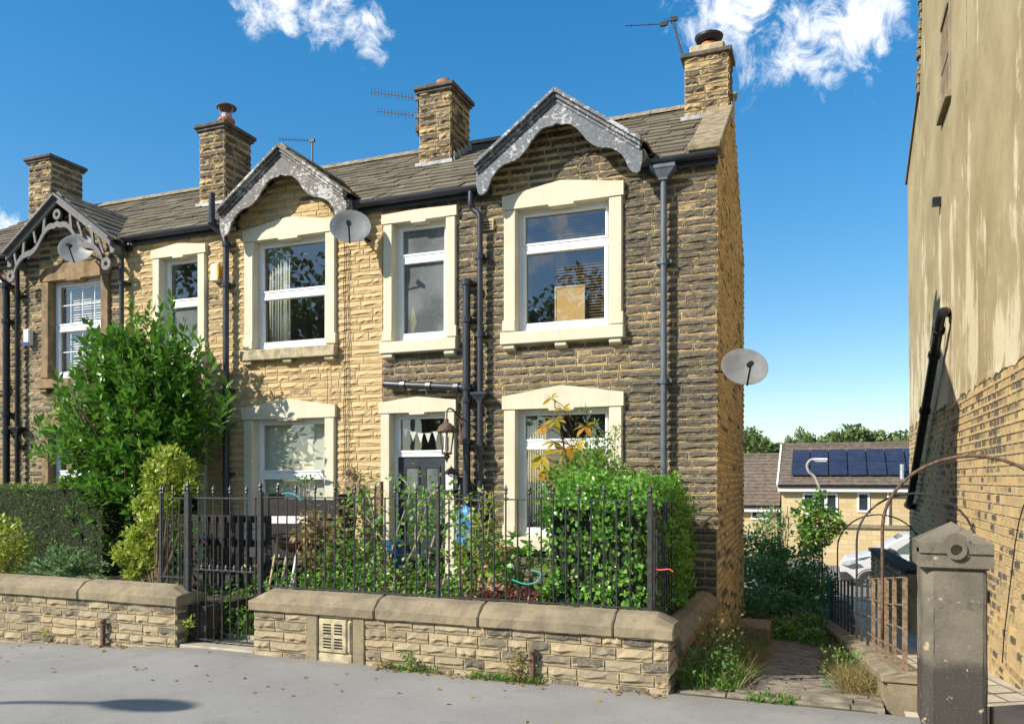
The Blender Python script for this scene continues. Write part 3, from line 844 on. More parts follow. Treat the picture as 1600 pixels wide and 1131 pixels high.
# roofs: deck, slates one by one, ridge tiles
um = MB(); um.add([(-.5, 0, 0), (.5, 0, 0), (.5, 1, 0), (-.5, 1, 0), (-.5, 0, 1), (.5, 0, 1), (.5, 1, .7), (-.5, 1, .7)],
                  [(0, 3, 2, 1), (4, 5, 6, 7), (0, 1, 5, 4), (1, 2, 6, 5), (2, 3, 7, 6), (3, 0, 4, 7)])
SLM = um.mesh('slate'); SLM.materials.append(M['slate'])
ANG = math.atan(SLOPE)
def main_roof(house, x0, x1, g, seed, x1back=None):
    rg = random.Random(seed); xb = x1 if x1back is None else x1back
    m = MB(); y0 = -.12
    m.quad((x0, .03, roof_z(.03)), (x1, .03, roof_z(.03)), (xb, RIDGE_Y, RIDGE_Z), (x0, RIDGE_Y, RIDGE_Z))
    m.quad((x0, RIDGE_Y, RIDGE_Z), (xb, RIDGE_Y, RIDGE_Z), (xb, GD + .12, EAVE), (x0, GD + .12, EAVE))
    rf = m.build('roof', M['deck'], house)
    s = (g['zp'] - g['ze']) / g['hw']
    Ls = (RIDGE_Y + .12) / math.cos(ANG); ex = .235; n = int(Ls / ex)
    for r in range(n + 1):
        x = x0 - rg.uniform(0, .3)
        d = r * ex - .04
        while x < x1 - .02:
            w = rg.uniform(.24, .46); xa, xbb = max(x, x0), min(x + w, x1); x += w
            if xbb - xa < .05: continue
            yy = y0 + d * math.cos(ANG); zz = EAVE + d * math.sin(ANG)
            xm = (xa + xbb) / 2
            if g['zp'] - s * abs(xm - g['c']) > zz + .12: continue
            o = bpy.data.objects.new('slate', SLM); place(o, rf, (xm, yy + rg.uniform(-.012, .012), zz + .012))
            o.rotation_euler = (ANG - .055 + rg.uniform(-.015, .015), rg.uniform(-.01, .01), rg.uniform(-.012, .012)); o.scale = (xbb - xa - .008, min(.34, Ls - d + .02), rg.uniform(.018, .03))
    x = x0
    while x < xb - .1:
        L = min(.45, xb - x); rt = MB()
        rt.prism([(RIDGE_Y - .15, RIDGE_Z - .04), (RIDGE_Y, RIDGE_Z + .085), (RIDGE_Y + .15, RIDGE_Z - .04), (RIDGE_Y, RIDGE_Z + .055)], x + .004, x + L - .004, 'x')
        rt.build('ridge_tile', M['ridge'], rf); x += L
    return rf
rA = main_roof(HA, XA0 + .003, XA1 - .16, GA, 41, gx(RIDGE_Y) - .16)
rB = main_roof(HB, XB0 + .003, XA0 - .003, GB, 42)
rC = main_roof(HC, XC0, XB0 - .003, GC, 43)

def gable_roof(house, g, seed):
    """small pitched roof over a bay running back into the main roof, slates joined"""
    rg = random.Random(seed); s = (g['zp'] - g['ze']) / g['hw']; top = g['zp'] - .03
    m = MB(); q = MB()
    for sd in (-1, 1):
        def P(k, y): return (g['c'] + sd * g['hw'] * k, y, top - (g['zp'] - g['ze']) * k)
        yr = (top - EAVE) / SLOPE - .12; ye = max(GY + .1, (g['ze'] - .03 - EAVE) / SLOPE - .12)
        m.quad(P(0, GY + .02), P(1, GY + .02), P(1, ye), P(0, yr))
        rows = 6; wd = math.hypot(g['hw'], g['zp'] - g['ze']); ax = Vector((sd * g['hw'], 0, -(g['zp'] - g['ze']))).normalized(); nr = Vector((sd * (g['zp'] - g['ze']), 0, g['hw'])).normalized()
        for r in range(rows):
            k0, k1 = r / rows, min(1.02, (r + 1.12) / rows); y = GY + .03
            yend = yr + (ye - yr) * (k0 + k1) / 2
            while y < yend:
                L = min(rg.uniform(.2, .36), yend + .05 - y)
                a = Vector(P(k0, y)); b = Vector(P(k1, y)); t = rg.uniform(.018, .028)
                vs = [a + nr * .006, b + nr * .02, b + nr * (.02 + t), a + nr * (.006 + t)]
                vs += [v + Vector((0, L - .006, 0)) for v in vs]
                q.add(vs, [(0, 1, 2, 3), (7, 6, 5, 4), (0, 4, 5, 1), (1, 5, 6, 2), (2, 6, 7, 3), (3, 7, 4, 0)])
                y += L
    rf = m.build('bay_roof', M['deck'], house)
    tag(q.build('bay_slates', M['slate'], rf), kind='stuff')
    rt = MB(); rt.prism([(g['c'] - .1, top - .02), (g['c'], top + .075), (g['c'] + .1, top - .02)], GY + .0, (top - EAVE) / SLOPE - .05, 'y'); rt.build('ridge_tile', M['ridge'], rf)
for h, g, k in ((HA, GA, 51), (HB, GB, 52), (HC, GC, 53)): gable_roof(h, g, k)

BARGE = [(0, .40), (.06, .385), (.11, .345), (.17, .315), (.24, .318), (.30, .345), (.36, .39), (.43, .405), (.50, .395), (.57, .355), (.64, .32), (.71, .308), (.77, .325), (.81, .36), (.835, .415), (.86, .44), (.90, .45), (.945, .43), (.975, .38), (.985, .32), (1.0, .26)]
def barge(house, g, mat, style):
    dz = g['zp'] - g['ze']; sc = g['hw'] / 1.05
    L = math.hypot(g['hw'], dz)
    for sd in (-1, 1):
        def T(k, off): return (g['c'] + sd * g['hw'] * k, g['zp'] - dz * k - off)
        mo = MB()
        steps = ((.0, .055, .10), (.058, .045, .065), (.106, .045, .035)) if style == 'solid' else ((.0, .05, .09), (.052, .10, .03))
        for k, (o0, h, pr) in enumerate(steps):
            ke = 1.0 - k * .012
            mo.prism([T(0, o0), T(ke, o0), T(ke, o0 + h), T(0, o0 + h)], GY - pr, GY + .02 - k * .003, 'y')
        mo.build('bargeboard_moulding', mat, house, bevel=.006)
        b = MB(); top = .14
        if style == 'solid':
            top_e = [T(k, top) for k, d in BARGE]; bot = [T(k, d * sc) for k, d in BARGE]
            n = len(BARGE)
            for yy in (GY - .018, GY + .018): b.v += [(p[0], yy, p[1]) for p in top_e] + [(p[0], yy, p[1]) for p in bot]
            for i in range(n - 1):
                b.f += [(i, i + 1, n + i + 1, n + i), (2 * n + i, 3 * n + i, 3 * n + i + 1, 2 * n + i + 1), (n + i, n + i + 1, 3 * n + i + 1, 3 * n + i)]
            b.f += [(n - 1, 3 * n - 1, 4 * n - 1, 2 * n - 1), (0, 2 * n, 3 * n, n)]
            b.build('bargeboard', mat, house)
        else:
            # pierced fretwork: a wavy ribbon hung below the rake, rings at the ends and the apex, small diamonds between
            rib = [(k, d * sc * 1.08) for k, d in BARGE if k < .84]
            pts = [T(k, d - .045) for k, d in rib]; q = [T(k, d + .045) for k, d in rib]; n = len(pts)
            for yy in (GY - .016, GY + .016): b.v += [(p[0], yy, p[1]) for p in pts] + [(p[0], yy, p[1]) for p in q]
            for i in range(n - 1):
                b.f += [(i, i + 1, n + i + 1, n + i), (2 * n + i, 3 * n + i, 3 * n + i + 1, 2 * n + i + 1), (n + i, n + i + 1, 3 * n + i + 1, 3 * n + i), (i, 2 * n + i, 2 * n + i + 1, i + 1)]
            def ring(cx, cz, r0, r1, n=14):
                k = len(b.v)
                for yy in (GY - .02, GY + .02):
                    for rr in (r0, r1):
                        b.v += [(cx + rr * math.cos(2 * math.pi * i / n), yy, cz + rr * math.sin(2 * math.pi * i / n)) for i in range(n)]
                for i in range(n):
                    j = (i + 1) % n
                    b.f += [(k + i, k + j, k + n + j, k + n + i), (k + 2 * n + i, k + 3 * n + i, k + 3 * n + j, k + 2 * n + j), (k + n + i, k + n + j, k + 3 * n + j, k + 3 * n + i), (k + i, k + 2 * n + i, k + 2 * n + j, k + j)]
            e = T(.90, .40 * sc * 1.08); ring(e[0], e[1], .035, .10)
            if sd == 1: a = T(0, .30 * sc); ring(a[0], a[1], .035, .085)
            for k in (.24, .64):
                p, q2 = T(k, .14), T(k + .02, .31 * sc * 1.08); b.prism([(p[0] - .02, p[1]), (p[0] + .02, p[1]), (q2[0] + .03, q2[1]), (q2[0] - .03, q2[1])], GY - .014, GY + .014)
            for k in (.42, .80):
                p, q2 = T(k, .14), T(k + .02, .34 * sc); b.prism([(p[0] - .07, p[1] - .02), (p[0] - .03, p[1]), (q2[0] + .05, q2[1]), (q2[0] + .01, q2[1])], GY - .012, GY + .012)
            b.build('bargeboard', mat, house)
        s = MB(); e0, e1 = T(0, .06), T(1, .06); s.quad((e0[0], GY, e0[1]), (e1[0], GY, e1[1]), (e1[0], .03, e1[1]), (e0[0], .03, e0[1])); s.build('soffit', M['wooddark'], house)
        e = T(.97, .1); r = MB(); r.box(e[0] - .05, e[0] + .05, GY + .02, .0, e[1] - .16, e[1] - .02); r.build('bracket', mat, house, bevel=.01)
barge(HA, GA, M['barge'], 'solid'); barge(HB, GB, M['barge_bare'], 'solid'); barge(HC, GC, M['barge_grey'], 'fret')

# gutters and fascias between the bays
def gutter(house, x0, x1, mat='pipe', z=EAVE - .01):
    m = MB(); y = -.145; r = .062
    pr = [(y + r * math.cos(a), z + r * math.sin(a)) for a in [math.pi + math.pi * k / 8 for k in range(9)]] + [(y + r * .82 * math.cos(a), z + r * .82 * math.sin(a)) for a in [2 * math.pi - math.pi * k / 8 for k in range(9)]]
    m.prism(pr, x0, x1, 'x'); m.build('gutter', M[mat], house)
    f = MB(); f.box(x0, x1, -.075, -.045, z - .11, z + .01); f.box(x0 + .002, x1 - .002, -.045, .0, z - .075, z - .05); f.build('fascia', M[mat], house)
gutter(HA, GA['c'] + GA['hw'] - .10, XA1 + .02)
gutter(HA, XA0 - .2, GA['c'] - GA['hw'] + .10)
gutter(HB, GB['c'] + GB['hw'] - .10, XA0 - .2)
gutter(HB, XB0 + .25, GB['c'] - GB['hw'] + .10)
gutter(HC, GC['c'] + GC['hw'] - .1, XB0 + .25, z=EAVE - .09)
gutter(HC, XC0, GC['c'] - GC['hw'] + .10)

# chimneys
def chimney(house, px0, px1, pxs, pbase, ptop, pot, cap='slab', label=None, mode='A', seed=1):
    b = on_roof(*pbase); y0 = b.y
    x0, x1 = at(px0, 400, y0).x, at(px1, 400, y0).x
    y1 = atx(pxs, 400, x1).y
    y1 = min(y1, y0 + 1.15)
    zt = at(px0, ptop, y0).z; zb = b.z - .1
    m = MB(); m.box(x0 + .012, x1 - .012, y0 + .012, y1 - .012, zb - .2, zt)
    c = m.build('chimney', M['mortar'], house)
    if label: tag(c, label=label)
    items = []
    def tf(p, rg): return (rg.uniform(.15, .6) if mode != 'side' else rg.uniform(.3, .8), rg.random(), rg.uniform(.1, .6))
    def tfs(p, rg): return (rg.uniform(.3, .85), rg.random(), rg.uniform(.2, .7))
    field(items, (0, y0, 0), 0, zb, zt, .115, (.16, .36), lambda z: [(x0, x1)], [], tf, seed=seed)
    field(items, (x1, 0, 0), math.pi / 2, zb, zt, .115, (.16, .36), lambda z: [(y0 + .0, y1)], [], tfs, seed=seed + 1)
    set_stones(c, items, 400, SM, SV, M['stone_j'], depth=1.7)
    n = len(items)
    xc, yc = (x0 + x1) / 2, (y0 + y1) / 2
    k = MB()
    if cap == 'slab':
        k.box(x0 - .075, x1 + .075, y0 - .075, y1 + .075, zt, zt + .07); k.box(x0 - .045, x1 + .045, y0 - .045, y1 + .045, zt - .05, zt - .001)
        k.build('chimney_cap', M['capstone'], c, bevel=.015); top = zt + .07
    else:
        k.box(x0 - .05, x1 + .05, y0 - .05, y1 + .05, zt - .02, zt + .05); k.build('chimney_cap', M['capstone'], c, bevel=.012)
        u = MB(); u.box(x0 + .06, x1 - .06, y0 + .06, y1 - .06, zt + .05, zt + .19); u.build('chimney_upstand', M['dressed_grey'], c, bevel=.02); top = zt + .19
    if pot:
        q = MB()
        if pot == 'cowl':
            q.lathe([(.13, 0), (.12, .16), (.14, .17), (.14, .21), (.11, .215)], (xc, y0 + .35, top), 16); q.build('chimney_pot', M['terracotta'], c, smooth=False)
            d = MB(); d.lathe([(.09, .21), (.09, .30)], (xc, y0 + .35, top), 12)
            for a in range(3): d.tube([(xc + .09 * math.cos(a * 2.1), y0 + .35 + .09 * math.sin(a * 2.1), top + .25), (xc + .15 * math.cos(a * 2.1), y0 + .35 + .15 * math.sin(a * 2.1), top + .44)], .008, 5)
            d.build('flue', M['lead'], c)
            l = MB(); l.lathe([(.165, .40), (.17, .425), (.11, .46), (.02, .475)], (xc, y0 + .35, top), 18); l.build('cowl', M['rust'], c, smooth=True)
        elif pot == 'hat':
            q.lathe([(.12, 0), (.11, .1)], (xc, y0 + .3, top), 16); q.build('chimney_pot', M['terracotta'], c)
            l = MB(); l.lathe([(.13, .12), (.18, .15), (.20, .20), (.12, .235), (.02, .245)], (xc, y0 + .3, top), 20); l.lathe([(.05, .08), (.05, .14)], (xc, y0 + .3, top), 10); l.build('cowl', M['black'], c, smooth=True)
        elif pot == 'pot':
            q.lathe([(.13, 0), (.12, .14), (.135, .15), (.135, .20), (.10, .2)], (xc, y0 + .35, top), 16); q.build('chimney_pot', M['terracotta'], c)
        else:
            q.lathe([(.09, 0), (.08, .10), (.03, .13)], (xc, y0 + .35, top), 12); q.build('chimney_pot', M['coping'], c)
    fl = MB()
    for yy in np.arange(y0 + .04, y1, .13):
        z = roof_z(yy); fl.box(x1 + .03, x1 + .045, yy, min(yy + .15, y1), z - .05, z + .17)
    fl.box(x0 - .04, x1 + .05, y0 - .06, y0 - .02, roof_z(y0) - .06, roof_z(y0) + .05)
    fl.build('flashing', M['lead'], c)
    return x0, x1, y0, y1, zt
CH_A = chimney(HA, 1069, 1138, 1143, (1075, 190), 92, 'hat', cap='band', label='end chimney with a black cowl above the gable', seed=61)
CH_M = chimney(HB, 655, 704, 733, (654, 263), 145, 'pot', label='chimney with a short terracotta pot and aerials', seed=63)
CH_B = chimney(HB, 312, 350.5, 392, (307, 326), 204, 'cowl', label='chimney with terracotta pot and raised cowl', seed=65)
CH_C = chimney(HC, 45, 79, 129, (41, 354), 254, 'stub', label='leftmost chimney with a stone stub on its cap', seed=67)

# downpipes
def pipe(house, pts, r=.036, mat='pipe', collars=(), name='downpipe', n=10):
    m = MB(); m.tube(pts, r, n)
    o = m.build(name, M[mat], house); smooth_by_angle(o)
    for (p, d) in collars:
        c = MB(); p = Vector(p); d = Vector(d).normalized() * .035
        c.tube([p - d, p + d], r * 1.32, n); c.build('pipe_collar', M[mat], o)
        if abs(d.z) > .02: 
            b = MB(); b.box(p.x - .09, p.x + .09, p.y + r * .3, .0, p.z - .02, p.z + .02) if p.y < -.02 else None
            if b.v: b.build('pipe_bracket', M[mat], o)
    return o
def hopper(par, x, y, z, s, mat):
    m = MB(); vs = []
    for (w, d, zz) in ((.055 * s, .05 * s, z - .13 * s), (.055 * s, .05 * s, z - .10 * s), (.14 * s, .085 * s, z - .005), (.15 * s, .095 * s, z), (.15 * s, .095 * s, z + .045 * s)):
        vs += [(x - w, y - d, zz), (x + w, y - d, zz), (x + w, y + d, zz), (x - w, y + d, zz)]
    fs = [(0, 1, 2, 3), (16, 19, 18, 17)]
    for i in range(4):
        for k in range(4): fs.append((i * 4 + k, i * 4 + (k + 1) % 4, i * 4 + 4 + (k + 1) % 4, i * 4 + 4 + k))
    m.add(vs, fs); m.build('hopper_head', M[mat], par, bevel=.006)
PY = -.11
x = FX(1037, PY); p = pipe(HA, [(x, PY, FZ(1037, 275, PY)), (x, PY, .1)], .037, 'pipe_grey', [((x, PY, z), (0, 0, 1)) for z in (4.3, 2.9, 1.5)]); hopper(p, x, PY, FZ(1037, 266, PY), 1.0, 'pipe_grey')
xg, x = FX(737, PY), FX(750, PY); za = EAVE - .06
p = pipe(HA, bez([(xg, -.14, za), (xg, -.14, za - .16), (xg + .01, PY, za - .22), (x - .02, PY, za - .29), (x, PY, za - .36)], 5) + [(x, PY, .2)], .036, 'pipe', [((x, PY, z), (0, 0, 1)) for z in (4.6, 3.6, 2.2, 1.3)])
hopper(p, x, PY, FZ(750, 617, PY), .75, 'pipe')
x = FX(729, PY - .02)
p = pipe(HA, [(x, PY - .02, FZ(729, 437, PY)), (x, PY - .02, .2)], .05, 'pipe', [((x, PY - .02, FZ(729, y, PY)), (0, 0, 1)) for y in (442, 500, 605, 625, 690)], 'soil_pipe')
za, zb = FZ(608, 601, PY), FZ(729, 606, PY)
pipe(HA, bez([(FX(606, PY) - .02, .0, za + .01), (FX(607, PY), PY * .8, za + .01), (FX(612, PY), PY - .02, za), (x, PY - .02, zb)], 6), .05, 'pipe', [((FX(q, PY), PY - .02, za + (zb - za) * (q - 608) / 121), (1, 0, -.03)) for q in (632, 672, 715)], 'waste_pipe')
xg, x = FX(331, PY - .1), FX(353, PY)
pipe(HB, [(xg, PY - .1, FZ(331, 302, PY - .1)), (xg, PY - .1, FZ(331, 345, PY - .1))] + bez([(xg, PY - .1, FZ(331, 349, PY)), (xg + .02, PY - .06, FZ(336, 358, PY)), (x - .05, PY, FZ(349, 366, PY)), (x, PY, FZ(353, 380, PY))], 5) + [(x, PY, .2)], .045, 'pipe', [((x, PY, FZ(353, y, PY)), (0, 0, 1)) for y in (382, 445, 610, 740)] + [((xg, PY - .1, FZ(331, 346, PY - .1)), (0, 0, 1))], 'vent_pipe')
x = FX(190, PY); pipe(HC, [(x, PY, EAVE - .1), (x, PY, .2)], .036, 'pipe', [((x, PY, z), (0, 0, 1)) for z in (4.8, 3.4)])
x = FX(27, PY); p = pipe(HC, [(x, PY, 5.3), (x, PY, .2)], .036, 'pipe_black', [((x, PY, z), (0, 0, 1)) for z in (4.8, 2.3)]); hopper(p, x, PY, FZ(25, 670, PY), .8, 'pipe_black')
x = FX(10, PY - .02); pipe(HC, bez([(x - .5, PY - .02, 5.55), (x - .3, PY - .02, 5.2), (x - .05, PY - .02, 5.0), (x, PY - .02, 4.8)], 5) + [(x, PY - .02, .2)], .055, 'pipe_black', [((x, PY - .02, FZ(10, y, PY)), (0, 0, 1)) for y in (447, 503, 647, 675)], 'soil_pipe')

# hanging cables, air brick
m = MB()
for px, pa, pb in ((541, 380, 740), (543.5, 385, 740)):
    m.tube([(FX(px) + .012 * math.sin(k * 1.7), -.05, FZ(px, pa) + (FZ(px, pb) - FZ(px, pa)) * k / 14) for k in range(15)], .005, 5)
m.tube([(FX(514) + .01 * math.sin(k), -.05, FZ(514, 575) + (FZ(514, 760) - FZ(514, 575)) * k / 8) for k in range(9)], .004, 5)
m.build('wall_cable', M['black'], HB)
m = MB()
ax, az = FX(763), FZ(763, 353)
m.box(ax - .09, ax + .09, -.045, .01, az - .07, az + .07); o = m.build('air_brick', M['mortar'], HA, bevel=.004)
m = MB()
for i in range(3): m.box(ax - .07, ax + .07, -.049, -.044, az - .048 + i * .037, az - .03 + i * .037)
m.build('slot', M['black'], o)
# ================================================================ tall building on the right
RX = 1.7
HR = thing('gable_building', (4.5, 3, 0), 'tall building with stained ochre render over a yellow brick base at the right edge', 'building')
ZB = 2.92; YB0, YB1 = -4.2, 9.9
m = MB()
def rp(px, py): p = atx(px, py, RX); return (p.y, p.z)
e1 = rp(1418, 277); e2 = rp(1437, 148); e3 = rp(1440, 35)
prof = [(YB0, ZB), (YB1, ZB), (e1[0], e1[1]), (e2[0], e2[1]), (e3[0] - .1, e3[1]), (e3[0] - .35, 13.5), (YB0, 13.5)]
# wall with a slit window opening
s0 = rp(1471, 60); s1 = rp(1486, 60)
SY1, SY0 = s0[0], s1[0]; SZ0, SZ1 = 8.1, 10.6
big = MB(); big.prism([(y, z) for y, z in prof], RX, RX + 7, 'x')
wallm = big.build('rendered_wall', M['render'], HR)
brk = MB(); brk.box(RX + .014, RX + 7, YB0 + .014, YB1 - .014, -2.5, ZB + .01); brk.build('brick_backing', M['mortar_grey'], HR)
rub = MB(); rg = random.Random(5)
for k in range(26):
    t = k / 25; y = e2[0] + (e3[0] - .35 - e2[0]) * t; z = e2[1] + (13.2 - e2[1]) * t
    rub.box(RX - .02 - rg.uniform(0, .05), RX + .5, y - .1, y + rg.uniform(.04, .16), z, z + .17)
rub.build('rubble_edge', M['rubble'], HR, bevel=.02)
rb = MB(); a, b = Vector((RX + 3, e1[0] + .12, e1[1] - .1)), Vector((RX + 3, e2[0] + .02, e2[1] + .12))
rb.bar(a, b, 6.08, .07, up=(0, -.3, 1)); rb.build('roof_verge', M['slate'], HR)
# slit window: recessed stone panel with frame
yv0, yv1 = rp(1473, 100)[0], rp(1485, 100)[0]
zt, zb_ = rp(1483, 12)[1], rp(1478, 165)[1]
sl_ = MB(); ya, yb = min(yv0, yv1), max(yv0, yv1)
sl_.box(RX - .012, RX + .1, ya, yb, zb_, zt); o = sl_.build('slit_window', M['dressed'], HR)
fr = MB(); fr.box(RX - .03, RX + .02, ya - .09, ya, zb_ - .1, zt + .1); fr.box(RX - .035, RX + .02, yb, yb + .07, zb_ - .1, zt + .1); fr.box(RX - .08, RX + .02, ya - .12, yb + .1, zb_ - .12, zb_); fr.box(RX - .025, RX, ya, yb, (zt + zb_) / 2 - .05, (zt + zb_) / 2 + .05)
fr.box(RX - .04, RX + .02, ya, yb, zt, zt + .1)
fr.build('slit_frame', M['coping'], o, bevel=.01)
# ragged lower lip of the render over the top brick course, and a vertical drip seam
rg = random.Random(17); m = MB(); ys_ = [YB0 + (YB1 - YB0) * k / 90 for k in range(91)]
lo = [ZB - .02 - rg.uniform(0, .07) - (.05 if rg.random() < .12 else 0) for _ in ys_]
for k in range(90):
    a_, b_ = ys_[k], ys_[k + 1]
    m.add([(RX - .008, a_, lo[k]), (RX - .008, b_, lo[k + 1]), (RX - .001, b_, ZB + .05), (RX - .001, a_, ZB + .05), (RX + .02, a_, lo[k]), (RX + .02, b_, lo[k + 1])], [(0, 1, 2, 3), (0, 4, 5, 1)])
m.build('render_lip', M['render'], HR)
qs = atx(1511, 300, RX).y
m = MB(); m.tube([(RX - .002, qs + .004 * math.sin(k), 5.6 + k * .6) for k in range(13)], .007, 5); m.build('drip_seam', M['ridge'], HR)  # thin raised tube added to draw the dark seam line down the render
# bricks
items = []
def tR(p, rg):
    s = max(0, .2 + .4 * noise.noise(p * 1.1) + rg.uniform(-.2, .2)) if rg.random() < .86 else rg.uniform(.45, .8)
    return (s, rg.random(), rg.uniform(.1, .9))
field(items, (RX, 0, 0), -math.pi / 2, -1.6, ZB, .098, (.16, .27), lambda z: [(-YB1, -YB0)], [], tR, gap=.018, seed=71)
set_stones(HR, items, 300, BM_, BV, M['brick_j'], 'brick')
# soil pipe, vent, cable
pA = Vector(atx(1481, 489, RX - .02)); pB = atx(1470, 494, RX - .14); pC = atx(1423, 775, RX - .14); pD = atx(1418, 789, RX - .14)
pts = bez([pA, pB + Vector((.05, 0, .06)), pB, pB + (pC - pB) * .1], 5) + bez([pB + (pC - pB) * .5, pC, pD, pD + Vector((.15, -.1, -.02))], 5)
o = pipe(HR, pts, .07, 'pipe_black', [(pB + (pC - pB) * k, pC - pB) for k in (.06, .17, .45)], 'soil_pipe')
m = MB(); q = atx(1470, 315, RX); m.box(RX - .12, RX, q.y - .07, q.y + .07, q.z - .06, q.z + .06); m.build('wall_vent', M['pipe_black'], HR)
m = MB(); m.tube([atx(x, y, RX - .03) for x, y in ((1600, 788), (1592, 815), (1586, 850), (1580, 900), (1574, 950), (1569, 990), (1566, 1035))], .006, 5); m.build('wall_cable', M['black'], HR)

# ================================================================ front garden walls
WY = -3.0
def garden_wall(name, label, x0, x1, ztop, seed, vent=None, side=None):
    w = thing(name, ((x0 + x1) / 2, WY + .17, 0), label, 'wall')
    zb = -.5
    m = MB(); m.box(x0 + .012, x1 - .012, WY + .012, WY + .34, zb, ztop); m.build('wall_core', M['mortar'], w)
    items = []
    def tf(p, rg): return (rg.uniform(.1, .42) if rg.random() < .93 else rg.uniform(.4, .55), rg.uniform(0, .5), rg.uniform(.7, 1.2))
    op = [vent] if vent else []
    rg0 = random.Random(seed)
    field(items, (0, WY, 0), 0, -.22 if x0 < -6 else -.06, ztop, .104, (.16, .38), lambda z: [(x0, x1)], op, tf, gap=.012, seed=seed)
    field(items, (x1, 0, 0), math.pi / 2, -.3, ztop, .108, (.16, .34), lambda z: [(WY + .0, WY + .34)], [], tf, gap=.012, seed=seed + 1)
    set_stones(w, items, 300, SM, SV, M['stone_j'], depth=1.3)
    return w
def coping_run(w, x0, x1, z, cuts, hip0=True, hip1=True):
    """saddle-backed coping stones along x; ends hipped"""
    ya, yb, yr = WY - .045, WY + .385, WY + .16
    cuts = [x0] + list(cuts) + [x1]
    for i in range(len(cuts) - 1):
        a, b = cuts[i] + .004, cuts[i + 1] - .004
        m = MB()
        def ring(x, k=1.0, top=1.0):
            return [(x, ya, z), (x, ya, z + .10), (x, ya + .035, z + .125), (x, yr - .10, z + .185), (x, yr, z + .205), (x, yr + .10, z + .19), (x, yb - .03, z + .13), (x, yb, z + .10), (x, yb, z)]
        xs = [a, b]
        if i == 0 and hip0: xs = [a, a + .16, b]
        if i == len(cuts) - 2 and hip1: xs = xs[:-1] + [b - .16, b]
        vs = []
        for x in xs:
            rg_ = ring(x)
            if (x == a and i == 0 and hip0) or (x == b and i == len(cuts) - 2 and hip1):
                rg_ = [(p[0], p[1], min(p[2], z + .10 + (p[2] - z - .10) * .18)) for p in rg_]
            vs += rg_
        n = 9; fs = [tuple(range(n)), tuple(range(len(vs) - 1, len(vs) - n - 1, -1))]
        for r in range(len(xs) - 1):
            for k in range(n): fs.append((r * n + k, r * n + (k + 1) % n, (r + 1) * n + (k + 1) % n, (r + 1) * n + k))
        m.add(vs, fs); roughen(m.build('coping_stone', M['coping'], w), 4, .007)
xL1 = FX(275, WY); xR0 = FX(397, WY); xR1 = -1.18
vx0, vx1 = FX(480, WY), FX(571, WY)
WL = garden_wall('garden_wall', 'low stone garden wall left of the iron gate', -15, xL1, .42, 81)
coping_run(WL, -15, xL1 + .05, .42, [FX(126, WY) - 3.2, FX(126, WY) - 1.6, FX(126, WY)], False, True)
WR = garden_wall('garden_wall', 'stone garden wall under the long iron railing, with a vent grille', xR0, xR1, .44, 83, vent=(vx0, vx1, .02, .44))
coping_run(WR, xR0 - .05, xR1 + .05, .44, [FX(588, WY), FX(750, WY), FX(960, WY)], True, True)
# vent block: two uprights, a slotted grille stone and a rough stone
m = MB(); m.box(vx0, vx0 + .13, WY - .02, WY + .1, -.02, .435); m.build('vent_jamb', M['coping'], WR, bevel=.01)
m = MB(); m.box(vx1 - .13, vx1, WY - .02, WY + .1, -.02, .435); m.build('vent_jamb', M['coping'], WR, bevel=.01)
gx0, gx1 = vx0 + .14, vx0 + .45
m = MB(); m.box(gx0, gx1, WY - .012, WY + .1, .09, .41); m.box(gx0, vx1 - .14, WY - .015, WY + .1, -.02, .08); m.build('vent_surround', M['dressed_grey'], WR, bevel=.008)
m = MB(); m.box(gx1 + .01, vx1 - .14, WY - .022, WY + .1, .09, .41); m.build('vent_block', M['dressed_grey'], WR, bevel=.02)
for bx in (gx0 + .05, gx0 + .175):
    for bz in (.13, .265):
        for k in range(4):
            s = MB(); s.box(bx, bx + .09, WY - .0135, WY - .008, bz + k * .028, bz + k * .028 + .015); s.build('vent_slot', M['black'], WR)
# return wall along the path
WS = thing('garden_wall', (-1.3, -1.3, 0), 'return wall with sloping coping beside the path, running back to the gable', 'wall')
m = MB(); m.box(-1.50, xR1 - .012, WY + .35, -.02, -1.0, .27); m.build('wall_core', M['mortar'], WS)
items = []
field(items, (xR1, 0, 0), math.pi / 2, -.7, .27, .108, (.2, .45), lambda z: [(WY + .35, -.01)], [], lambda p, rg: (rg.uniform(.15, .6), rg.random(), rg.uniform(.3, .9)), gap=.012, seed=88)
set_stones(WS, items, 300, SM, SV, M['stone_j'])
yy = WY + .40
for L in (1.25, 1.3):
    m = MB(); m.prism([(xR1 + .05, .27), (xR1 + .05, .36), (xR1 - .06, .44), (xR1 - .16, .46), (xR1 - .34, .38), (xR1 - .34, .27)], yy, yy + L - .01, 'y'); m.build('coping_stone', M['coping'], WS, bevel=.012); yy += L
# cut-off iron stubs in front of the walls
for px, py, lab in ((161, 1010, 'short rusty iron stub standing against the left garden wall'), (832, 1060, 'short rusty iron stub among weeds at the right garden wall')):
    b = at(px, py, WY - .05); st = thing('iron_stub', (b.x, b.y, 0), lab, 'post')
    m = MB(); g0 = gz(b.x, b.y); m.box(b.x - .022, b.x + .022, b.y - .022, b.y + .022, g0 - .05, g0 + .26); m.build('shaft', M['rust'], st, bevel=.006)
    m = MB(); m.lathe([(.03, 0), (.034, .02), (.02, .04)], (b.x, b.y, g0 + .255), 10); m.build('cap', M['rust'], st)

# threshold at the gate
m = MB(); m.box(xL1 + .02, xR0 - .02, WY + .02, WY + .5, -.2, .022); o = m.build('threshold', M['kerb'], bevel=.01); tag(o, 'worn stone threshold under the iron gate', 'step')
m = MB(); m.box(xL1 + .02, xR0 - .02, WY + .5, -1.55, -.2, .06); o = m.build('garden_path', M['kerb'], bevel=.01); tag(o, kind='structure')

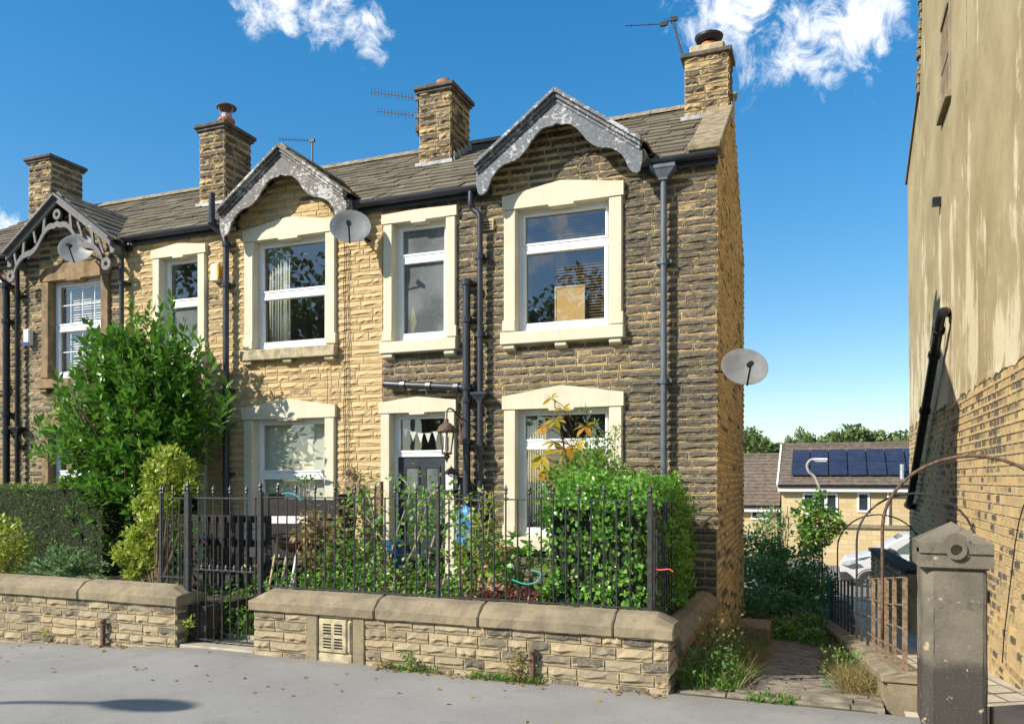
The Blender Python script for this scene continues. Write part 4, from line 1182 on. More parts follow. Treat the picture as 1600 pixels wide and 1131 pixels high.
# ================================================================ iron railing, gate
FY = -2.82; ZR1, ZR0 = 1.565, .66
def finial(m, x, y, z, s=1.0):
    m.lathe([(.008 * s, 0), (.019 * s, .012 * s), (.010 * s, .028 * s), (.022 * s, .045 * s), (.012 * s, .062 * s), (.002, .09 * s)], (x, y, z), 6)
BARM = MB(); BARM.lathe([(.0078, 0), (.0078, 1)], (0, 0, 0), 7); BARMESH = BARM.mesh('bar'); BARMESH.materials.append(M['iron'])
fm = MB(); finial(fm, 0, 0, 0); FINMESH = fm.mesh('finial'); FINMESH.materials.append(M['iron'])
def bars(parent, pts, z0, z1, fin_every=2, fz=None, start=0):
    for i, (x, y) in enumerate(pts):
        o = bpy.data.objects.new('bar', BARMESH); place(o, parent, (x, y, z0)); 
        h = z1 - z0 + (.045 if (i + start) % fin_every == 0 else 0); o.scale = (1, 1, h)
        o.rotation_euler = (random.uniform(-.006, .006), random.uniform(-.006, .006), 0)
        if (i + start) % fin_every == 0:
            f = bpy.data.objects.new('finial', FINMESH); place(f, o, (x, y, z0)); f.location = (0, 0, 1.0); f.scale = (1, 1, 1 / h)
def post(parent, x, y, z0, z1, w=.05):
    m = MB(); m.box(x - w / 2, x + w / 2, y - w / 2, y + w / 2, z0, z1); finial(m, x, y, z1, 1.25)
    return m.build('post', M['iron'], parent, bevel=.004)
xa, xb = FX(412, FY), FX(1012, FY)
FN = thing('iron_railing', ((xa + xb) / 2, FY, .62), 'long dark iron railing on top of the right garden wall', 'railing')
n = 34
bars(FN, [(xa + .06 + (xb - xa - .1) * i / n, FY) for i in range(n) if i not in (0,)], ZR0 - .03, ZR1, 2)
for z, h in ((ZR1, .012), (ZR0, .012)):
    m = MB(); m.box(xa, xb, FY - .02, FY + .02, z - h / 2, z + h / 2); m.build('rail', M['iron'], FN)
post(FN, FX(407, FY), FY, .1, 1.62, .046); post(FN, FX(685, FY), FY - .01, .58, 1.62, .032); post(FN, xb + .02, FY, .56, 1.59, .04)
# the part that turns back towards the house
bars(FN, [(xb + .03, FY + .12 * k) for k in range(1, 9)], .5, ZR1 - .03, 99, start=1)
m = MB(); m.box(xb + .015, xb + .045, FY, FY + 1.05, ZR1 - .035, ZR1 - .022); m.box(xb + .015, xb + .045, FY, FY + 1.05, .6, .612); m.build('rail', M['iron'], FN)
p0, p1 = at(1042, 836, -1.3), at(1092, 813, -.25)
m = MB(); m.bar((-1.16, -1.55, 1.27), (-1.2, -.05, 1.34), .025, .012); m.build('rail', M['rustpale'], FN)

GT = thing('iron_gate', (FX(350, FY), FY, .03), 'tall narrow iron gate with slim bars between the two garden walls', 'gate')
ga, gb = FX(306, FY), FX(400, FY)
GZ1 = FZ(350, 778, FY); GZM = FZ(350, 891, FY); GZ0 = .06
pts = [(ga + .03 + (gb - ga - .04) * i / 7, FY) for i in range(8)]
bars(GT, pts, GZ0, GZ1, 2)
for i in range(7):
    x = (pts[i][0] + pts[i + 1][0]) / 2
    f = bpy.data.objects.new('finial', FINMESH); place(f, GT, (x, FY, GZM)); f.scale = (.9, .9, .7)
for z in (GZ1, GZM, GZ0): m = MB(); m.box(ga, gb, FY - .014, FY + .014, z - .008, z + .008); m.build('rail', M['iron'], GT)
post(GT, FX(294, FY), FY, -.02, 1.62, .052)
m = MB(); m.box(gb - .06, gb + .02, FY - .03, FY - .01, .95, 1.05); m.build('latch', M['iron'], GT, bevel=.004)
FS = thing('iron_railing', (FX(270, FY), FY, .62), 'short iron railing panel beside the gate above the left wall', 'railing')
sa, sb = FX(254, FY), FX(288, FY)
bars(FS, [(sa + (sb - sa) * i / 4, FY) for i in range(5)], .60, ZR1 - .02, 2)
for z in (ZR1 - .02, .70): m = MB(); m.box(sa - .01, sb + .03, FY - .014, FY + .014, z - .007, z + .007); m.build('rail', M['iron'], FS)
post(FS, sa - .02, FY, .58, 1.58, .03)

# ================================================================ path, wall, railings and hoops on the right
pg = thing('path_setts', (-.3, -1, 0), '', '')
bpy.data.objects.remove(pg)
m = MB(); ys = [-2.96, -1, 1, 3, 5, 7, 9]
pl = lambda y: (-1.16, .62 - .1 * (y + 3) if y < 2 else .12)
base = sheet('path', M['ground'], [-1.15, -.6, 0, .35], [-2.96, -2.7, 0, 3, 5.4, 9], .006)
sett = MB(); 
vs, fs, uv = stone_variant(777, 3, 2, .008, .004)
sett.v = [(x, z, -y) for x, y, z in vs]; sett.f = fs
SETT = sett.mesh('paving_stone')
SETT.materials.append(MAT('worn_path_stone', (.22, .185, .14), .9, .4, 7, .5, 40, .01))
rg = random.Random(9); y = -2.93
while y < 6.5:
    d = rg.uniform(.13, .2); x = -1.14
    while x < .38:
        w_ = rg.uniform(.28, .6); w_ = min(w_, .42 - x)
        o = bpy.data.objects.new('paving_stone', SETT); place(o, base, (x + w_ / 2, y + d / 2, gz(0, y + d / 2) + .018 + rg.uniform(-.006, .006)))
        o.scale = (w_ - .015, d - .015, 1); o.rotation_euler = (-.117 + rg.uniform(-.02, .02), rg.uniform(-.02, .02), 0); x += w_
    y += d
# step by the gable
m = MB(); m.box(-1.17, -.72, 1.9, 2.6, -.7, gz(0, 2) + .28); o = m.build('stone_step', M['coping'], bevel=.02); tag(o, 'low stone step against the gable beside the path', 'step')

# stone gate post
GPX, GPY = .84, -3.0
GP = thing('stone_gatepost', (GPX, GPY, 0), 'square stone gatepost with a pointed cap and round hole, soot-stained at the foot', 'gatepost')
def postmat():
    t = NT('gatepost_stone')
    n1 = t.noise(3, 6, .6); n2 = t.noise(40, 5, .7)
    z = t.n('ShaderNodeSeparateXYZ', None, i0=t.pos()).outputs[2]
    c = t.mix(t.ramp(n1, .3, .7), (.115, .102, .083), (.185, .162, .126))
    zz = t.math('ADD', z, t.math('MULTIPLY', t.math('SUBTRACT', t.noise(2.5, 5), .5), .35))
    c = t.mix(t.ramp(zz, .52, .40, 0, .9), c, (.05, .045, .042))
    c = t.mix(t.ramp(t.noise(16, 4, .6), .66, .70, 0, .8), c, (.46, .39, .28))
    c = t.mix(t.ramp(t.noise(60, 4, .7), .58, .7, 0, .5), c, (.30, .27, .21))
    c = t.mix(t.ramp(t.noise(7, 6, .7), .55, .68, 0, .6), c, (.06, .055, .05))
    c = t.mix(t.ramp(t.noise(4.5, 4, .5), .70, .72), c, (.38, .29, .18))
    return t.done(t.pbsdf(c, .9, t.bump(t.math('ADD', n2, n1), .5, .01), 0, .2))
M['gatepost'] = postmat()
a = .20
m = MB(); ch = .055
m.prism([(GPX - a + ch, GPY - a), (GPX + a - .02, GPY - a), (GPX + a, GPY - a + .02), (GPX + a, GPY + a), (GPX - a, GPY + a), (GPX - a, GPY - a + ch)], -.2, 1.12, 'z'); roughen(m.build('shaft', M['gatepost'], GP), 4, .005)
m = MB(); m.box(GPX - a - .005, GPX + a + .005, GPY - a - .005, GPY + a + .005, 1.12, 1.135); m.build('neck', M['gatepost'], GP)
# cap: block with four little gables and a pyramid
zc = 1.135; b = a + .03
m = MB(); m.box(GPX - b, GPX + b, GPY - b, GPY + b, zc, zc + .12)
m.add([(GPX - b, GPY - b, zc + .12), (GPX + b, GPY - b, zc + .12), (GPX + b, GPY + b, zc + .12), (GPX - b, GPY + b, zc + .12), (GPX, GPY, zc + .31), (GPX - b, GPY - b, zc + .17), (GPX + b, GPY - b, zc + .17), (GPX + b, GPY + b, zc + .17), (GPX - b, GPY + b, zc + .17)],
      [(5, 6, 4), (6, 7, 4), (7, 8, 4), (8, 5, 4), (0, 1, 6, 5), (1, 2, 7, 6), (2, 3, 8, 7), (3, 0, 5, 8)])
n = 12
pd = [(GPX - b, zc + .10), (GPX - b, zc + .13), (GPX - .13, zc + .14), (GPX - .098, zc + .165)] + [(GPX + .088 * math.cos(math.radians(165 - 15 * k_)), zc + .15 + .088 * math.sin(math.radians(165 - 15 * k_))) for k_ in range(11)] + [(GPX + .098, zc + .165), (GPX + .13, zc + .14), (GPX + b, zc + .13), (GPX + b, zc + .10)]
m.prism(pd, GPY - b - .016, GPY - b * .35)
pr = [(GPX - .13, zc + .118)] + [(GPX + .085 * math.cos(math.pi - math.pi * k / n), zc + .12 + .075 * math.sin(math.pi * k / n)) for k in range(n + 1)] + [(GPX + .13, zc + .118)]
cp = m.build('cap', M['gatepost'], GP)
pass
cut = MB(); cut.lathe([(.038, -.3), (.038, .3)], (0, 0, 0), 20); cut.xform(Matrix.Translation((GPX, GPY - b, zc + .125)) @ Matrix.Rotation(R(90), 4, 'X') @ Matrix.Translation((0, 0, .24)))
cuto = cut.build('cutter', None); bo = cp.modifiers.new('hole', 'BOOLEAN'); bo.operation = 'DIFFERENCE'; bo.object = cuto; bo.solver = 'EXACT'; bo.use_self = True
bpy.context.view_layer.update(); dg = bpy.context.evaluated_depsgraph_get(); nm_ = bpy.data.meshes.new_from_object(cp.evaluated_get(dg)); cp.modifiers.clear(); cp.data = nm_; bpy.data.objects.remove(cuto)
m = MB(); k = 16
for (r0, r1, y0_, y1_) in ((.038, .066, GPY - b - .030, GPY - b - .010),):
    for i in range(k):
        a0, a1 = 2 * math.pi * i / k, 2 * math.pi * (i + 1) / k
        cx_, cz_ = GPX, zc + .125
        P = lambda r, t, y: (cx_ + r * math.cos(t), y, cz_ + r * math.sin(t))
        m.add([P(r0, a0, y0_), P(r1, a0, y0_), P(r1, a1, y0_), P(r0, a1, y0_), P(r0, a0, y1_), P(r1, a0, y1_), P(r1, a1, y1_), P(r0, a1, y1_)], [(0, 1, 2, 3), (0, 3, 7, 4), (1, 5, 6, 2)])
m.build('round_hole', M['gatepost'], cp)
m = MB(); m.lathe([(.040, 0), (.040, .004)], (0, 0, 0), 16); m.xform(Matrix.Translation((GPX, GPY - b + .045, zc + .125)) @ Matrix.Rotation(R(90), 4, 'X')); m.build('hole_back', M['dressed_grey'], cp)
m = MB(); m.box(GPX + a, GPX + a + .035, GPY - .05, GPY + .02, .88, .96); m.build('hinge_pin', M['iron'], GP)
m = MB(); m.tube([(GPX + a + .04, GPY - .08, 0), (GPX + a + .04, GPY - .08, .16)], .014); o = m.build('gate_stop', M['iron']); tag(o, 'small iron gate stop standing right of the stone gatepost', 'post')

# low wall between path and drive, stepping down the slope
PW = thing('path_wall', (.4, -1, 0), 'low curved stone wall between the path and the drive', 'wall')
wp = [(.57, -2.82), (.53, -2.2), (.48, -1.2), (.41, .1), (.34, 1.4), (.27, 2.7), (.20, 4.0), (.12, 5.4), (.08, 6.6)]
def wtop(y): return .335 - .124 * (y + 3.17)
for i in range(len(wp) - 1):
    (xa_, ya_), (xb_, yb_) = wp[i], wp[i + 1]
    z0_, z1_ = wtop(ya_), wtop(yb_)
    m = MB(); th = .13
    vs = []
    for (x_, y_, z_) in ((xa_, ya_, z0_), (xb_, yb_ - .01, z1_)):
        vs += [(x_ - th, y_, z_ - 1.0), (x_ + th, y_, z_ - 1.0), (x_ + th, y_, z_ - .09), (x_ - th, y_, z_ - .09)]
    m.add(vs, [(0, 1, 2, 3), (7, 6, 5, 4), (0, 4, 5, 1), (1, 5, 6, 2), (2, 6, 7, 3), (3, 7, 4, 0)]); m.build('wall_body', M['coping'], PW)
    L = math.hypot(xb_ - xa_, yb_ - ya_); k = max(1, round(L / .55))
    for q in range(k):
        t0, t1 = q / k, (q + 1) / k - .012 / L
        m = MB(); vs = []
        for t in (t0, t1):
            x_, y_, z_ = xa_ + (xb_ - xa_) * t, ya_ + (yb_ - ya_) * t, z0_ + (z1_ - z0_) * t
            vs += [(x_ - .18, y_, z_ - .088), (x_ + .18, y_, z_ - .088), (x_ + .18, y_, z_ - .02), (x_ + .08, y_, z_ + .01), (x_ - .08, y_, z_ + .012), (x_ - .18, y_, z_ - .02)]
        n = 6; m.add(vs, [tuple(range(n)), tuple(range(2 * n - 1, n - 1, -1))] + [(j, n + j, n + (j + 1) % n, (j + 1) % n) for j in range(n)]); roughen(m.build('coping_stone', M['coping'], PW), 2, .008)
def wpt(y):
    for i in range(len(wp) - 1):
        if wp[i][1] <= y <= wp[i + 1][1]:
            t = (y - wp[i][1]) / (wp[i + 1][1] - wp[i][1]); return wp[i][0] + (wp[i + 1][0] - wp[i][0]) * t
    return wp[-1][0]
FP = thing('iron_railing', (.3, 0, .2), 'iron railing along the path wall, rusty near the gatepost and black further back', 'railing')
y = -2.72; i = 0; rails = []
while y < 6.3:
    x_ = wpt(y); zt_ = wtop(y) + .72; 
    m = MB(); m.bar((x_, y, wtop(y) - .03), (x_, y, zt_), .036 if y < -.6 else .03, .014, up=(0, 1, 0)); m.build('bar', M['rustpale'] if y < -.6 else M['iron'], FP)
    rails.append((x_, y, zt_)); y += .52 if y < -.6 else .62; i += 1
for k, f in enumerate((0, .22, .40, .58)):
    for nm, seg in (('rustpale', [r for r in rails if r[1] < -.0]), ('iron', [r for r in rails if r[1] > -.6])):
        m = MB(); m.tube([(a_, b_, c_ - f + (0 if k == 0 else .008 * math.sin(b_ * 9 + k))) for a_, b_, c_ in seg], .008, 6); m.build('rail', M[nm], FP)
# green end post
m = MB(); m.box(.04, .09, 6.35, 6.4, -1.3, -.05); o = m.build('green_post', MAT('teal_paint', (.02, .20, .17), .5)); tag(o, 'slim teal green post at the far end of the path railing', 'post')

def hoop(y, xl, zl, zp, xr, zr, r, mat, label):
    h = thing('iron_hoop', (xl, y, zl), label, 'hoop', 'iron hoops over the drive')
    pts = [(xl, y, zl - .3), (xl, y, zl)]
    cx_ = (xl + xr) / 2
    rad = (xr - xl) / 2; zc_ = zp - rad * .92
    for k in range(19):
        a_ = math.pi - math.pi * k / 18
        pts.append((cx_ + rad * math.cos(a_), y, zc_ + rad * .92 * math.sin(a_)))
    m = MB(); m.tube(pts, r, 8); o = m.build('arch', M[mat], h, smooth=True)
    m = MB(); m.tube([(xr - .03, y, zc_), (xr + .02, y, zc_)], r * 2.2, 8); m.build('wall_fixing', M[mat], h)
hoop(-2.35, .43, .75, 1.93, RX - .005, 1.2, .0135, 'rust', 'nearest and largest rusty iron hoop, rising behind the stone gatepost')
hoop(1.6, .37, .4, 1.57, RX - .005, .9, .013, 'iron', 'middle black iron hoop spanning from the path railing to the building')
hoop(7.5, .22, -.2, 1.06, RX - .005, .4, .013, 'iron', 'farthest and smallest black iron hoop in front of the white van')
# dark coped wall between drive and car park
DW = thing('drive_wall', (1.2, 9, -.6), 'short stone wall with black slab coping in front of the white van', 'wall')
m = MB()
q0, q1 = (1.13, 11.2), (1.5, 6.4)
m.bar((q0[0], q0[1], -.7), (q1[0], q1[1], -.7), .25, 1.5); m.build('wall_body', M['mortar'], DW)
m = MB(); m.bar((q0[0] - .02, q0[1] + .08, .09), (q1[0], q1[1], .09), .34, .08); m.build('coping_stone', M['deck'], DW, bevel=.01)
items = []
ang = math.atan2(q1[1] - q0[1], q1[0] - q0[0])
field(items, (q0[0] - .13, q0[1] - .05, 0), ang, -1.5, .04, .11, (.2, .4), lambda z: [(0, 4.8)], [], lambda p, rg: (rg.uniform(.2, .7), rg.random(), .4), seed=93)
set_stones(DW, items, 300, SM, SV, M['stone_j'])
# ================================================================ things on the houses
def dish(label, c, r, aim, wallp, mat='dish'):
    """offset satellite dish: c centre, aim = direction it faces, wallp = point on the wall"""
    c = Vector(c); d = thing('satellite_dish', wallp, label, 'satellite dish', 'satellite dishes on the terrace')
    aim = Vector(aim).normalized(); q = aim.to_track_quat('Z', 'Y').to_matrix().to_4x4()
    T = Matrix.Translation(c) @ q
    m = MB(); n = 24; vs = []; fs = []
    pr = [(0.001, -.0), (.35, .012), (.7, .05), (1.0, .105), (1.02, .105), (1.0, .095), (.7, .035), (.35, -.004), (.001, -.016)]
    for a, z in pr:
        for k in range(n):
            t = 2 * math.pi * k / n; vs.append((r * a * math.cos(t) * 1.0, r * a * math.sin(t) * .93, z * r * 2.2))
    for i in range(len(pr) - 1):
        for k in range(n): fs.append((i * n + k, i * n + (k + 1) % n, (i + 1) * n + (k + 1) % n, (i + 1) * n + k))
    m.add(vs, fs); m.xform(T); o = m.build('reflector', M[mat], d, smooth=True)
    foc = T @ Vector((0, -r * .45, r * 1.15)); edge = T @ Vector((0, -r * .95, .05))
    m = MB(); m.tube([edge, foc], .011, 6); m.build('feed_arm', M['black'], d)
    m = MB(); dd = (T @ Vector((0, 0, 0)) - foc).normalized(); m.tube([foc - dd * .02, foc + dd * .07], [.028, .034], 10); m.build('feed_horn', M['black'], d)
    back = T @ Vector((0, 0, -.05)); w = Vector(wallp)
    m = MB(); m.tube([back + (T.to_3x3() @ Vector((0, 0, .05))), back, Vector((w.x, back.y, w.z)) if abs(w.y - back.y) < abs(w.x - back.x) else Vector((back.x, w.y - .06, back.z)), w], .017, 8); m.build('bracket', M['black'], d)
    return d
p = at(548, 358, -.33); dish('round grey satellite dish on golden wall between two upper windows', p, .27, (.45, -.85, .32), (p.x + .12, 0, p.z - .1))
p = at(122, 391, -.33); dish('weathered satellite dish under the fretwork bargeboard above the leftmost window', p, .27, (.42, -.85, .32), (p.x + .1, 0, p.z - .08))
p = atx(1162, 577, -.86); dish('large satellite dish bracketed to the side gable of the end house', (p.x, p.y, p.z), .255, (.30, -.85, .42), (-1.18, p.y + .1, p.z + .0))

def yagi(m, a, b, n, w, r=.004):
    a = Vector(a); b = Vector(b); m.tube([a, b], .007, 5)
    for i in range(n):
        p = a + (b - a) * (i + .3) / n; m.tube([p + Vector((0, 0, -w)), p + Vector((0, 0, w))], r, 4); 
        
def aerial(name, label, base, mast, arms, mat='rust'):
    t = thing(name, base, label, 'aerial', 'television aerials on the roofs')
    m = MB(); m.tube([Vector(base), Vector(mast)], .016, 7); m.build('mast', M[mat], t)
    for (a, b, n, w) in arms:
        m = MB(); yagi(m, a, b, n, w); m.build('antenna', M[mat], t)
        e = Vector(b); c = MB(); c.box(e.x - .05, e.x + .05, e.y - .02, e.y + .02, e.z - .03, e.z + .03); c.build('clamp', M['black'], t)
    return t
y = CH_M[2] + .1; xm = CH_M[0] - .07
def AP(px, py, yy=None): return at(px, py, y if yy is None else yy)
t = aerial('roof_aerial', 'double rusty aerial clamped to the left side of the short-pot chimney', (xm, y, AP(655, 213).z), (xm, y, AP(655, 152).z),
       [(AP(579, 144), (xm, y, AP(653, 154).z), 14, .065), (AP(589, 174), (xm, y, AP(653, 182).z), 12, .06)])
m = MB(); m.box(xm - .03, xm + .09, y - .05, y + .05, AP(655, 207).z, AP(655, 196).z); m.build('bracket', M['rust'], t)
y2 = RIDGE_Y + .6
b0 = at(488, 262, y2); b1 = at(488, 220, y2)
aerial('roof_aerial', 'thin aerial on a dark mast behind the peeling bargeboard', (b0.x, b0.y, b0.z - .5), b1, [(at(436, 218, y2), b1, 11, .045)], 'pipe')
y3 = CH_A[2] + .5; b0 = Vector((CH_A[0] - .05, y3, at(1069, 110, y3).z)); b1 = at(1051, 32, y3)
aerial('roof_aerial', 'bent aerial leaning from the end chimney with a long thin boom', b0, b1, [(at(977, 41, y3), at(1037, 38, y3), 2, .03), (at(1036, 36, y3), at(1053, 30, y3), 3, .06)], 'iron')

def alarm(label, px, py, w, h, strip):
    c = at(px, py, -.09); t = thing('alarm_box', (c.x, 0, c.z - h / 2), label, 'alarm box', 'alarm boxes on the walls')
    m = MB(); m.box(c.x - w / 2, c.x + w / 2, -.11, -.01, c.z - h / 2, c.z + h / 2); m.build('case', M['white'] if strip else MAT('ivory_plastic', (.74, .66, .46), .5), t, bevel=.018)
    m = MB()
    if strip: m.box(c.x - w / 2 + .012, c.x + w / 2 - .012, -.114, -.1, c.z - h / 2 + .01, c.z - h / 2 + .055); m.build('strobe_strip', MAT('blue_lens', (.03, .05, .5), .3), t)
    else: m.box(c.x + w / 2 - .03, c.x + w / 2 + .004, -.113, -.02, c.z - h / 2 + .05, c.z + h / 2 - .05); m.build('strobe_strip', MAT('amber_lens', (.75, .35, .03), .3), t)
alarm('ivory alarm box with an amber lens beside the narrow upper window', 336, 426, .16, .27, False)
alarm('small white alarm box with a blue strip on the leftmost house', 42, 527, .14, .27, True)

# rusty lantern on a bracket and the small white lantern by the door
c = at(698, 690, -.42); t = thing('wall_lantern', (c.x, -.02, c.z), 'rusty ornate lantern on a wall bracket above the door side', 'lantern')
def hexlathe(m, prof, cc): m.lathe(prof, cc, 6)
m = MB(); m.lathe([(.11, .115), (.125, .12), (.118, .15), (.09, .20), (.045, .235), (.02, .25), (.03, .27), (.012, .29), (.004, .31)], c, 12); m.build('hood', M['rust'], t, smooth=True)
m = MB(); m.lathe([(.06, -.14), (.098, .11)], c, 6); m.build('glass', M['glass_thin'], t)
m = MB()
for k in range(6):
    a_ = 2 * math.pi * k / 6; m.tube([(c.x + .062 * math.cos(a_), c.y + .062 * math.sin(a_), c.z - .14), (c.x + .10 * math.cos(a_), c.y + .10 * math.sin(a_), c.z + .115)], .008, 5)
m.lathe([(.065, -.16), (.07, -.135), (.03, -.165), (.05, -.19), (.02, -.22), (.008, -.26)], c, 10); m.build('cage', M['rust'], t)
m = MB(); m.lathe([(.03, -.12), (.03, .06)], c, 8); m.build('candle', M['white'], t)
m = MB(); m.tube(bez([(c.x, c.y, c.z + .30), (c.x, c.y + .02, c.z + .40), (c.x, c.y + .16, c.z + .42), (c.x + .03, -.03, c.z + .30)], 6), .011, 6)
m.tube(bez([(c.x + .01, -.12, c.z + .37), (c.x + .02, -.05, c.z + .2), (c.x + .03, -.04, c.z + .05)], 5), .009, 6); m.box(c.x + .0, c.x + .06, -.045, -.0, c.z, c.z + .36); m.build('bracket', M['rust'], t)
c = at(705, 753, -.16); t = thing('wall_lantern', (c.x, -.02, c.z), 'small black lantern with pale glass on the right door jamb', 'lantern')
m = MB(); m.box(c.x - .062, c.x + .062, c.y - .062, c.y + .062, c.z - .10, c.z + .09); m.build('glass', MAT('milky_glass', (.72, .72, .68), .3), t)
m = MB()
for sx in (-1, 1):
    for sy in (-1, 1): m.box(c.x + sx * .068 - .007, c.x + sx * .068 + .007, c.y + sy * .068 - .007, c.y + sy * .068 + .007, c.z - .11, c.z + .1)
m.lathe([(.11, .10), (.115, .115), (.05, .17), (.012, .19), (.004, .215)], c, 4); m.box(c.x - .08, c.x + .08, c.y - .08, c.y + .08, c.z - .125, c.z - .108)
m.box(c.x - .012, c.x + .012, c.y + .05, .0, c.z - .16, c.z - .13); m.build('frame', M['black'], t)
# wire sun ornament on the wall
c = at(545, 739, -.07); t = thing('wall_ornament', (c.x, 0, c.z), 'round wire sun ornament hanging on the golden wall beside the lower window', 'ornament')
m = MB()
for r_ in (.05, .09): m.tube([(c.x + r_ * math.cos(k * .3927), -.07, c.z + r_ * math.sin(k * .3927)) for k in range(17)], .008, 5, False)
for k in range(12): a_ = k * math.pi / 6; m.tube([(c.x + .09 * math.cos(a_), -.07, c.z + .09 * math.sin(a_)), (c.x + .14 * math.cos(a_ + .2), -.065, c.z + .14 * math.sin(a_ + .2))], .007, 4)
m.build('wire_rays', M['rustpale'], t)
m = MB(); m.lathe([(.045, 0), (.03, .02), (.004, .03)], (0, 0, 0), 12); m.xform(Matrix.Translation((c.x, -.06, c.z)) @ Matrix.Rotation(R(90), 4, 'X')); m.build('face', M['rust'], t)

# ---------------------------------------------------------------- inside the windows
def venetian(label, x0, x1, z0, z1, y, mat, pitch=.034, tilt=35):
    t = thing('venetian_blind', ((x0 + x1) / 2, y, z0), label, 'blind')
    sm = MB(); sm.box(-.5, .5, -.013, .013, -.0011, .0011); me = sm.mesh('slat'); me.materials.append(mat)
    z = z1 - .04
    while z > z0:
        o = bpy.data.objects.new('slat', me); place(o, t, ((x0 + x1) / 2, y, z)); o.scale.x = x1 - x0; o.rotation_euler.x = R(tilt); z -= pitch
    m = MB(); m.box(x0, x1, y - .02, y + .02, z1 - .03, z1); m.build('head_rail', mat, t)
    m = MB()
    for f in (.18, .5, .82): m.tube([(x0 + (x1 - x0) * f, y - .016, z0), (x0 + (x1 - x0) * f, y - .016, z1)], .0015, 4)
    m.build('cord', mat, t)
x0, x1, z0, z1 = AUP
venetian('brown slatted blind behind the large upper window of the end house', x0 + .45, x1 - .02, z0 + .05, z1 - .05, .24, MAT('brown_slat', (.34, .21, .12), .5), .036, 25)
b0, b1 = at(867, 449, .19), at(914, 500, .19)
t = thing('cork_board', ((b0.x + b1.x) / 2, .19, z0 + .06), 'small framed cork board standing on the sill of the large upper window', 'board')
ck = MAT('cork', (.50, .33, .13), .9, .15, 60, .2)
m = MB(); m.box(b0.x + .02, b1.x - .02, .185, .20, b1.z + .02, b0.z - .02); m.build('cork', ck, t)
m = MB(); m.box(b0.x, b0.x + .02, .178, .203, b1.z, b0.z); m.box(b1.x - .02, b1.x, .178, .203, b1.z, b0.z); m.box(b0.x + .02, b1.x - .02, .178, .203, b1.z, b1.z + .02); m.box(b0.x + .02, b1.x - .02, .178, .203, b0.z - .02, b0.z); m.build('frame', M['woodpale'], t)
# white roller blind in the lower window of the golden house
x0, x1, z0, z1 = BLO
t = thing('roller_blind', ((x0 + x1) / 2, .2, z1), 'pale roller blind pulled down behind the lower window of the golden house', 'blind')
bl = MAT('pale_blind_cloth', (.62, .62, .52), .9, .05, 20, 0)
m = MB(); m.box(x0, x1, .20, .205, z0 + .35, z1 - .04); m.build('cloth', bl, t)
m = MB(); m.tube([(x0, .21, z1 - .03), (x1, .21, z1 - .03)], .025, 10); m.build('roller', bl, t); m = MB(); m.box(x0, x1, .195, .212, z0 + .33, z0 + .352); m.build('bottom_bar', M['white'], t)
# curtains in the upper window
def curtain(label, xa, xb, z0, z1, y, mat):
    m = MB(); n = 40; vs = []
    for z in (z0, z1):
        for k in range(n + 1): vs.append((xa + (xb - xa) * k / n, y + .03 * math.sin(k * 1.25) + .01 * math.sin(k * .5), z))
    m.add(vs, [(k, k + 1, n + 2 + k, n + 1 + k) for k in range(n)])
    o = m.build('curtain', mat, smooth=True); o.modifiers.new('thick', 'SOLIDIFY').thickness = .004; tag(o, label, 'curtain'); return o
cu = MAT('pale_curtain', (.55, .55, .47), .9, .1, 4, 0)
x0, x1, z0, z1 = BUP
curtain('pale pleated curtain at the left of the golden house upper window', x0 + .03, x0 + .42, z0 - .05, z1, .27, cu)
x0, x1, z0, z1 = ALO
curtain('pale curtain inside the lower window of the end house', x0 + .03, x0 + .30, z0 - .05, z1, .27, cu)
x0, x1, z0, z1 = CUP
venetian('white slatted blind behind the grid window of the leftmost house', x0 + .02, x1 - .02, z0 + .02, z1 - .04, .22, M['white'], .04, 50)
# things on the inner sill of the narrow upper window
x0, x1, z0, z1 = ANR
q = at(646, 520, .17); t = thing('yellow_leaf_ornament', (q.x, .17, z0 + .07), 'tall yellow leaf-shaped ornament inside the narrow upper window', 'ornament')
m = MB(); m.prism([(q.x - .008, z0 + .05), (q.x + .008, z0 + .05), (q.x + .012, z0 + .14), (q.x + .06, z0 + .26), (q.x + .035, z0 + .40), (q.x + .01, z0 + .5), (q.x - .03, z0 + .38), (q.x - .04, z0 + .25), (q.x - .012, z0 + .14)], .150, .156); m.build('blade', MAT('yellow_plastic', (.75, .75, .08), .5, .15, 20, 0), t)
q = at(682, 520, .19); n = 60; P = np.array([[q.x, .19, z0 + .08]]) + NR.normal(size=(n, 3)) * [.06, .012, .03]; t = thing('sill_plant', (q.x, .19, z0 + .07), 'small bright green plant with red flowers inside the narrow upper window', 'house plant')
tag(leaves('foliage', P, rnd_dir(n, .8) * [1, .2, 1], NR.uniform(.05, .1, n), NR.uniform(.012, .02, n), M['rose'], t), kind='stuff')
m = MB(); m.lathe([(.04, 0), (.055, .07)], (q.x, .19, z0 + .02), 12); m.build('pot', M['terracotta'], t)
# bunting behind the fanlight
x0, x1 = ADR[0] + .07, ADR[1] - .07; zf = ADR[3] - .17
t = thing('bunting', ((x0 + x1) / 2, .16, zf), 'string of white triangular bunting behind the glass above the door', 'bunting')
fl = MB(); fl.add([(-.045, 0, 0), (.045, 0, 0), (0, .004, -.13)], [(0, 1, 2)]); fme = fl.mesh('pennant'); fme.materials.append(M['white'])
pts = []
for k in range(6):
    f = (k + .5) / 6; z = zf - .10 * (1 - (2 * f - 1) ** 2); o = bpy.data.objects.new('pennant', fme); place(o, t, (x0 + (x1 - x0) * f, .155, z)); 
for k in range(13): f = k / 12; pts.append((x0 + (x1 - x0) * f, .157, zf - .10 * (1 - (2 * f - 1) ** 2)))
m = MB(); m.tube(pts, .003, 4); m.build('string', M['white'], t)

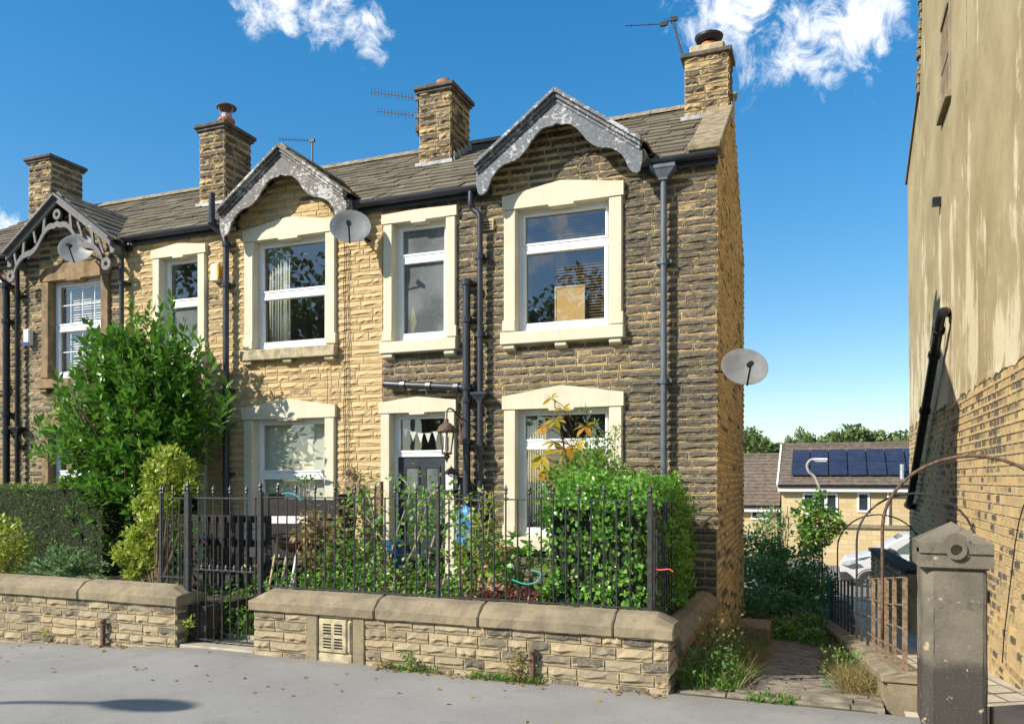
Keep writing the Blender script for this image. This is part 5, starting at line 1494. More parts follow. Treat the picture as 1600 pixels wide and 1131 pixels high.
# ---------------------------------------------------------------- garden things behind the railing
# dark picket screen behind the gate
xa, xb = FX(262, -1.75), FX(420, -1.75)
t = thing('picket_screen', ((xa + xb) / 2, -1.75, .1), 'dark stained picket screen seen through the iron gate', 'fence')
x = xa
k = 0
while x < xb:
    m = MB(); m.box(x, x + .085, -1.76, -1.74, .12, 1.30); m.build('picket', M['wooddark'], t, bevel=.004); x += .125 + (.03 if k % 3 == 0 else 0); k += 1
for z in (.35, .98, 1.27): m = MB(); m.box(xa, xb, -1.735, -1.70, z - .04, z + .04); m.build('cross_rail', M['wooddark'], t)
def plank(label, a, b, w, th, mat, cat='plank', name='plank'):
    m = MB(); m.bar(a, b, w, th, up=(0, 1, 0)); o = m.build(name, M[mat], bevel=.004); tag(o, label, cat); return o
Z0 = .44
def G(px, py, Y): return at(px, py, Y)
m = MB()
# raised planter box with dark boards in front of the lower golden window
xa, xb = FX(418, -1.0), FX(528, -1.0)
t = thing('planter_box', ((xa + xb) / 2, -.9, Z0), 'dark timber planter box under the lower window of the golden house', 'planter')
for k in range(4): m = MB(); m.box(xa, xb, -1.02, -.99, Z0 + .03 + k * .26, Z0 + .27 + k * .26); m.build('board', M['wooddark'], t, bevel=.004)
for x in (xa, xb): m = MB(); m.box(x - .04, x + .04, -1.03, -.7, Z0 - .1, Z0 + 1.12); m.build('corner_post', M['wooddark'], t, bevel=.004)
m = MB(); m.box(xa, xb, -.98, -.7, Z0, Z0 + .98); m.build('soil', M['soil'], t)
plank('white painted plank laid level behind the railing', G(420, 812, -1.4), G(482, 812, -1.4), .09, .04, 'white')
a, b = G(517, 800, -.55), G(522, 752, -.5); plank('left weathered board leaning against the golden wall', (a.x, -.5, .44), (b.x, -.12, b.z), .14, .025, 'wood')
a, b = G(533, 800, -.55), G(531, 756, -.5); plank('right weathered board leaning against the golden wall', (a.x, -.45, .44), (b.x, -.1, b.z), .13, .025, 'wood')
b = G(593, 752, -.5); plank('upright brown timber post left of the front door', (b.x, -.5, .3), (b.x, -.5, b.z), .08, .07, 'wood', 'post', 'timber_post')
for px0, py0, px1, py1, mat, lab in ((423, 905, 432, 840, 'woodpale', 'leftmost pale wooden tool handle leaning behind the railing'), (441, 915, 447, 858, 'woodpale', 'second pale tool handle leaning behind the railing'), (456, 905, 462, 860, 'white', 'white painted stake leaning behind the railing')):
    a, b = G(px0, py0, -1.9), G(px1, py1, -1.75); m = MB(); m.tube([(a.x, -1.95, .42), (b.x, -1.72, b.z)], .014, 7); o = m.build('tool_handle', M[mat]); tag(o, lab, 'tool handle')
# hanging basket frame
c = G(460, 835, -1.55); t = thing('basket_frame', (c.x, c.y, .44), 'round rusty wire basket on a stake behind the railing', 'basket')
m = MB()
for k, (r_, dz) in enumerate(((.24, .0), (.22, -.08), (.15, -.16), (.05, -.2))): m.tube([(c.x + r_ * math.cos(a_ * .3142), c.y + r_ * math.sin(a_ * .3142), c.z + dz) for a_ in range(21)], .01, 5, False)
for k in range(8):
    a_ = k * math.pi / 4; m.tube([(c.x + r_ * math.cos(a_), c.y + r_ * math.sin(a_), c.z + dz) for r_, dz in ((.24, 0), (.22, -.08), (.15, -.16), (.05, -.2))], .007, 4)
m.build('wire', M['rust'], t); m = MB(); m.tube([(c.x, c.y, .42), (c.x, c.y, c.z - .18)], .016, 6); m.build('stake', M['woodpale'], t)
m = MB(); m.lathe([(.02, -.19), (.14, -.15), (.2, -.09), (.16, -.08)], c, 12); m.build('liner', MAT('coir_liner', (.28, .13, .06), .95, .3, 40, .5), t)
# plant pots
def flowerpot(label, px, Y, r, h, mat='terracotta', z=.44):
    x = FX(px, Y); t = thing('plant_pot', (x, Y, z), label, 'plant pot')
    m = MB(); m.lathe([(r * .68, 0), (r, h * .82), (r * 1.1, h * .83), (r * 1.1, h), (r * .92, h), (r * .9, h * .88), (.01, h * .86)], (x, Y, z), 16); m.build('pot', M[mat], t, smooth=False)
    return x
M['bluepot'] = MAT('blue_glaze', (.03, .10, .32), .3, .2)
flowerpot('blue glazed pot standing behind the railing before the door', 617, -1.5, .13, .30, 'bluepot', .75)
flowerpot('terracotta pot on the ground near the lower right window', 790, -.7, .11, .22, 'terracotta', .72)
m = MB(); x = FX(617, -1.5); m.box(x - .16, x + .16, -1.66, -1.34, .42, .75); o = m.build('upturned_crate', M['wood'], bevel=.008); tag(o, 'weathered wooden crate holding up the blue pot', 'crate')
# pinkish stone ledge by the lower right window
x = FX(778, -.6); m = MB(); m.box(x - .16, x + .28, -.85, -.5, .40, .72); o = m.build('stone_block', MAT('pink_stone', (.40, .25, .17), .9, .2, 10, .4), bevel=.015); tag(o, 'pinkish stone block in the garden left of the ivy', 'stone block')
# hose loops
for (ps, col, lab) in (([(800, 905), (820, 912), (838, 909), (845, 896), (830, 890)], (.03, .42, .36), 'teal garden twine looped in front of the ivy'), ([(1013, 886), (1030, 890), (1045, 889), (1052, 893)], (.65, .10, .08), 'red cord tied around the corner railing post'), ([(440, 772), (452, 770), (466, 776), (470, 782)], (.03, .35, .40), 'teal twine knotted on the railing top')):
    yy = -2.86 if ps[0][0] > 420 else -2.8
    m = MB(); m.tube(bez([at(a_, b_, yy if a_ < 1013 else -2.80) for a_, b_ in ps], 5), .006, 5); o = m.build('garden_twine', MAT('twine', col, .6, .1, 9, 0)); tag(o, lab, 'twine')
# blue sheet hanging by the door
m = MB(); vs = []; nn = 8
for j in range(6):
    for i in range(nn + 1): vs.append((FX(712, -.9) + .22 * i / nn, -.9 + .03 * math.sin(i * 1.9 + j), 1.42 - j * .10 - .02 * math.sin(i)))
m.add(vs, [(j * (nn + 1) + i, j * (nn + 1) + i + 1, (j + 1) * (nn + 1) + i + 1, (j + 1) * (nn + 1) + i) for j in range(5) for i in range(nn)])
o = m.build('blue_sheet', MAT('blue_plastic', (.08, .28, .55), .4), smooth=True); o.modifiers.new('thick', 'SOLIDIFY').thickness = .004; tag(o, 'crumpled blue plastic sheet hanging among plants right of the door', 'sheet')
m = MB(); m.tube([(FX(714, -.9), -.9, .42), (FX(714, -.9), -.9, 1.44)], .012, 6); o = m.build('garden_cane', M['woodpale']); tag(o, 'garden cane holding the blue plastic sheet', 'cane')
# ================================================================ plants
def branch_path(a, b, bend, n=7):
    a = Vector(a); b = Vector(b); c = (a + b) / 2 + Vector(bend); return [a * (1 - t) ** 2 + c * 2 * t * (1 - t) + b * t * t for t in [k / n for k in range(n + 1)]]
LV = []
def leaf_mesh(name, mat, L=1, W=.19, tint=(.5, .3, .5)):
    vs = []; fs = []
    for k, (t, w) in enumerate(((0, .02), (.25, .75), (.5, 1), (.78, .68), (1, .0))):
        y = t * L; dr = -.18 * t * t
        vs += [(-w * W, y, dr + w * .045), (0, y, dr), (w * W, y, dr + w * .045)]
    for k in range(4):
        b = k * 3; fs += [(b, b + 1, b + 4, b + 3), (b + 1, b + 2, b + 5, b + 4)]
    me = bpy.data.meshes.new(name); me.from_pydata(vs, [], fs); me.materials.append(mat)
    me.polygons.foreach_set('use_smooth', [True] * len(me.polygons))
    ca = me.color_attributes.new('tint', 'FLOAT_COLOR', 'POINT'); ca.data.foreach_set('color', list((*tint, 1.0)) * len(vs))
    return me
# ---- the big laurel
c = at(208, 665, -.82); base = at(196, 905, -1.0)
T = thing('laurel_bush', (base.x, base.y, .40), 'big glossy dark green laurel bush in front of the terrace left of the gate', 'bush')
m = MB(); b0 = Vector((base.x, base.y, .35)); p1 = at(178, 840, -.82)
m.tube(branch_path(b0, p1, (-.06, 0, .1)) + branch_path(p1, (c.x - .05, c.y, c.z - .2), (.05, 0, .1))[1:], [.055 - .002 * k for k in range(8)] + [.038 - .003 * k for k in range(7)], 8)
rg = random.Random(3)
for k in range(16):
    a_ = rg.uniform(0, 6.28); s = Vector((c.x - .12 + rg.uniform(-.1, .1), c.y, p1.z + rg.uniform(-.1, .9)))
    e = Vector((c.x + math.cos(a_) * .95, c.y + math.sin(a_) * .7, c.z + rg.uniform(-.7, .9))); m.tube(branch_path(s, e, (0, 0, .1), 4), [.022, .018, .014, .010, .006], 5)
o = m.build('trunk', M['bark'], T, smooth=True)
# shoots: leaves arranged along them
def pz(py, px=208): return at(px, py, -.82).z
blobs = [((c.x, c.y, pz(660)), (1.0, .50, .95)), ((c.x - .55, c.y - .05, pz(690)), (.72, .42, .72)), ((c.x + .55, c.y + .05, pz(690)), (.58, .42, .70)), ((c.x + .12, c.y, pz(590)), (.75, .42, .62)), ((c.x - .30, c.y, pz(580)), (.55, .4, .5)), ((c.x + .05, c.y - .1, pz(770)), (.75, .45, .45))]
NS = 950
SP, SD = on_ellipsoids(blobs, NS, .55); SP += SD * (NR.random((NS, 1)) ** 3) * .28
SD = SD * .8 + np.array([0, -.05, .75]); SD /= np.linalg.norm(SD, axis=1, keepdims=True)
# tall leaders on top
top = [at(px, py, -.82 + rg.uniform(-.2, .2)) for px, py in ((215, 510), (208, 480), (230, 500), (120, 590), (140, 575), (175, 545), (310, 545), (355, 620), (60, 670), (50, 700), (90, 600), (250, 490), (267, 480), (262, 515), (285, 520), (300, 530), (150, 560), (240, 540), (330, 570), (105, 620), (80, 650), (190, 530), (320, 590), (75, 690), (345, 640), (270, 545))]
SP = np.concatenate([SP, np.array([list(t - Vector((0, 0, .15))) for t in top])]); SD = np.concatenate([SD, np.array([[rg.uniform(-.2, .2), 0, 1] for t in top])])
PP = []; DD = []
for i in range(len(SP)):
    p, d = SP[i], SD[i] / np.linalg.norm(SD[i]); Ls = NR.uniform(.16, .52) if i < NS else NR.uniform(.35, .6)
    nl = 9 if i < NS else 13
    s = np.cross(d, [0.3, .2, 1.0]); s /= np.linalg.norm(s) + 1e-9; u = np.cross(s, d)
    for k in range(nl):
        a_ = k * 2.4; f = (k + .5) / nl
        q = d * (.35 + .75 * f) + (s * math.cos(a_) + u * math.sin(a_)) * (.9 - .45 * f); PP.append(p + d * Ls * f - d * Ls * .4); DD.append(q)
# dark inner mass
IP, ID = on_ellipsoids([(b[0], tuple(x * .8 for x in b[1])) for b in blobs], 1500, .6)
PP = np.array(PP); DD = np.array(DD); DD /= np.linalg.norm(DD, axis=1, keepdims=True)
camv = np.array([0, -CAM_D, CAM_H])
# nearest outer leaves become single parts
score = np.linalg.norm(PP - camv, axis=1) + NR.random(len(PP)) * .5
order = np.argsort(score); near = order[:300]; far = order[300:]
LM = [leaf_mesh('leaf', M['laurel'], 1, .21, (NR.random(), .3 if k else .97, .5)) for k in range(6)]
for i in near:
    o = bpy.data.objects.new('leaf', LM[NR.integers(1, 6)] if NR.random() > .012 else LM[0]); place(o, T, tuple(PP[i]))
    o.rotation_mode = 'QUATERNION'; q = Vector(DD[i]).to_track_quat('Y', 'Z'); o.rotation_quaternion = q @ Matrix.Rotation(NR.uniform(-.7, .7), 3, 'Y').to_quaternion()
    s = NR.uniform(.10, .20); o.scale = (s, s, s)
A = np.concatenate([PP[far], IP]); B = np.concatenate([DD[far], rnd_dir(len(IP))])
n = len(A); tn = NR.random((n, 3)); tn[:, 1] = np.where(NR.random(n) < .006, 1, .2)
o = leaves('crown', A, B, NR.uniform(.09, .2, n), NR.uniform(.026, .044, n), M['laurel'], T, .3, .15, tn); tag(o, kind='stuff')

# ---- golden shrub with pom-pom clumps
base = at(243, 905, -2.45)
T = thing('golden_shrub', (base.x, base.y, .4), 'yellow-green shrub with rounded clumps beside the gate', 'shrub')
cl = [(262, 718, .20), (290, 738, .17), (240, 735, .15), (272, 752, .17), (245, 768, .19), (222, 790, .13), (262, 790, .13), (240, 812, .17), (214, 838, .16), (250, 842, .12), (230, 862, .19), (196, 866, .17), (212, 892, .15), (250, 880, .11), (300, 762, .10)]
PP = []; DD = []; m = MB()
for px, py, r_ in cl:
    q = at(px, py, -2.45 + random.uniform(-.1, .1)); P, D = on_ellipsoids([((q.x, q.y, q.z), (r_ * .95, r_ * .9, r_ * .82))], 330, 1.0); PP.append(P); DD.append(D * .5 + rnd_dir(330, .5))
    m.tube(branch_path((base.x, base.y, .38), (q.x, q.y, q.z), (.04, 0, -.05), 5), [.02, .018, .015, .012, .01, .006], 6)
PP = np.concatenate(PP); DD = np.concatenate(DD); n = len(PP); tn = NR.random((n, 3)); tn[:, 1] *= .9
m.build('stem', M['bark'], T)
tag(leaves('foliage', PP, DD, NR.uniform(.045, .085, n), NR.uniform(.012, .022, n), M['golden'], T, .2, .1, tn), kind='stuff')

def surface_leaves(boxes, n, jit=.05):
    """points on the skin of boxes with outward directions"""
    P = []; D = []
    ar = [max(1e-3, (b[1] - b[0]) * (b[5] - b[4]) * 2 + (b[3] - b[2]) * (b[5] - b[4]) * 2 + (b[1] - b[0]) * (b[3] - b[2])) for b in boxes]; tot = sum(ar)
    for b, a_ in zip(boxes, ar):
        k = int(n * a_ / tot); sx, sy, sz = b[1] - b[0], b[3] - b[2], b[5] - b[4]
        fa = np.array([sx * sz, sx * sz, sy * sz, sy * sz, sx * sy]); f = NR.choice(5, k, p=fa / fa.sum())
        u = NR.random((k, 3)); q = np.array([b[0], b[2], b[4]]) + u * np.array([sx, sy, sz]); d = np.zeros((k, 3))
        for fi, (ax, val, sg) in enumerate(((1, b[2], -1), (1, b[3], 1), (0, b[0], -1), (0, b[1], 1), (2, b[5], 1))):
            s = f == fi; q[s, ax] = val - sg * NR.random(s.sum()) * jit * 2 + sg * NR.normal(size=s.sum()) * jit * .4; d[s, ax] = sg
        P.append(q); D.append(d)
    return np.concatenate(P), np.concatenate(D)
def bulge(P, amp=.06, sc=2.2):
    return P + np.array([[noise.noise(Vector(p * sc)) * amp, noise.noise(Vector(p * sc + 9)) * amp, noise.noise(Vector(p * sc + 31)) * amp] for p in P])

# ---- clipped hedge on the left
h0 = at(-60, 757, -1.35); h1 = at(158, 757, -1.35); zt = at(60, 758, -1.35).z
T = thing('clipped_hedge', ((h0.x + h1.x) / 2, -1.2, .4), 'clipped dark green box hedge at the left edge', 'hedge')
bx = (h0.x, h1.x, -1.35, -.75, .38, zt)
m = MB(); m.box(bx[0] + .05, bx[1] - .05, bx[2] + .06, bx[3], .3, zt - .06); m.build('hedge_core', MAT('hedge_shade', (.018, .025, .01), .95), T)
P, D = surface_leaves([bx], 15000, .035); P = bulge(P, .05); n = len(P); tn = NR.random((n, 3)); 
tag(leaves('foliage', P, D + rnd_dir(n, .3) * .8, NR.uniform(.022, .04, n), NR.uniform(.007, .012, n), M['hedge'], T, .2, .1, tn), kind='stuff')

# ---- juniper
T = thing('juniper_shrub', tuple(at(105, 900, -2.35).xy) + (.4,), 'spreading feathery juniper behind the left wall', 'shrub')
PP = []; DD = []; m = MB(); rg = random.Random(8)
root = at(105, 905, -2.3); root.z = .4
for k in range(85):
    px, py = rg.uniform(28, 172), 0
    topy = 848 + abs(px - 105) * .45 - (22 if 75 < px < 95 else 0); py = rg.uniform(topy, 912)
    e = at(px, py, -2.35 + rg.uniform(-.3, .3)); e.z = max(e.z, .5)
    path = branch_path(root + Vector((rg.uniform(-.4, .4), 0, 0)), e, (0, 0, .15), 6); m.tube(path, [.008, .007, .006, .005, .004, .003, .002], 4)
    for q in range(85):
        t = rg.random() ** .7; i = min(5, int(t * 6)); p = path[i].lerp(path[i + 1], t * 6 - i); d = (path[i + 1] - path[i]).normalized()
        PP.append(list(p)); DD.append([d.x + rg.uniform(-.8, .8), d.y + rg.uniform(-.8, .8), d.z + rg.uniform(-.3, .9)])
m.build('stem', M['bark'], T); n = len(PP)
tag(leaves('foliage', np.array(PP), np.array(DD), NR.uniform(.035, .07, n), NR.uniform(.006, .010, n), M['juniper'], T), kind='stuff')

# ---- yellow bush at the far left
q = at(2, 862, -2.3); T = thing('yellow_shrub', (q.x, q.y, .4), 'bright yellow-green shrub at the extreme left behind the wall', 'shrub')
P, D = on_ellipsoids([((q.x, q.y, .85), (.38, .35, .42)), ((q.x - .3, q.y, .95), (.3, .3, .4)), ((q.x + .15, q.y, .7), (.25, .3, .25))], 1900, .5); n = len(P)
tag(leaves('foliage', P, D + rnd_dir(n, .4) * .7, NR.uniform(.05, .085, n), NR.uniform(.013, .02, n), M['golden'], T), kind='stuff')
m = MB(); [m.tube(branch_path((q.x, q.y, .38), (q.x + .3 * math.cos(k), q.y + .2 * math.sin(k), .9), (0, 0, 0), 4), .008, 4) for k in range(6)]; m.build('stem', M['bark'], T)

# ---- ivy block behind the railing
x0, x1 = -2.42, -1.42
T = thing('ivy_hedge', (-1.85, -1.5, .44), 'dense glossy ivy hedge filling the railing corner', 'hedge')
bxs = [(x0, x1, -2.72, -.55, .55, 1.60), (x0 + .1, x1 - .05, -2.55, -.6, 1.5, 1.76), (x0 + .02, x1 + .06, -2.3, -.35, .4, 1.45)]
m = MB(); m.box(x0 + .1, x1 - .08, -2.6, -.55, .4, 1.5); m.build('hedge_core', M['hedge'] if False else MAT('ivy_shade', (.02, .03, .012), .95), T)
P, D = surface_leaves(bxs, 19000, .07); P = bulge(P, .14, 2.6); n = len(P); tn = NR.random((n, 3)); tn[:, 1] *= .93
tag(leaves('foliage', P, D * .15 + rnd_dir(n, -.35), NR.uniform(.035, .07, n), NR.uniform(.014, .026, n), M['ivy'], T, .25, .1, tn, up=D * 1.0), kind='stuff')
# loose sprays on top
P, D = on_ellipsoids([((at(px, py, -1.6)).to_tuple(), (.22, .25, .18)) for px, py in ((870, 752), (920, 748), (960, 752), (995, 765), (900, 735), (1015, 780), (930, 720))], 1500, .8); n = len(P)
tag(leaves('loose_shoots', P, D + rnd_dir(n, .5), NR.uniform(.04, .07, n), NR.uniform(.014, .024, n), M['rose'], T), kind='stuff')

# ---- chestnut sapling with yellow palmate leaves in front of the lower window
b = at(905, 760, -1.25); T = thing('chestnut_sapling', (b.x, -1.25, .44), 'young chestnut with big yellowing leaves before the lower right window', 'sapling')
m = MB(); tips = [(862, 622), (880, 640), (850, 665), (868, 655), (905, 690), (845, 712), (885, 700), (860, 730), (880, 745), (915, 665), (925, 710), (868, 690), (895, 735), (848, 735)]
lfm = [leaf_mesh('leaflet', M['chestnut'], 1, .22, (NR.random(), g, .5)) for g in (.2, .4, .84, .9, .5)]
m.tube([(b.x, -1.25, .4), (b.x - .05, -1.25, 1.3), at(880, 690, -1.25), at(866, 630, -1.25)], [.016, .013, .010, .005], 6)
rg = random.Random(12)
for px, py in tips:
    e = at(px, py, -1.25 + rg.uniform(-.2, .15)); s = Vector((b.x - .06, -1.25, max(1.2, e.z - .25))); m.tube([s, s.lerp(e, .5) + Vector((0, 0, .04)), e], .005, 4)
    small = py < 645; k = 6; r0 = rg.uniform(0, 6.28); size = rg.uniform(.10, .12) if small else rg.uniform(.14, .2)
    nrm_ = Vector((rg.uniform(-.5, .5), -1, rg.uniform(-.1, .7))).normalized(); sx = nrm_.cross(Vector((0, 0, 1))).normalized(); uz = sx.cross(nrm_)
    me = lfm[rg.randrange(2) if small else rg.randrange(5)]
    for j in range(k):
        a_ = -2.0 + 4.0 * j / (k - 1) + rg.uniform(-.1, .1); d = (sx * math.sin(a_) - uz * math.cos(a_) * .8 - nrm_ * -.25)
        if small: d = d + Vector((0, 0, .5))
        o = bpy.data.objects.new('leaflet', me); place(o, T, tuple(e)); o.rotation_mode = 'QUATERNION'; o.rotation_quaternion = d.to_track_quat('Y', 'Z') @ Matrix.Rotation(rg.uniform(-.5, .5), 3, 'Y').to_quaternion()
        ss = size * (1.15 - .3 * abs(j - (k - 1) / 2) / (k / 2)); o.scale = (ss, ss, ss)
m.build('stem', M['bark'], T)
# small-leaved white-flowered climber at the right of that window
P, D = on_ellipsoids([((at(px, py, -.7)).to_tuple(), (r_, .2, r_)) for px, py, r_ in ((945, 715, .2), (930, 690, .15), (955, 690, .12), (920, 735, .25), (905, 700, .14), (958, 740, .15), (930, 660, .05), (915, 640, .06), (962, 675, .08))], 1500, .9); n = len(P)
T = thing('window_climber', (at(945, 760, -.7).x, -.7, .44), 'small-leaved climber covering the right jamb of the lower window', 'climber')
tag(leaves('foliage', P, rnd_dir(n, .2), NR.uniform(.02, .045, n), NR.uniform(.007, .015, n), M['rose'], T), kind='stuff')
m = MB(); [m.tube(branch_path((at(940, 760, -.7).x, -.7, .4), at(px, py, -.7), (.05, 0, .1), 6), .004, 4) for px, py in ((930, 655), (915, 635), (962, 670), (945, 700), (905, 700))]; m.build('stem', M['bark'], T)

# ---- roses and climbers behind the railing
def climber(name, label, cat, stems, leafmat, nl, size, y, spread=.12, bark='barkpale', tintg=.9, zb=.4):
    b0 = at(*stems[0][0], y); T = thing(name, (b0.x, y, zb), label, cat); m = MB(); PP = []; DD = []
    rg = random.Random(len(label))
    for st in stems:
        pts = [at(px, py, y + (rg.uniform(-.12, .12) if k_ else 0)) for k_, (px, py) in enumerate(st)]; pts[0].z = max(zb, min(pts[0].z, zb + .1)); pts[1].z = max(pts[1].z, zb + .12); path = bez(pts, 6)
        m.tube(path, [max(.003, .012 * (1 - k / len(path)) + .003) for k in range(len(path))], 5)
        for k in range(nl):
            p = path[int((rg.random() ** .65) * (len(path) - 1))]; PP.append([p.x + rg.gauss(0, spread), p.y + rg.gauss(0, spread), p.z + rg.gauss(0, spread)]); DD.append([rg.gauss(0, 1), rg.gauss(0, 1) - .3, rg.gauss(0, .8)])
    m.build('stem', M[bark], T); n = len(PP); tn = NR.random((n, 3)); tn[:, 1] *= tintg
    tag(leaves('foliage', np.array(PP), np.array(DD), NR.uniform(size * .7, size * 1.2, n), NR.uniform(size * .26, size * .42, n), M[leafmat], T, .2, .12, tn), kind='stuff'); return T
climber('rose_bush', 'leggy climbing rose with pale stems left of the front door', 'rose', [[(600, 930), (590, 850), (580, 790), (570, 765)], [(602, 930), (615, 850), (640, 770), (625, 745)], [(598, 930), (605, 860), (560, 790), (545, 760)], [(606, 930), (650, 850), (670, 780), (690, 762)]], 'rose', 120, .07, -1.7, .11)
climber('rose_bush', 'arching green rose in front of the door with trailing shoots', 'rose', [[(665, 935), (650, 850), (655, 800), (680, 765)], [(668, 935), (690, 860), (700, 820), (735, 835), (750, 870)], [(662, 935), (675, 850), (700, 800), (720, 800)], [(672, 935), (720, 900), (750, 860), (770, 850)]], 'rose', 130, .065, -2.3, .10)
climber('leafy_plant', 'bushy green plant low behind the railing near the gate', 'plant', [[(560, 935), (555, 880), (545, 830)], [(565, 935), (580, 880), (590, 850)], [(550, 935), (535, 890), (520, 860)], [(545, 935), (560, 860), (575, 800)]], 'rose', 170, .06, -2.2, .14)
climber('tall_reeds', 'thin brownish reedy stems behind the railing', 'reeds', [[(470 + k * 7, 930), (472 + k * 7, 870), (474 + k * 8, 815 - (k % 3) * 14)] for k in range(9)], 'dry', 60, .09, -1.9, .05, 'bark', .9)
climber('willow_shrub', 'yellow-green narrow-leaved shrub right of the door', 'shrub', [[(735, 935), (740, 860), (752, 775)], [(745, 935), (760, 850), (770, 770)], [(728, 935), (722, 880), (715, 840)], [(755, 935), (765, 880), (772, 835)]], 'golden', 110, .075, -1.6, .08)
climber('broad_leaf_plant', 'broad-leaved bright green plant at the foot of the ivy', 'plant', [[(800, 945), (795, 900), (785, 860)], [(810, 945), (820, 890), (830, 850)], [(805, 945), (800, 870), (780, 880)]], 'ivy', 60, .12, -1.7, .09)
climber('red_leaved_plant', 'low red-leaved plant hugging the railing foot', 'plant', [[(740 + k * 14, 955), (742 + k * 14, 935), (745 + k * 14, 925)] for k in range(9)], 'redleaf', 75, .05, -2.6, .05)
climber('low_herbs', 'low green herbs along the foot of the railing beside the gate', 'plant', [[(430 + k * 26, 940), (432 + k * 26, 915), (436 + k * 26, 895)] for k in range(12)], 'ivy', 100, .055, -2.4, .10)
climber('gate_plants', 'mixed leafy plants behind the lower half of the gate', 'plant', [[(310 + k * 13, 1000), (312 + k * 13, 975), (315 + k * 12, 925)] for k in range(8)], 'rose', 150, .065, -1.95, .12, zb=.1)
climber('path_edge_plants', 'low dark green leaves lining the garden path just inside the gate', 'plant', [[(318 + k * 9, 1000), (318 + k * 9, 985), (320 + k * 9, 962)] for k in range(9)], 'ivy', 90, .055, -2.45, .09, zb=.05)
climber('side_shrub', 'dark shrub behind the short railing panel', 'shrub', [[(262, 900), (268, 840), (272, 790)], [(280, 900), (284, 850), (290, 800)], [(255, 900), (250, 860), (258, 820)]], 'ivy', 170, .06, -2.2, .11)
climber('house_plant', 'small dark-leaved plant on the sill of the lower golden window', 'house plant', [[(474, 790), (475, 765), (476, 745)], [(474, 790), (468, 760), (465, 748)], [(474, 790), (484, 760), (488, 748)]], 'laurel', 32, .05, -.85, .03)
climber('gatefoot_weed', 'sprig of yellow-green leaves growing at the foot of the left gate pier', 'weed', [[(286, 1012), (283, 995), (280, 972)], [(286, 1012), (294, 985), (300, 968)], [(286, 1012), (288, 985), (290, 975)]], 'golden', 28, .07, -2.9, .035, zb=.02)

# ---- weeds and grass
def blades(name, label, cat, regions, n, h, mat, lean=.35, w=.006, kind='stuff'):
    P = []; 
    for (x0, x1, y0, y1, wgt) in regions:
        k = int(n * wgt); x = NR.uniform(x0, x1, k); y = NR.uniform(y0, y1, k); P.append(np.stack([x, y, np.array([gz(a_, b_) for a_, b_ in zip(x, y)])], 1))
    P = np.concatenate(P); n = len(P); D = NR.normal(size=(n, 3)) * lean; D[:, 2] = 1; tn = NR.random((n, 3))
    o = leaves(name, P, D, NR.uniform(h * .4, h, n), np.full(n, w), M[mat], None, .1, .25, tn); tag(o, label, cat, kind=kind)
blades('path_grass', 'tall grass and weeds along the foot of the gable wall', 'grass', [(-1.15, -.66, -2.8, -1.5, .5), (-1.12, -.75, -1.5, 1.8, .5)], 3600, .26, 'grass', .55, .004)
blades('dry_grass', 'dry straw-coloured grass at the foot of the path wall', 'grass', [(.12, .40, -2.4, -1.4, .25), (.05, .24, -1.4, .8, .2), (-1.12, -.6, -2.7, .5, .45)], 3000, .34, 'dry', .6, .003)
def weed_mass(name, label, boxes, n, mat, sz):
    P = np.concatenate([np.stack([NR.uniform(b_[0], b_[1], int(n * b_[5])), NR.uniform(b_[2], b_[3], int(n * b_[5])), NR.random(int(n * b_[5])) ** 1.4 * b_[4]], 1) for b_ in boxes])
    P[:, 2] += np.array([gz(a_, b_) for a_, b_ in P[:, :2]]); k = len(P)
    o = leaves(name, P, rnd_dir(k, .5), NR.uniform(sz * .5, sz * 1.2, k), NR.uniform(sz * .12, sz * .3, k), M[mat]); tag(o, label, 'weeds', kind='stuff')
weed_mass('gable_weeds', 'tangle of green weeds at the corner of the garden wall and path', [(-1.15, -.72, -2.85, -2.0, .30, .4), (-1.14, -.8, -2.0, -.6, .38, .35), (-1.14, -.9, -.6, 1.2, .35, .25)], 1500, 'bramble', .055)
weed_mass('seedheads', 'brown dried seed heads rising among the path weeds', [(-1.14, -.7, -2.4, -.3, .62, 1.)], 700, 'dry', .05)
weed_mass('path_edge_weeds', 'mixed weeds spilling over the right edge of the path', [(-.05, .36, -2.3, -1.0, .34, .55), (-.05, .16, -1.0, 1.2, .25, .45)], 520, 'bramble', .05)
blades('kerb_grass', 'tuft of bright grass where the path meets the pavement', 'grass', [(-.58, -.22, -2.98, -2.8, 1.)], 260, .10, 'grass', .7)
blades('wall_weeds', 'small weeds and grass at the foot of the right garden wall', 'weeds', [(FX(610, WY), FX(680, WY), WY - .09, WY - .03, .25), (FX(740, WY), FX(850, WY), WY - .12, WY - .03, .75)], 420, .11, 'grass', .8)
def weed(label, px, py, h, mat, n=90):
    q = at(px, py, WY - .07); P = np.array([[q.x, q.y, 0]]) + NR.normal(size=(n, 3)) * [.05, .03, 0]; P[:, 2] = NR.random(n) * h; D = rnd_dir(n, .4)
    T = thing('weed', (q.x, q.y, 0), label, 'weed', 'weeds at the wall foot'); tag(leaves('foliage', P, D, NR.uniform(.03, .06, n), NR.uniform(.006, .012, n), M[mat], T), kind='stuff')
    m = MB(); m.tube(branch_path((q.x, q.y, -.01), (q.x + .03, q.y, h), (.02, 0, 0), 4), .003, 4); m.build('stem', M['bark'], T)
weed('green weed tuft at the wall foot left of the rusty stub', 640, 1048, .16, 'rose'); weed('brownish tall weed growing around the rusty stub', 808, 1065, .26, 'dry', 160); weed('small weed at the wall foot near the vent grille', 600, 1040, .07, 'dry', 40); weed('tiny green weed at the foot of the left garden wall', 68, 1012, .05, 'golden', 30)
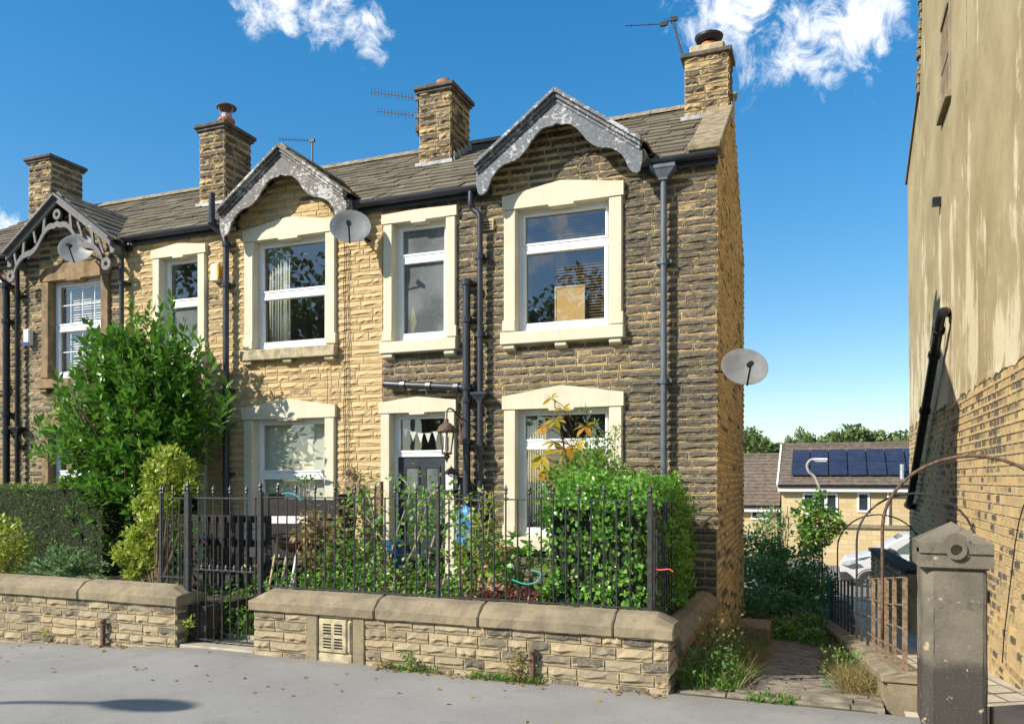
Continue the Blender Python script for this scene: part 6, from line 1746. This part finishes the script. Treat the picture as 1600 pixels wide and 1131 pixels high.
# fallen leaves along the wall foot
n = 260; xs_ = np.concatenate([NR.uniform(FX(600, WY), FX(860, WY), 130), NR.uniform(FX(150, WY), FX(210, WY), 40), NR.uniform(-9, -1.2, 60), NR.uniform(FX(950, WY), FX(1045, WY), 30)]); ys_ = WY - .03 - np.abs(NR.normal(size=n)) * .06; ys_[170:230] -= NR.random(60) * 1.2
P = np.stack([xs_, ys_, np.array([gz(a_, b_) for a_, b_ in zip(xs_, ys_)]) + .012], 1); D = rnd_dir(n); D[:, 2] *= .12
o = leaves('fallen_leaves', P, D, NR.uniform(.03, .06, n), NR.uniform(.01, .02, n), M['litter']); tag(o, 'scattered brown and yellow fallen leaves on the pavement', 'leaves', kind='stuff')

# ---- brambles down the path
def bush_mass(name, label, blobs, n, size, mat, cat='bushes'):
    P, D = on_ellipsoids(blobs, n, .5); n = len(P); tn = NR.random((n, 3)); tn[:, 1] *= .92
    T = thing(name, (blobs[0][0][0], blobs[0][0][1], gz(0, blobs[0][0][1])), label, cat)
    tag(leaves('foliage', P, D * .5 + rnd_dir(n, .2), NR.uniform(size * .7, size * 1.3, n), NR.uniform(size * .25, size * .42, n), M[mat], T, .2, .12, tn), kind='stuff')
    m = MB()
    for k in range(14):
        b = random.choice(blobs)[0]; m.tube(branch_path((b[0] + random.uniform(-.3, .3), b[1], gz(0, b[1]) - .1), (b[0] + random.uniform(-.5, .5), b[1] - .2, b[2] + .3), (.2, 0, .2), 4), .008, 4)
    m.build('stem', M['bark'], T); return T
def pb(px, py, Y, rx, rz, ry=None): q = at(px, py, Y); return ((q.x, q.y, q.z), (rx, ry or rx, rz))
bush_mass('bramble_thicket', 'dark green bramble thicket closing the path behind the gable', [pb(1185, 905, 7, .6, .5), pb(1225, 915, 7, .6, .42), pb(1265, 925, 7, .5, .35), pb(1200, 945, 5.6, .5, .38), pb(1245, 955, 5.6, .5, .32), pb(1180, 870, 9, .7, .55), pb(1230, 885, 9, .7, .45), pb(1272, 905, 8.5, .45, .36), pb(1185, 965, 4.6, .3, .35)], 8200, .09, 'bramble', 'brambles')
bush_mass('low_brambles', 'low bright leaves at the end of the path', [pb(1240, 992, 3.2, .32, .14), pb(1275, 1000, 2.6, .2, .16), pb(1215, 985, 3.6, .28, .18), pb(1258, 978, 4.0, .35, .22)], 1300, .075, 'ivy', 'plants')
bush_mass('pale_shrub', 'pale feathery shrub above the brambles by the gable', [pb(1205, 825, 11, .45, .55), pb(1190, 845, 11, .5, .5), pb(1210, 810, 11, .3, .3)], 1300, .07, 'juniper', 'shrub')
# sapling in front of the solar house
b = at(1283, 900, 11); T = thing('maple_sapling', (b.x, 11, gz(0, 11)), 'slender leafy sapling in front of the solar panel house', 'tree')
tp = at(1279, 768, 11); m = MB(); m.tube(branch_path((b.x, 11, gz(0, 11)), tp, (.1, 0, 0), 8), [.035 - .0035 * k for k in range(9)], 6)
bl_ = [pb(px, py, 11, r_, r_ * .75) for px, py, r_ in ((1280, 775, .22), (1262, 790, .25), (1285, 800, .32), (1262, 815, .35), (1300, 812, .3), (1280, 835, .42), (1255, 835, .25), (1306, 830, .2), (1270, 855, .35), (1242, 797, .15), (1312, 818, .12))]
for (c_, r_) in bl_: m.tube([(tp.x, 11, c_[2] - .3), c_], .008, 4)
m.build('trunk', M['bark'], T)
P, D = on_ellipsoids(bl_, 1050, .9); n = len(P); tag(leaves('crown', P, rnd_dir(n, -.1), NR.uniform(.09, .16, n), NR.uniform(.035, .06, n), M['rose'], T), kind='stuff')
# ================================================================ background: modern houses, van, lamp, trees
def flatwall(name, mat, parent, p0, p1, z0, z1, th=.25):
    m = MB(); m.bar((p0[0], p0[1] + th / 2, (z0 + z1) / 2), (p1[0], p1[1] + th / 2, (z0 + z1) / 2), th, z1 - z0); return m.build(name, mat, parent)
YS = 31.0
M['newstone'] = None
def newstone():
    t = NT('pale_block_stone')
    br = t.n('ShaderNodeTexBrick', None, Scale=1.0)
    sx = t.n('ShaderNodeSeparateXYZ', None, i0=t.pos()); cb = t.n('ShaderNodeCombineXYZ', None, i0=sx.outputs[0], i1=sx.outputs[2], i2=0.)
    t.set(br.inputs['Vector'], cb.outputs[0]); br.inputs['Color1'].default_value = (.60, .47, .26, 1); br.inputs['Color2'].default_value = (.50, .38, .20, 1); br.inputs['Mortar'].default_value = (.42, .35, .24, 1)
    br.inputs['Brick Width'].default_value = .45; br.inputs['Row Height'].default_value = .2; br.inputs['Mortar Size'].default_value = .012
    return t.done(t.pbsdf(br.outputs['Color'], .9, t.bump(t.noise(20, 4), .3, .02), 0, .2))
M['newstone'] = newstone()
def tilemat():
    t = NT('concrete_roof_tile')
    c = vary(t, (.155, .125, .10), .3, 5); return t.done(t.pbsdf(c, .9, None, 0, .2))
M['ctile'] = tilemat()
def house(label, pxl, pxr, pe, pr, pbot, Y, windows, panels=None, name='modern_house', pipe_px=None):
    """house seen square-on: eaves at pe, ridge at pr"""
    a = at(pxl, pe, Y); b = at(pxr, pe, Y); ze = a.z
    dep = 7.0; yr = Y + dep / 2; zr = at((pxl + pxr) / 2, pr, yr).z; zb = at(pxl, pbot, Y).z
    T = thing(name, ((a.x + b.x) / 2, Y + dep / 2, zb), label, 'house', 'modern houses behind the terrace')
    m = MB(); m.box(a.x + .15, b.x - .15, Y, Y + dep, zb, ze); m.prism([(Y, ze), (Y + dep, ze), (yr, zr - .12)], a.x + .15, b.x - .15, 'x'); m.build('wall', M['newstone'], T)
    rf = MB(); sl = Vector((0, yr - Y + .35, zr - ze + .0)); L = sl.length; d = sl.normalized(); nn = Vector((0, -d.z, d.y)); n = int(L / .30)
    for k in range(n):
        s = Vector((0, Y - .35, ze - .02)) + d * (k * L / n); e = s + d * (L / n + .05)
        vs = [(a.x, s.y, s.z), (b.x, s.y, s.z), (b.x, e.y, e.z), (a.x, e.y, e.z)]; up = nn * .05
        vs += [(a.x, s.y + up.y, s.z + up.z), (b.x, s.y + up.y, s.z + up.z), (b.x, e.y, e.z + .01), (a.x, e.y, e.z + .01)]
        rf.add(vs, [(0, 1, 2, 3), (4, 7, 6, 5), (0, 4, 5, 1), (1, 5, 6, 2), (3, 2, 6, 7), (0, 3, 7, 4)])
    rf.quad((a.x, yr, zr), (b.x, yr, zr), (b.x, Y + dep + .3, ze - .1), (a.x, Y + dep + .3, ze - .1))
    r = rf.build('roof', M['ctile'], T)
    k = MB(); k.box(a.x, b.x, yr - .12, yr + .12, zr - .03, zr + .10); k.build('ridge', M['ctile'], r)
    v = MB(); v.bar((a.x - .03, Y - .36, ze - .05), (a.x - .03, yr, zr - .02), .08, .16, up=(0, -.4, 1)); v.build('verge', M['white'], r)
    g = MB(); g.box(a.x, b.x, Y - .42, Y - .34, ze - .12, ze + .0); g.build('gutter', M['pipe_black'], T); f = MB(); f.box(a.x, b.x, Y - .335, Y, ze - .32, ze - .09); f.build('fascia', M['white'], T)
    for (wl_, wr_, wt, wb, nl) in windows:
        p = at(wl_, wt, Y); q = at(wr_, wb, Y); w = MB(); fw = .09
        w.box(p.x, p.x + fw, Y - .05, Y + .06, q.z, p.z); w.box(q.x - fw, q.x, Y - .05, Y + .06, q.z, p.z); w.box(p.x + fw, q.x - fw, Y - .05, Y + .06, p.z - fw, p.z); w.box(p.x + fw, q.x - fw, Y - .05, Y + .06, q.z, q.z + fw)
        for j in range(1, nl): xx = p.x + (q.x - p.x) * j / nl; w.box(xx - fw * .7, xx + fw * .7, Y - .045, Y + .06, q.z + fw, p.z - fw)
        o = w.build('window', M['upvc'], T)
        for j in range(nl):
            xx0 = p.x + (q.x - p.x) * j / nl; xx1 = p.x + (q.x - p.x) * (j + 1) / nl
            gl = MB(); gl.box(xx0 + .07, xx1 - .07, Y - .022, Y - .016, q.z + fw * .9, p.z - fw * .9); gl.build('pane', MAT('dark_pane', (.03, .04, .045), .08, .2, 3, 0, spec=.6), o)
    if panels:
        cols, s0, s1, pxa, pxb = panels
        xa, xb = FX(pxa, Y), FX(pxb, Y); pm = MAT('solar_glass', (.03, .035, .06), .2, .2, 2, 0, spec=.6)
        for c in range(cols):
            for rr in range(2):
                f0 = s0 + (s1 - s0) * rr / 2; f1 = s0 + (s1 - s0) * (rr + 1) / 2 - .008
                x0 = xa + (xb - xa) * c / cols; x1 = xa + (xb - xa) * (c + 1) / cols - .05
                P0 = Vector((0, Y - .35, ze)) + d * L * f0 + nn * .16; P1 = Vector((0, Y - .35, ze)) + d * L * f1 + nn * .16; th = nn * -.05
                m = MB(); vs = [(x0, P0.y, P0.z), (x1, P0.y, P0.z), (x1, P1.y, P1.z), (x0, P1.y, P1.z)]; vs += [(x, y + th.y, z + th.z) for x, y, z in vs]
                m.add(vs, [(0, 1, 2, 3), (7, 6, 5, 4), (0, 4, 5, 1), (1, 5, 6, 2), (2, 6, 7, 3), (3, 7, 4, 0)]); m.build('solar_panel', pm, T)
    if pipe_px:
        x = FX(pipe_px, Y - .2); m = MB(); m.tube([(x, Y - .12, ze - .3), (x, Y - .12, zb)], .05, 6); m.build('downpipe', M['white'], T)
        m = MB(); m.tube([(x + .6, Y + .2, ze + .1), (x + .6, Y + .2, ze + .95)], .09, 8); m.build('flue', M['lead'], T)
    return T
house('modern stone house with two rows of solar panels on its roof', 1216, 1560, 757, 693, 880, YS, [(1254, 1309, 770, 804, 3), (1339, 1359, 769, 800, 1)], (9, .17, .80, 1236, 1520), pipe_px=1388)
house('lower modern house with brown tiled roof left of the solar house', 1090, 1219, 788, 711, 880, YS + 1.5, [(1173, 1199, 790, 812, 2)])
# retaining wall behind the van
a = at(1225, 822, 27); T = thing('retaining_wall', (a.x + 5, 27, -2), 'long pale stone retaining wall behind the white van', 'wall')
m = MB(); m.box(a.x + 1.5, a.x + 16, 27, 27.3, -3, a.z); m.build('wall_body', M['newstone'], T); m = MB(); m.box(a.x + 1.5, a.x + 16, 26.9, 27.4, a.z, a.z + .12); m.build('coping', M['coping'], T)

# ---- white van
q = at(1312, 905, 17.0); gzv = gz(1, 18.0) - .12
T = thing('white_van', (q.x + 2.2, 18.0, gzv), 'white compact van parked nose left beyond the hoops', 'van')
VM = {'body': MAT('white_van_paint', (.55, .565, .58), .3, .02, 3, 0, spec=.6), 'glass': M['glass'], 'tyre': MAT('tyre_rubber', (.02, .02, .021), .85), 'rim': MAT('grey_alloy', (.35, .36, .37), .35, .1, 5, 0, metal=.6), 'trim': MAT('dark_bumper', (.03, .03, .033), .6)}
S = 1.0
prof_low = [(0.05, .42), (.0, .62), (.06, .86), (.22, .98), (.62, 1.08), (1.02, 1.17), (1.12, 1.18)]   # nose and bonnet line
glassl = [(1.12, 1.18), (1.80, 1.72), (2.1, 1.80)]
body = [(0.10, .28), (.02, .45), (.0, .66), (.05, .84), (.20, .97), (.60, 1.07), (1.00, 1.16), (1.38, 1.47), (1.78, 1.70), (2.2, 1.80), (3.4, 1.84), (4.5, 1.80), (4.62, 1.70), (4.68, 1.0), (4.66, .5), (4.6, .28)]
def half(x, z):
    """half width of the van at (x, z)"""
    w = .93
    if z > 1.05: w -= (z - 1.05) * .16
    if z < .45: w -= (.45 - z) * .25
    w -= max(0, .55 - x) ** 2 * .85
    return w
ox, oy = q.x, 18.0
m = MB(); n = len(body)
ctr = (2.4, 1.0)
ringsN = [(1.0, 1.0), (.97, 1.04)]
lat = []
for sgn in (-1, 1):
    lat.append([(ox + x, oy + sgn * half(x, z), gzv + z) for x, z in body])
inset = []
m.v = lat[0] + [(ox + x * .985 + .03, oy - half(x, z) * .86, gzv + z + (.03 if z > .9 else 0)) for x, z in body] + [(ox + x * .985 + .03, oy + half(x, z) * .86, gzv + z + (.03 if z > .9 else 0)) for x, z in body] + lat[1]
for r_ in range(3):
    for k in range(n): m.f.append((r_ * n + k, r_ * n + (k + 1) % n, (r_ + 1) * n + (k + 1) % n, (r_ + 1) * n + k))
m.f += [tuple(range(n)), tuple(range(4 * n - 1, 3 * n - 1, -1))]
vb = m.build('body', VM['body'], T, bevel=.015); smooth_by_angle(vb, 35)
def sidepoly(name, pts, mat, off=.006, th=.02):
    for sgn in (-1, 1):
        m = MB(); o_ = [(ox + x, oy + sgn * (half(x, z) + off), gzv + z) for x, z in pts]; i_ = [(ox + x, oy + sgn * (half(x, z) + off - th), gzv + z) for x, z in pts]; k = len(pts)
        m.add(o_ + i_, [tuple(range(k)), tuple(range(2 * k - 1, k - 1, -1))] + [(j, k + j, k + (j + 1) % k, (j + 1) % k) for j in range(k)]); m.build(name, mat, T)
vglass = MAT('van_window', (.10, .13, .11), .08, .2, 2, 0, spec=.7)
sidepoly('side_window', [(1.50, 1.20), (1.62, 1.34), (2.02, 1.62), (2.62, 1.66), (2.70, 1.22)], vglass)
sidepoly('quarter_window', [(1.08, 1.19), (1.44, 1.20), (1.52, 1.32), (1.40, 1.38)], VM['trim'])
sidepoly('bumper', [(.04, .30), (.0, .46), (.005, .58), (.20, .60), (.34, .50), (.40, .30)], VM['trim'], .012, .05)
sidepoly('headlight', [(.04, .80), (.12, .91), (.45, 1.0), (.52, .93), (.25, .80)], MAT('headlight_lens', (.30, .33, .36), .08, .3, 20, 0, spec=.8), .008)
sidepoly('door_handle', [(2.50, 1.02), (2.68, 1.03), (2.68, 1.07), (2.50, 1.06)], VM['trim'], .02, .03)
m = MB(); k0, k1 = (1.06, 1.205), (1.76, 1.725)
m.add([(ox + k0[0], oy - .70, gzv + k0[1] + .01), (ox + k0[0], oy + .70, gzv + k0[1] + .01), (ox + k1[0], oy + .62, gzv + k1[1] + .02), (ox + k1[0], oy - .62, gzv + k1[1] + .02)], [(0, 1, 2, 3)]); w = m.build('windscreen', vglass, T); w.modifiers.new('thick', 'SOLIDIFY').thickness = .02
m = MB(); m.box(ox + 1.42, ox + 1.55, oy - 1.12, oy - .92, gzv + 1.16, gzv + 1.34); m.build('mirror', VM['trim'], T, bevel=.03)
for wx in (.85, 3.75):
    for sy in (-1, 1):
        y_ = oy + sy * .865; c = (ox + wx, y_, gzv + .33)
        m = MB(); m.lathe([(.20, -.11), (.29, -.12), (.33, -.09), (.34, 0), (.33, .09), (.29, .12), (.20, .11)], (0, 0, 0), 24); m.xform(Matrix.Translation(c) @ Matrix.Rotation(R(90), 4, 'X')); wt_ = m.build('wheel', VM['tyre'], T, smooth=True)
        m = MB(); m.lathe([(.20, -.118), (.21, -.10), (.21, .10), (.20, .118)], (0, 0, 0), 20)
        m.xform(Matrix.Translation(c) @ Matrix.Rotation(R(90), 4, 'X')); m.build('rim', VM['trim'], wt_)
        m = MB()
        for k in range(7):
            a_ = 2 * math.pi * k / 7; yy_ = y_ + sy * .125
            m.bar((c[0], yy_, c[2]), (c[0] + .20 * math.cos(a_), yy_ - sy * .004, c[2] + .20 * math.sin(a_)), .02, .035, up=(-math.sin(a_), 0, math.cos(a_)))
        m.tube([(c[0], yy_ - .01, c[2]), (c[0], yy_ + .012, c[2])], .04, 10); m.build('spokes', VM['rim'], wt_)
        m = MB(); m.tube([(ox + wx + .385 * math.cos(a_), oy + sy * (half(wx, .4) + .004), gzv + .33 + .385 * math.sin(a_)) for a_ in [math.pi * (k / 16) for k in range(17)]], .018, 6); m.build('wheel_arch', VM['trim'], wt_)

# ---- street lamp beyond the sapling
yl = 20.0; b = at(1280, 900, yl)
T = thing('street_lamp', (b.x, yl, gz(1, yl)), 'swan-neck street lamp in front of the solar panels', 'street lamp', 'street lamps')
z_top = at(1280, 765, yl).z
m = MB(); m.tube([(b.x, yl, gz(1, yl)), (b.x, yl, z_top)] + bez([at(1279, 758, yl), at(1273, 745, yl), at(1264, 737, yl), at(1261, 727, yl), at(1266, 719, yl), at(1273, 717, yl)], 5), .045, 8); m.build('column', MAT('lamp_column', (.36, .31, .27), .6), T, smooth=True)
a, c = at(1271, 719, yl), at(1294, 714, yl); m = MB(); m.box(a.x, c.x, yl - .12, yl + .12, a.z - .02, a.z + .07); m.build('lamp_head', M['white'], T, bevel=.04)
m = MB(); m.box(a.x + .05, c.x - .03, yl - .10, yl + .10, a.z - .07, a.z - .02); m.build('lens', M['lead'], T, bevel=.02)
# ---- street lamp on the near pavement; only its shadow reaches the picture
tipg = at(300, 1106, -4.7); tipg = Vector((tipg.x, tipg.y, 0)); H = 5.0
hd = tipg - SUN * (H / -SUN.z) * 1.0; hd = Vector((tipg.x + SUN.x * H / SUN.z, tipg.y + SUN.y * H / SUN.z, H))
T = thing('street_lamp', (hd.x - 1.5, hd.y - .2, 0), 'street lamp outside the frame that throws the curved shadow on the pavement', 'street lamp', 'street lamps')
m = MB(); m.tube([(hd.x - 1.5, hd.y - .35, 0), (hd.x - 1.5, hd.y - .35, 4.4)] + bez([(hd.x - 1.48, hd.y - .34, 4.7), (hd.x - 1.3, hd.y - .3, 4.92), (hd.x - .7, hd.y - .15, 5.0)], 5), [.07, .05] + [.035] * 11, 10); m.build('column', M['lead'], T, smooth=True)
m = MB(); m.lathe([(.02, -.06), (.8, -.03), (1, 0), (.8, .06), (.02, .09)], (0, 0, 0), 16); m.xform(Matrix.Translation((hd.x - .38, hd.y - .08, 5.0)) @ Matrix.Rotation(.2, 4, 'Z') @ Matrix.Diagonal((.42, .17, 1, 1))); m.build('lamp_head', M['lead'], T, smooth=True)

# ---- trees
def tree_proto(seed, h, rad, nleaf, size, mat):
    rg = random.Random(seed); bl = []
    for k in range(13):
        a_ = rg.uniform(0, 6.28); r_ = rg.uniform(.15, .75) * rad; z = h * rg.uniform(.38, .88); bl.append(((r_ * math.cos(a_), r_ * math.sin(a_), z), (rad * rg.uniform(.3, .5), rad * rg.uniform(.3, .5), rad * rg.uniform(.25, .42))))
    P, D = on_ellipsoids(bl, nleaf, .55); n = len(P)
    m = MB(); m.tube([(0, 0, -.5), (.05, 0, h * .3), (0, .1, h * .75)], [h * .03, h * .022, h * .008], 8)
    for (c_, r_) in bl: m.tube(branch_path((0, 0, c_[2] * .55), c_, (0, 0, .1), 4), [h * .012, h * .009, h * .007, h * .005, h * .003], 5)
    return P, D, m
PROTO = []
for k, (h, rd) in enumerate(((10, 3.4), (11, 3.6), (9, 3.2))):
    P, D, m = tree_proto(20 + k, h, rd, 6500, .3, 'fartree'); n = len(P)
    o = leaves('crown', P, D * .5 + rnd_dir(n), NR.uniform(.28, .5, n), NR.uniform(.10, .18, n), M['fartree']); tm = m.mesh('trunk'); tm.materials.append(M['bark']); PROTO.append((o.data, tm)); bpy.data.objects.remove(o)
def tree(label, loc, s, k, group, rz=0.):
    T = thing('tree', loc, label, 'tree', group); T.rotation_euler.z = rz; T.scale = s if isinstance(s, tuple) else (s, s, s)
    for nm, me in (('crown', PROTO[k][0]), ('trunk', PROTO[k][1])):
        o = bpy.data.objects.new(nm, me); COL.objects.link(o); o.parent = T; WLOC[o.name] = Vector(loc)
        if nm == 'crown': tag(o, kind='stuff')
far = [(1150, 668, 60, 'leftmost dark tree showing over the low roof beside the gable', 1.0), (1180, 682, 60, 'round tree above the left end of the brown tiled roof', .9), (1205, 690, 62, 'small tree just left of the solar house ridge', .8),
       (1236, 682, 66, 'small thin tree above the left end of the solar roof', .45), (1253, 671, 66, 'narrow upright tree over the solar roof', .5), (1288, 684, 66, 'low tree at the left end of the long tree clump', .7), (1308, 674, 66, 'second tree in the clump over the solar roof', .9), (1335, 675, 66, 'third tree in the clump over the solar roof', .95), (1362, 670, 66, 'highest tree in the middle of the clump over the solar roof', 1.0), (1390, 674, 66, 'tree right of the highest one over the solar roof', .9), (1412, 682, 66, 'rightmost tree of the clump beside the tall building', .8)]
for i, (px, py, Y, lab, s) in enumerate(far):
    p = at(px, py - 7, Y); h = (10, 11, 9)[i % 3]; zg = gz(0, Y); 
    sc = (p.z - zg) / (h * 1.0); tree(lab, (p.x, Y, zg), (sc * s * 1.0, sc * s * .9, sc), i % 3, 'trees beyond the modern houses', i * 1.3)
PROTO2 = []
for k in range(2):
    P, D, m = tree_proto(40 + k, 10, 3.4, 2300, .3, 'fartree'); n = len(P)
    o = leaves('crown', P, D * .5 + rnd_dir(n), NR.uniform(.25, .42, n), NR.uniform(.08, .14, n), M['fartree']); tm = m.mesh('trunk'); tm.materials.append(M['bark']); PROTO2.append((o.data, tm)); bpy.data.objects.remove(o)
PROTO += PROTO2
# trees across the road, seen only as reflections in the window panes
for i, (x, Y, s) in enumerate(((-7.0, -30, 1.05), (-12.6, -31, 1.3), (-21, -31, 1.7), (-29, -32, 1.75), (-38, -34, 1.9), (-1, -33, 1.2), (8, -36, 1.2))):
    tree('tall tree across the road, mirrored in the window panes', (x, Y, 0), s, 3 + i % 2, 'trees across the road', i * .9)
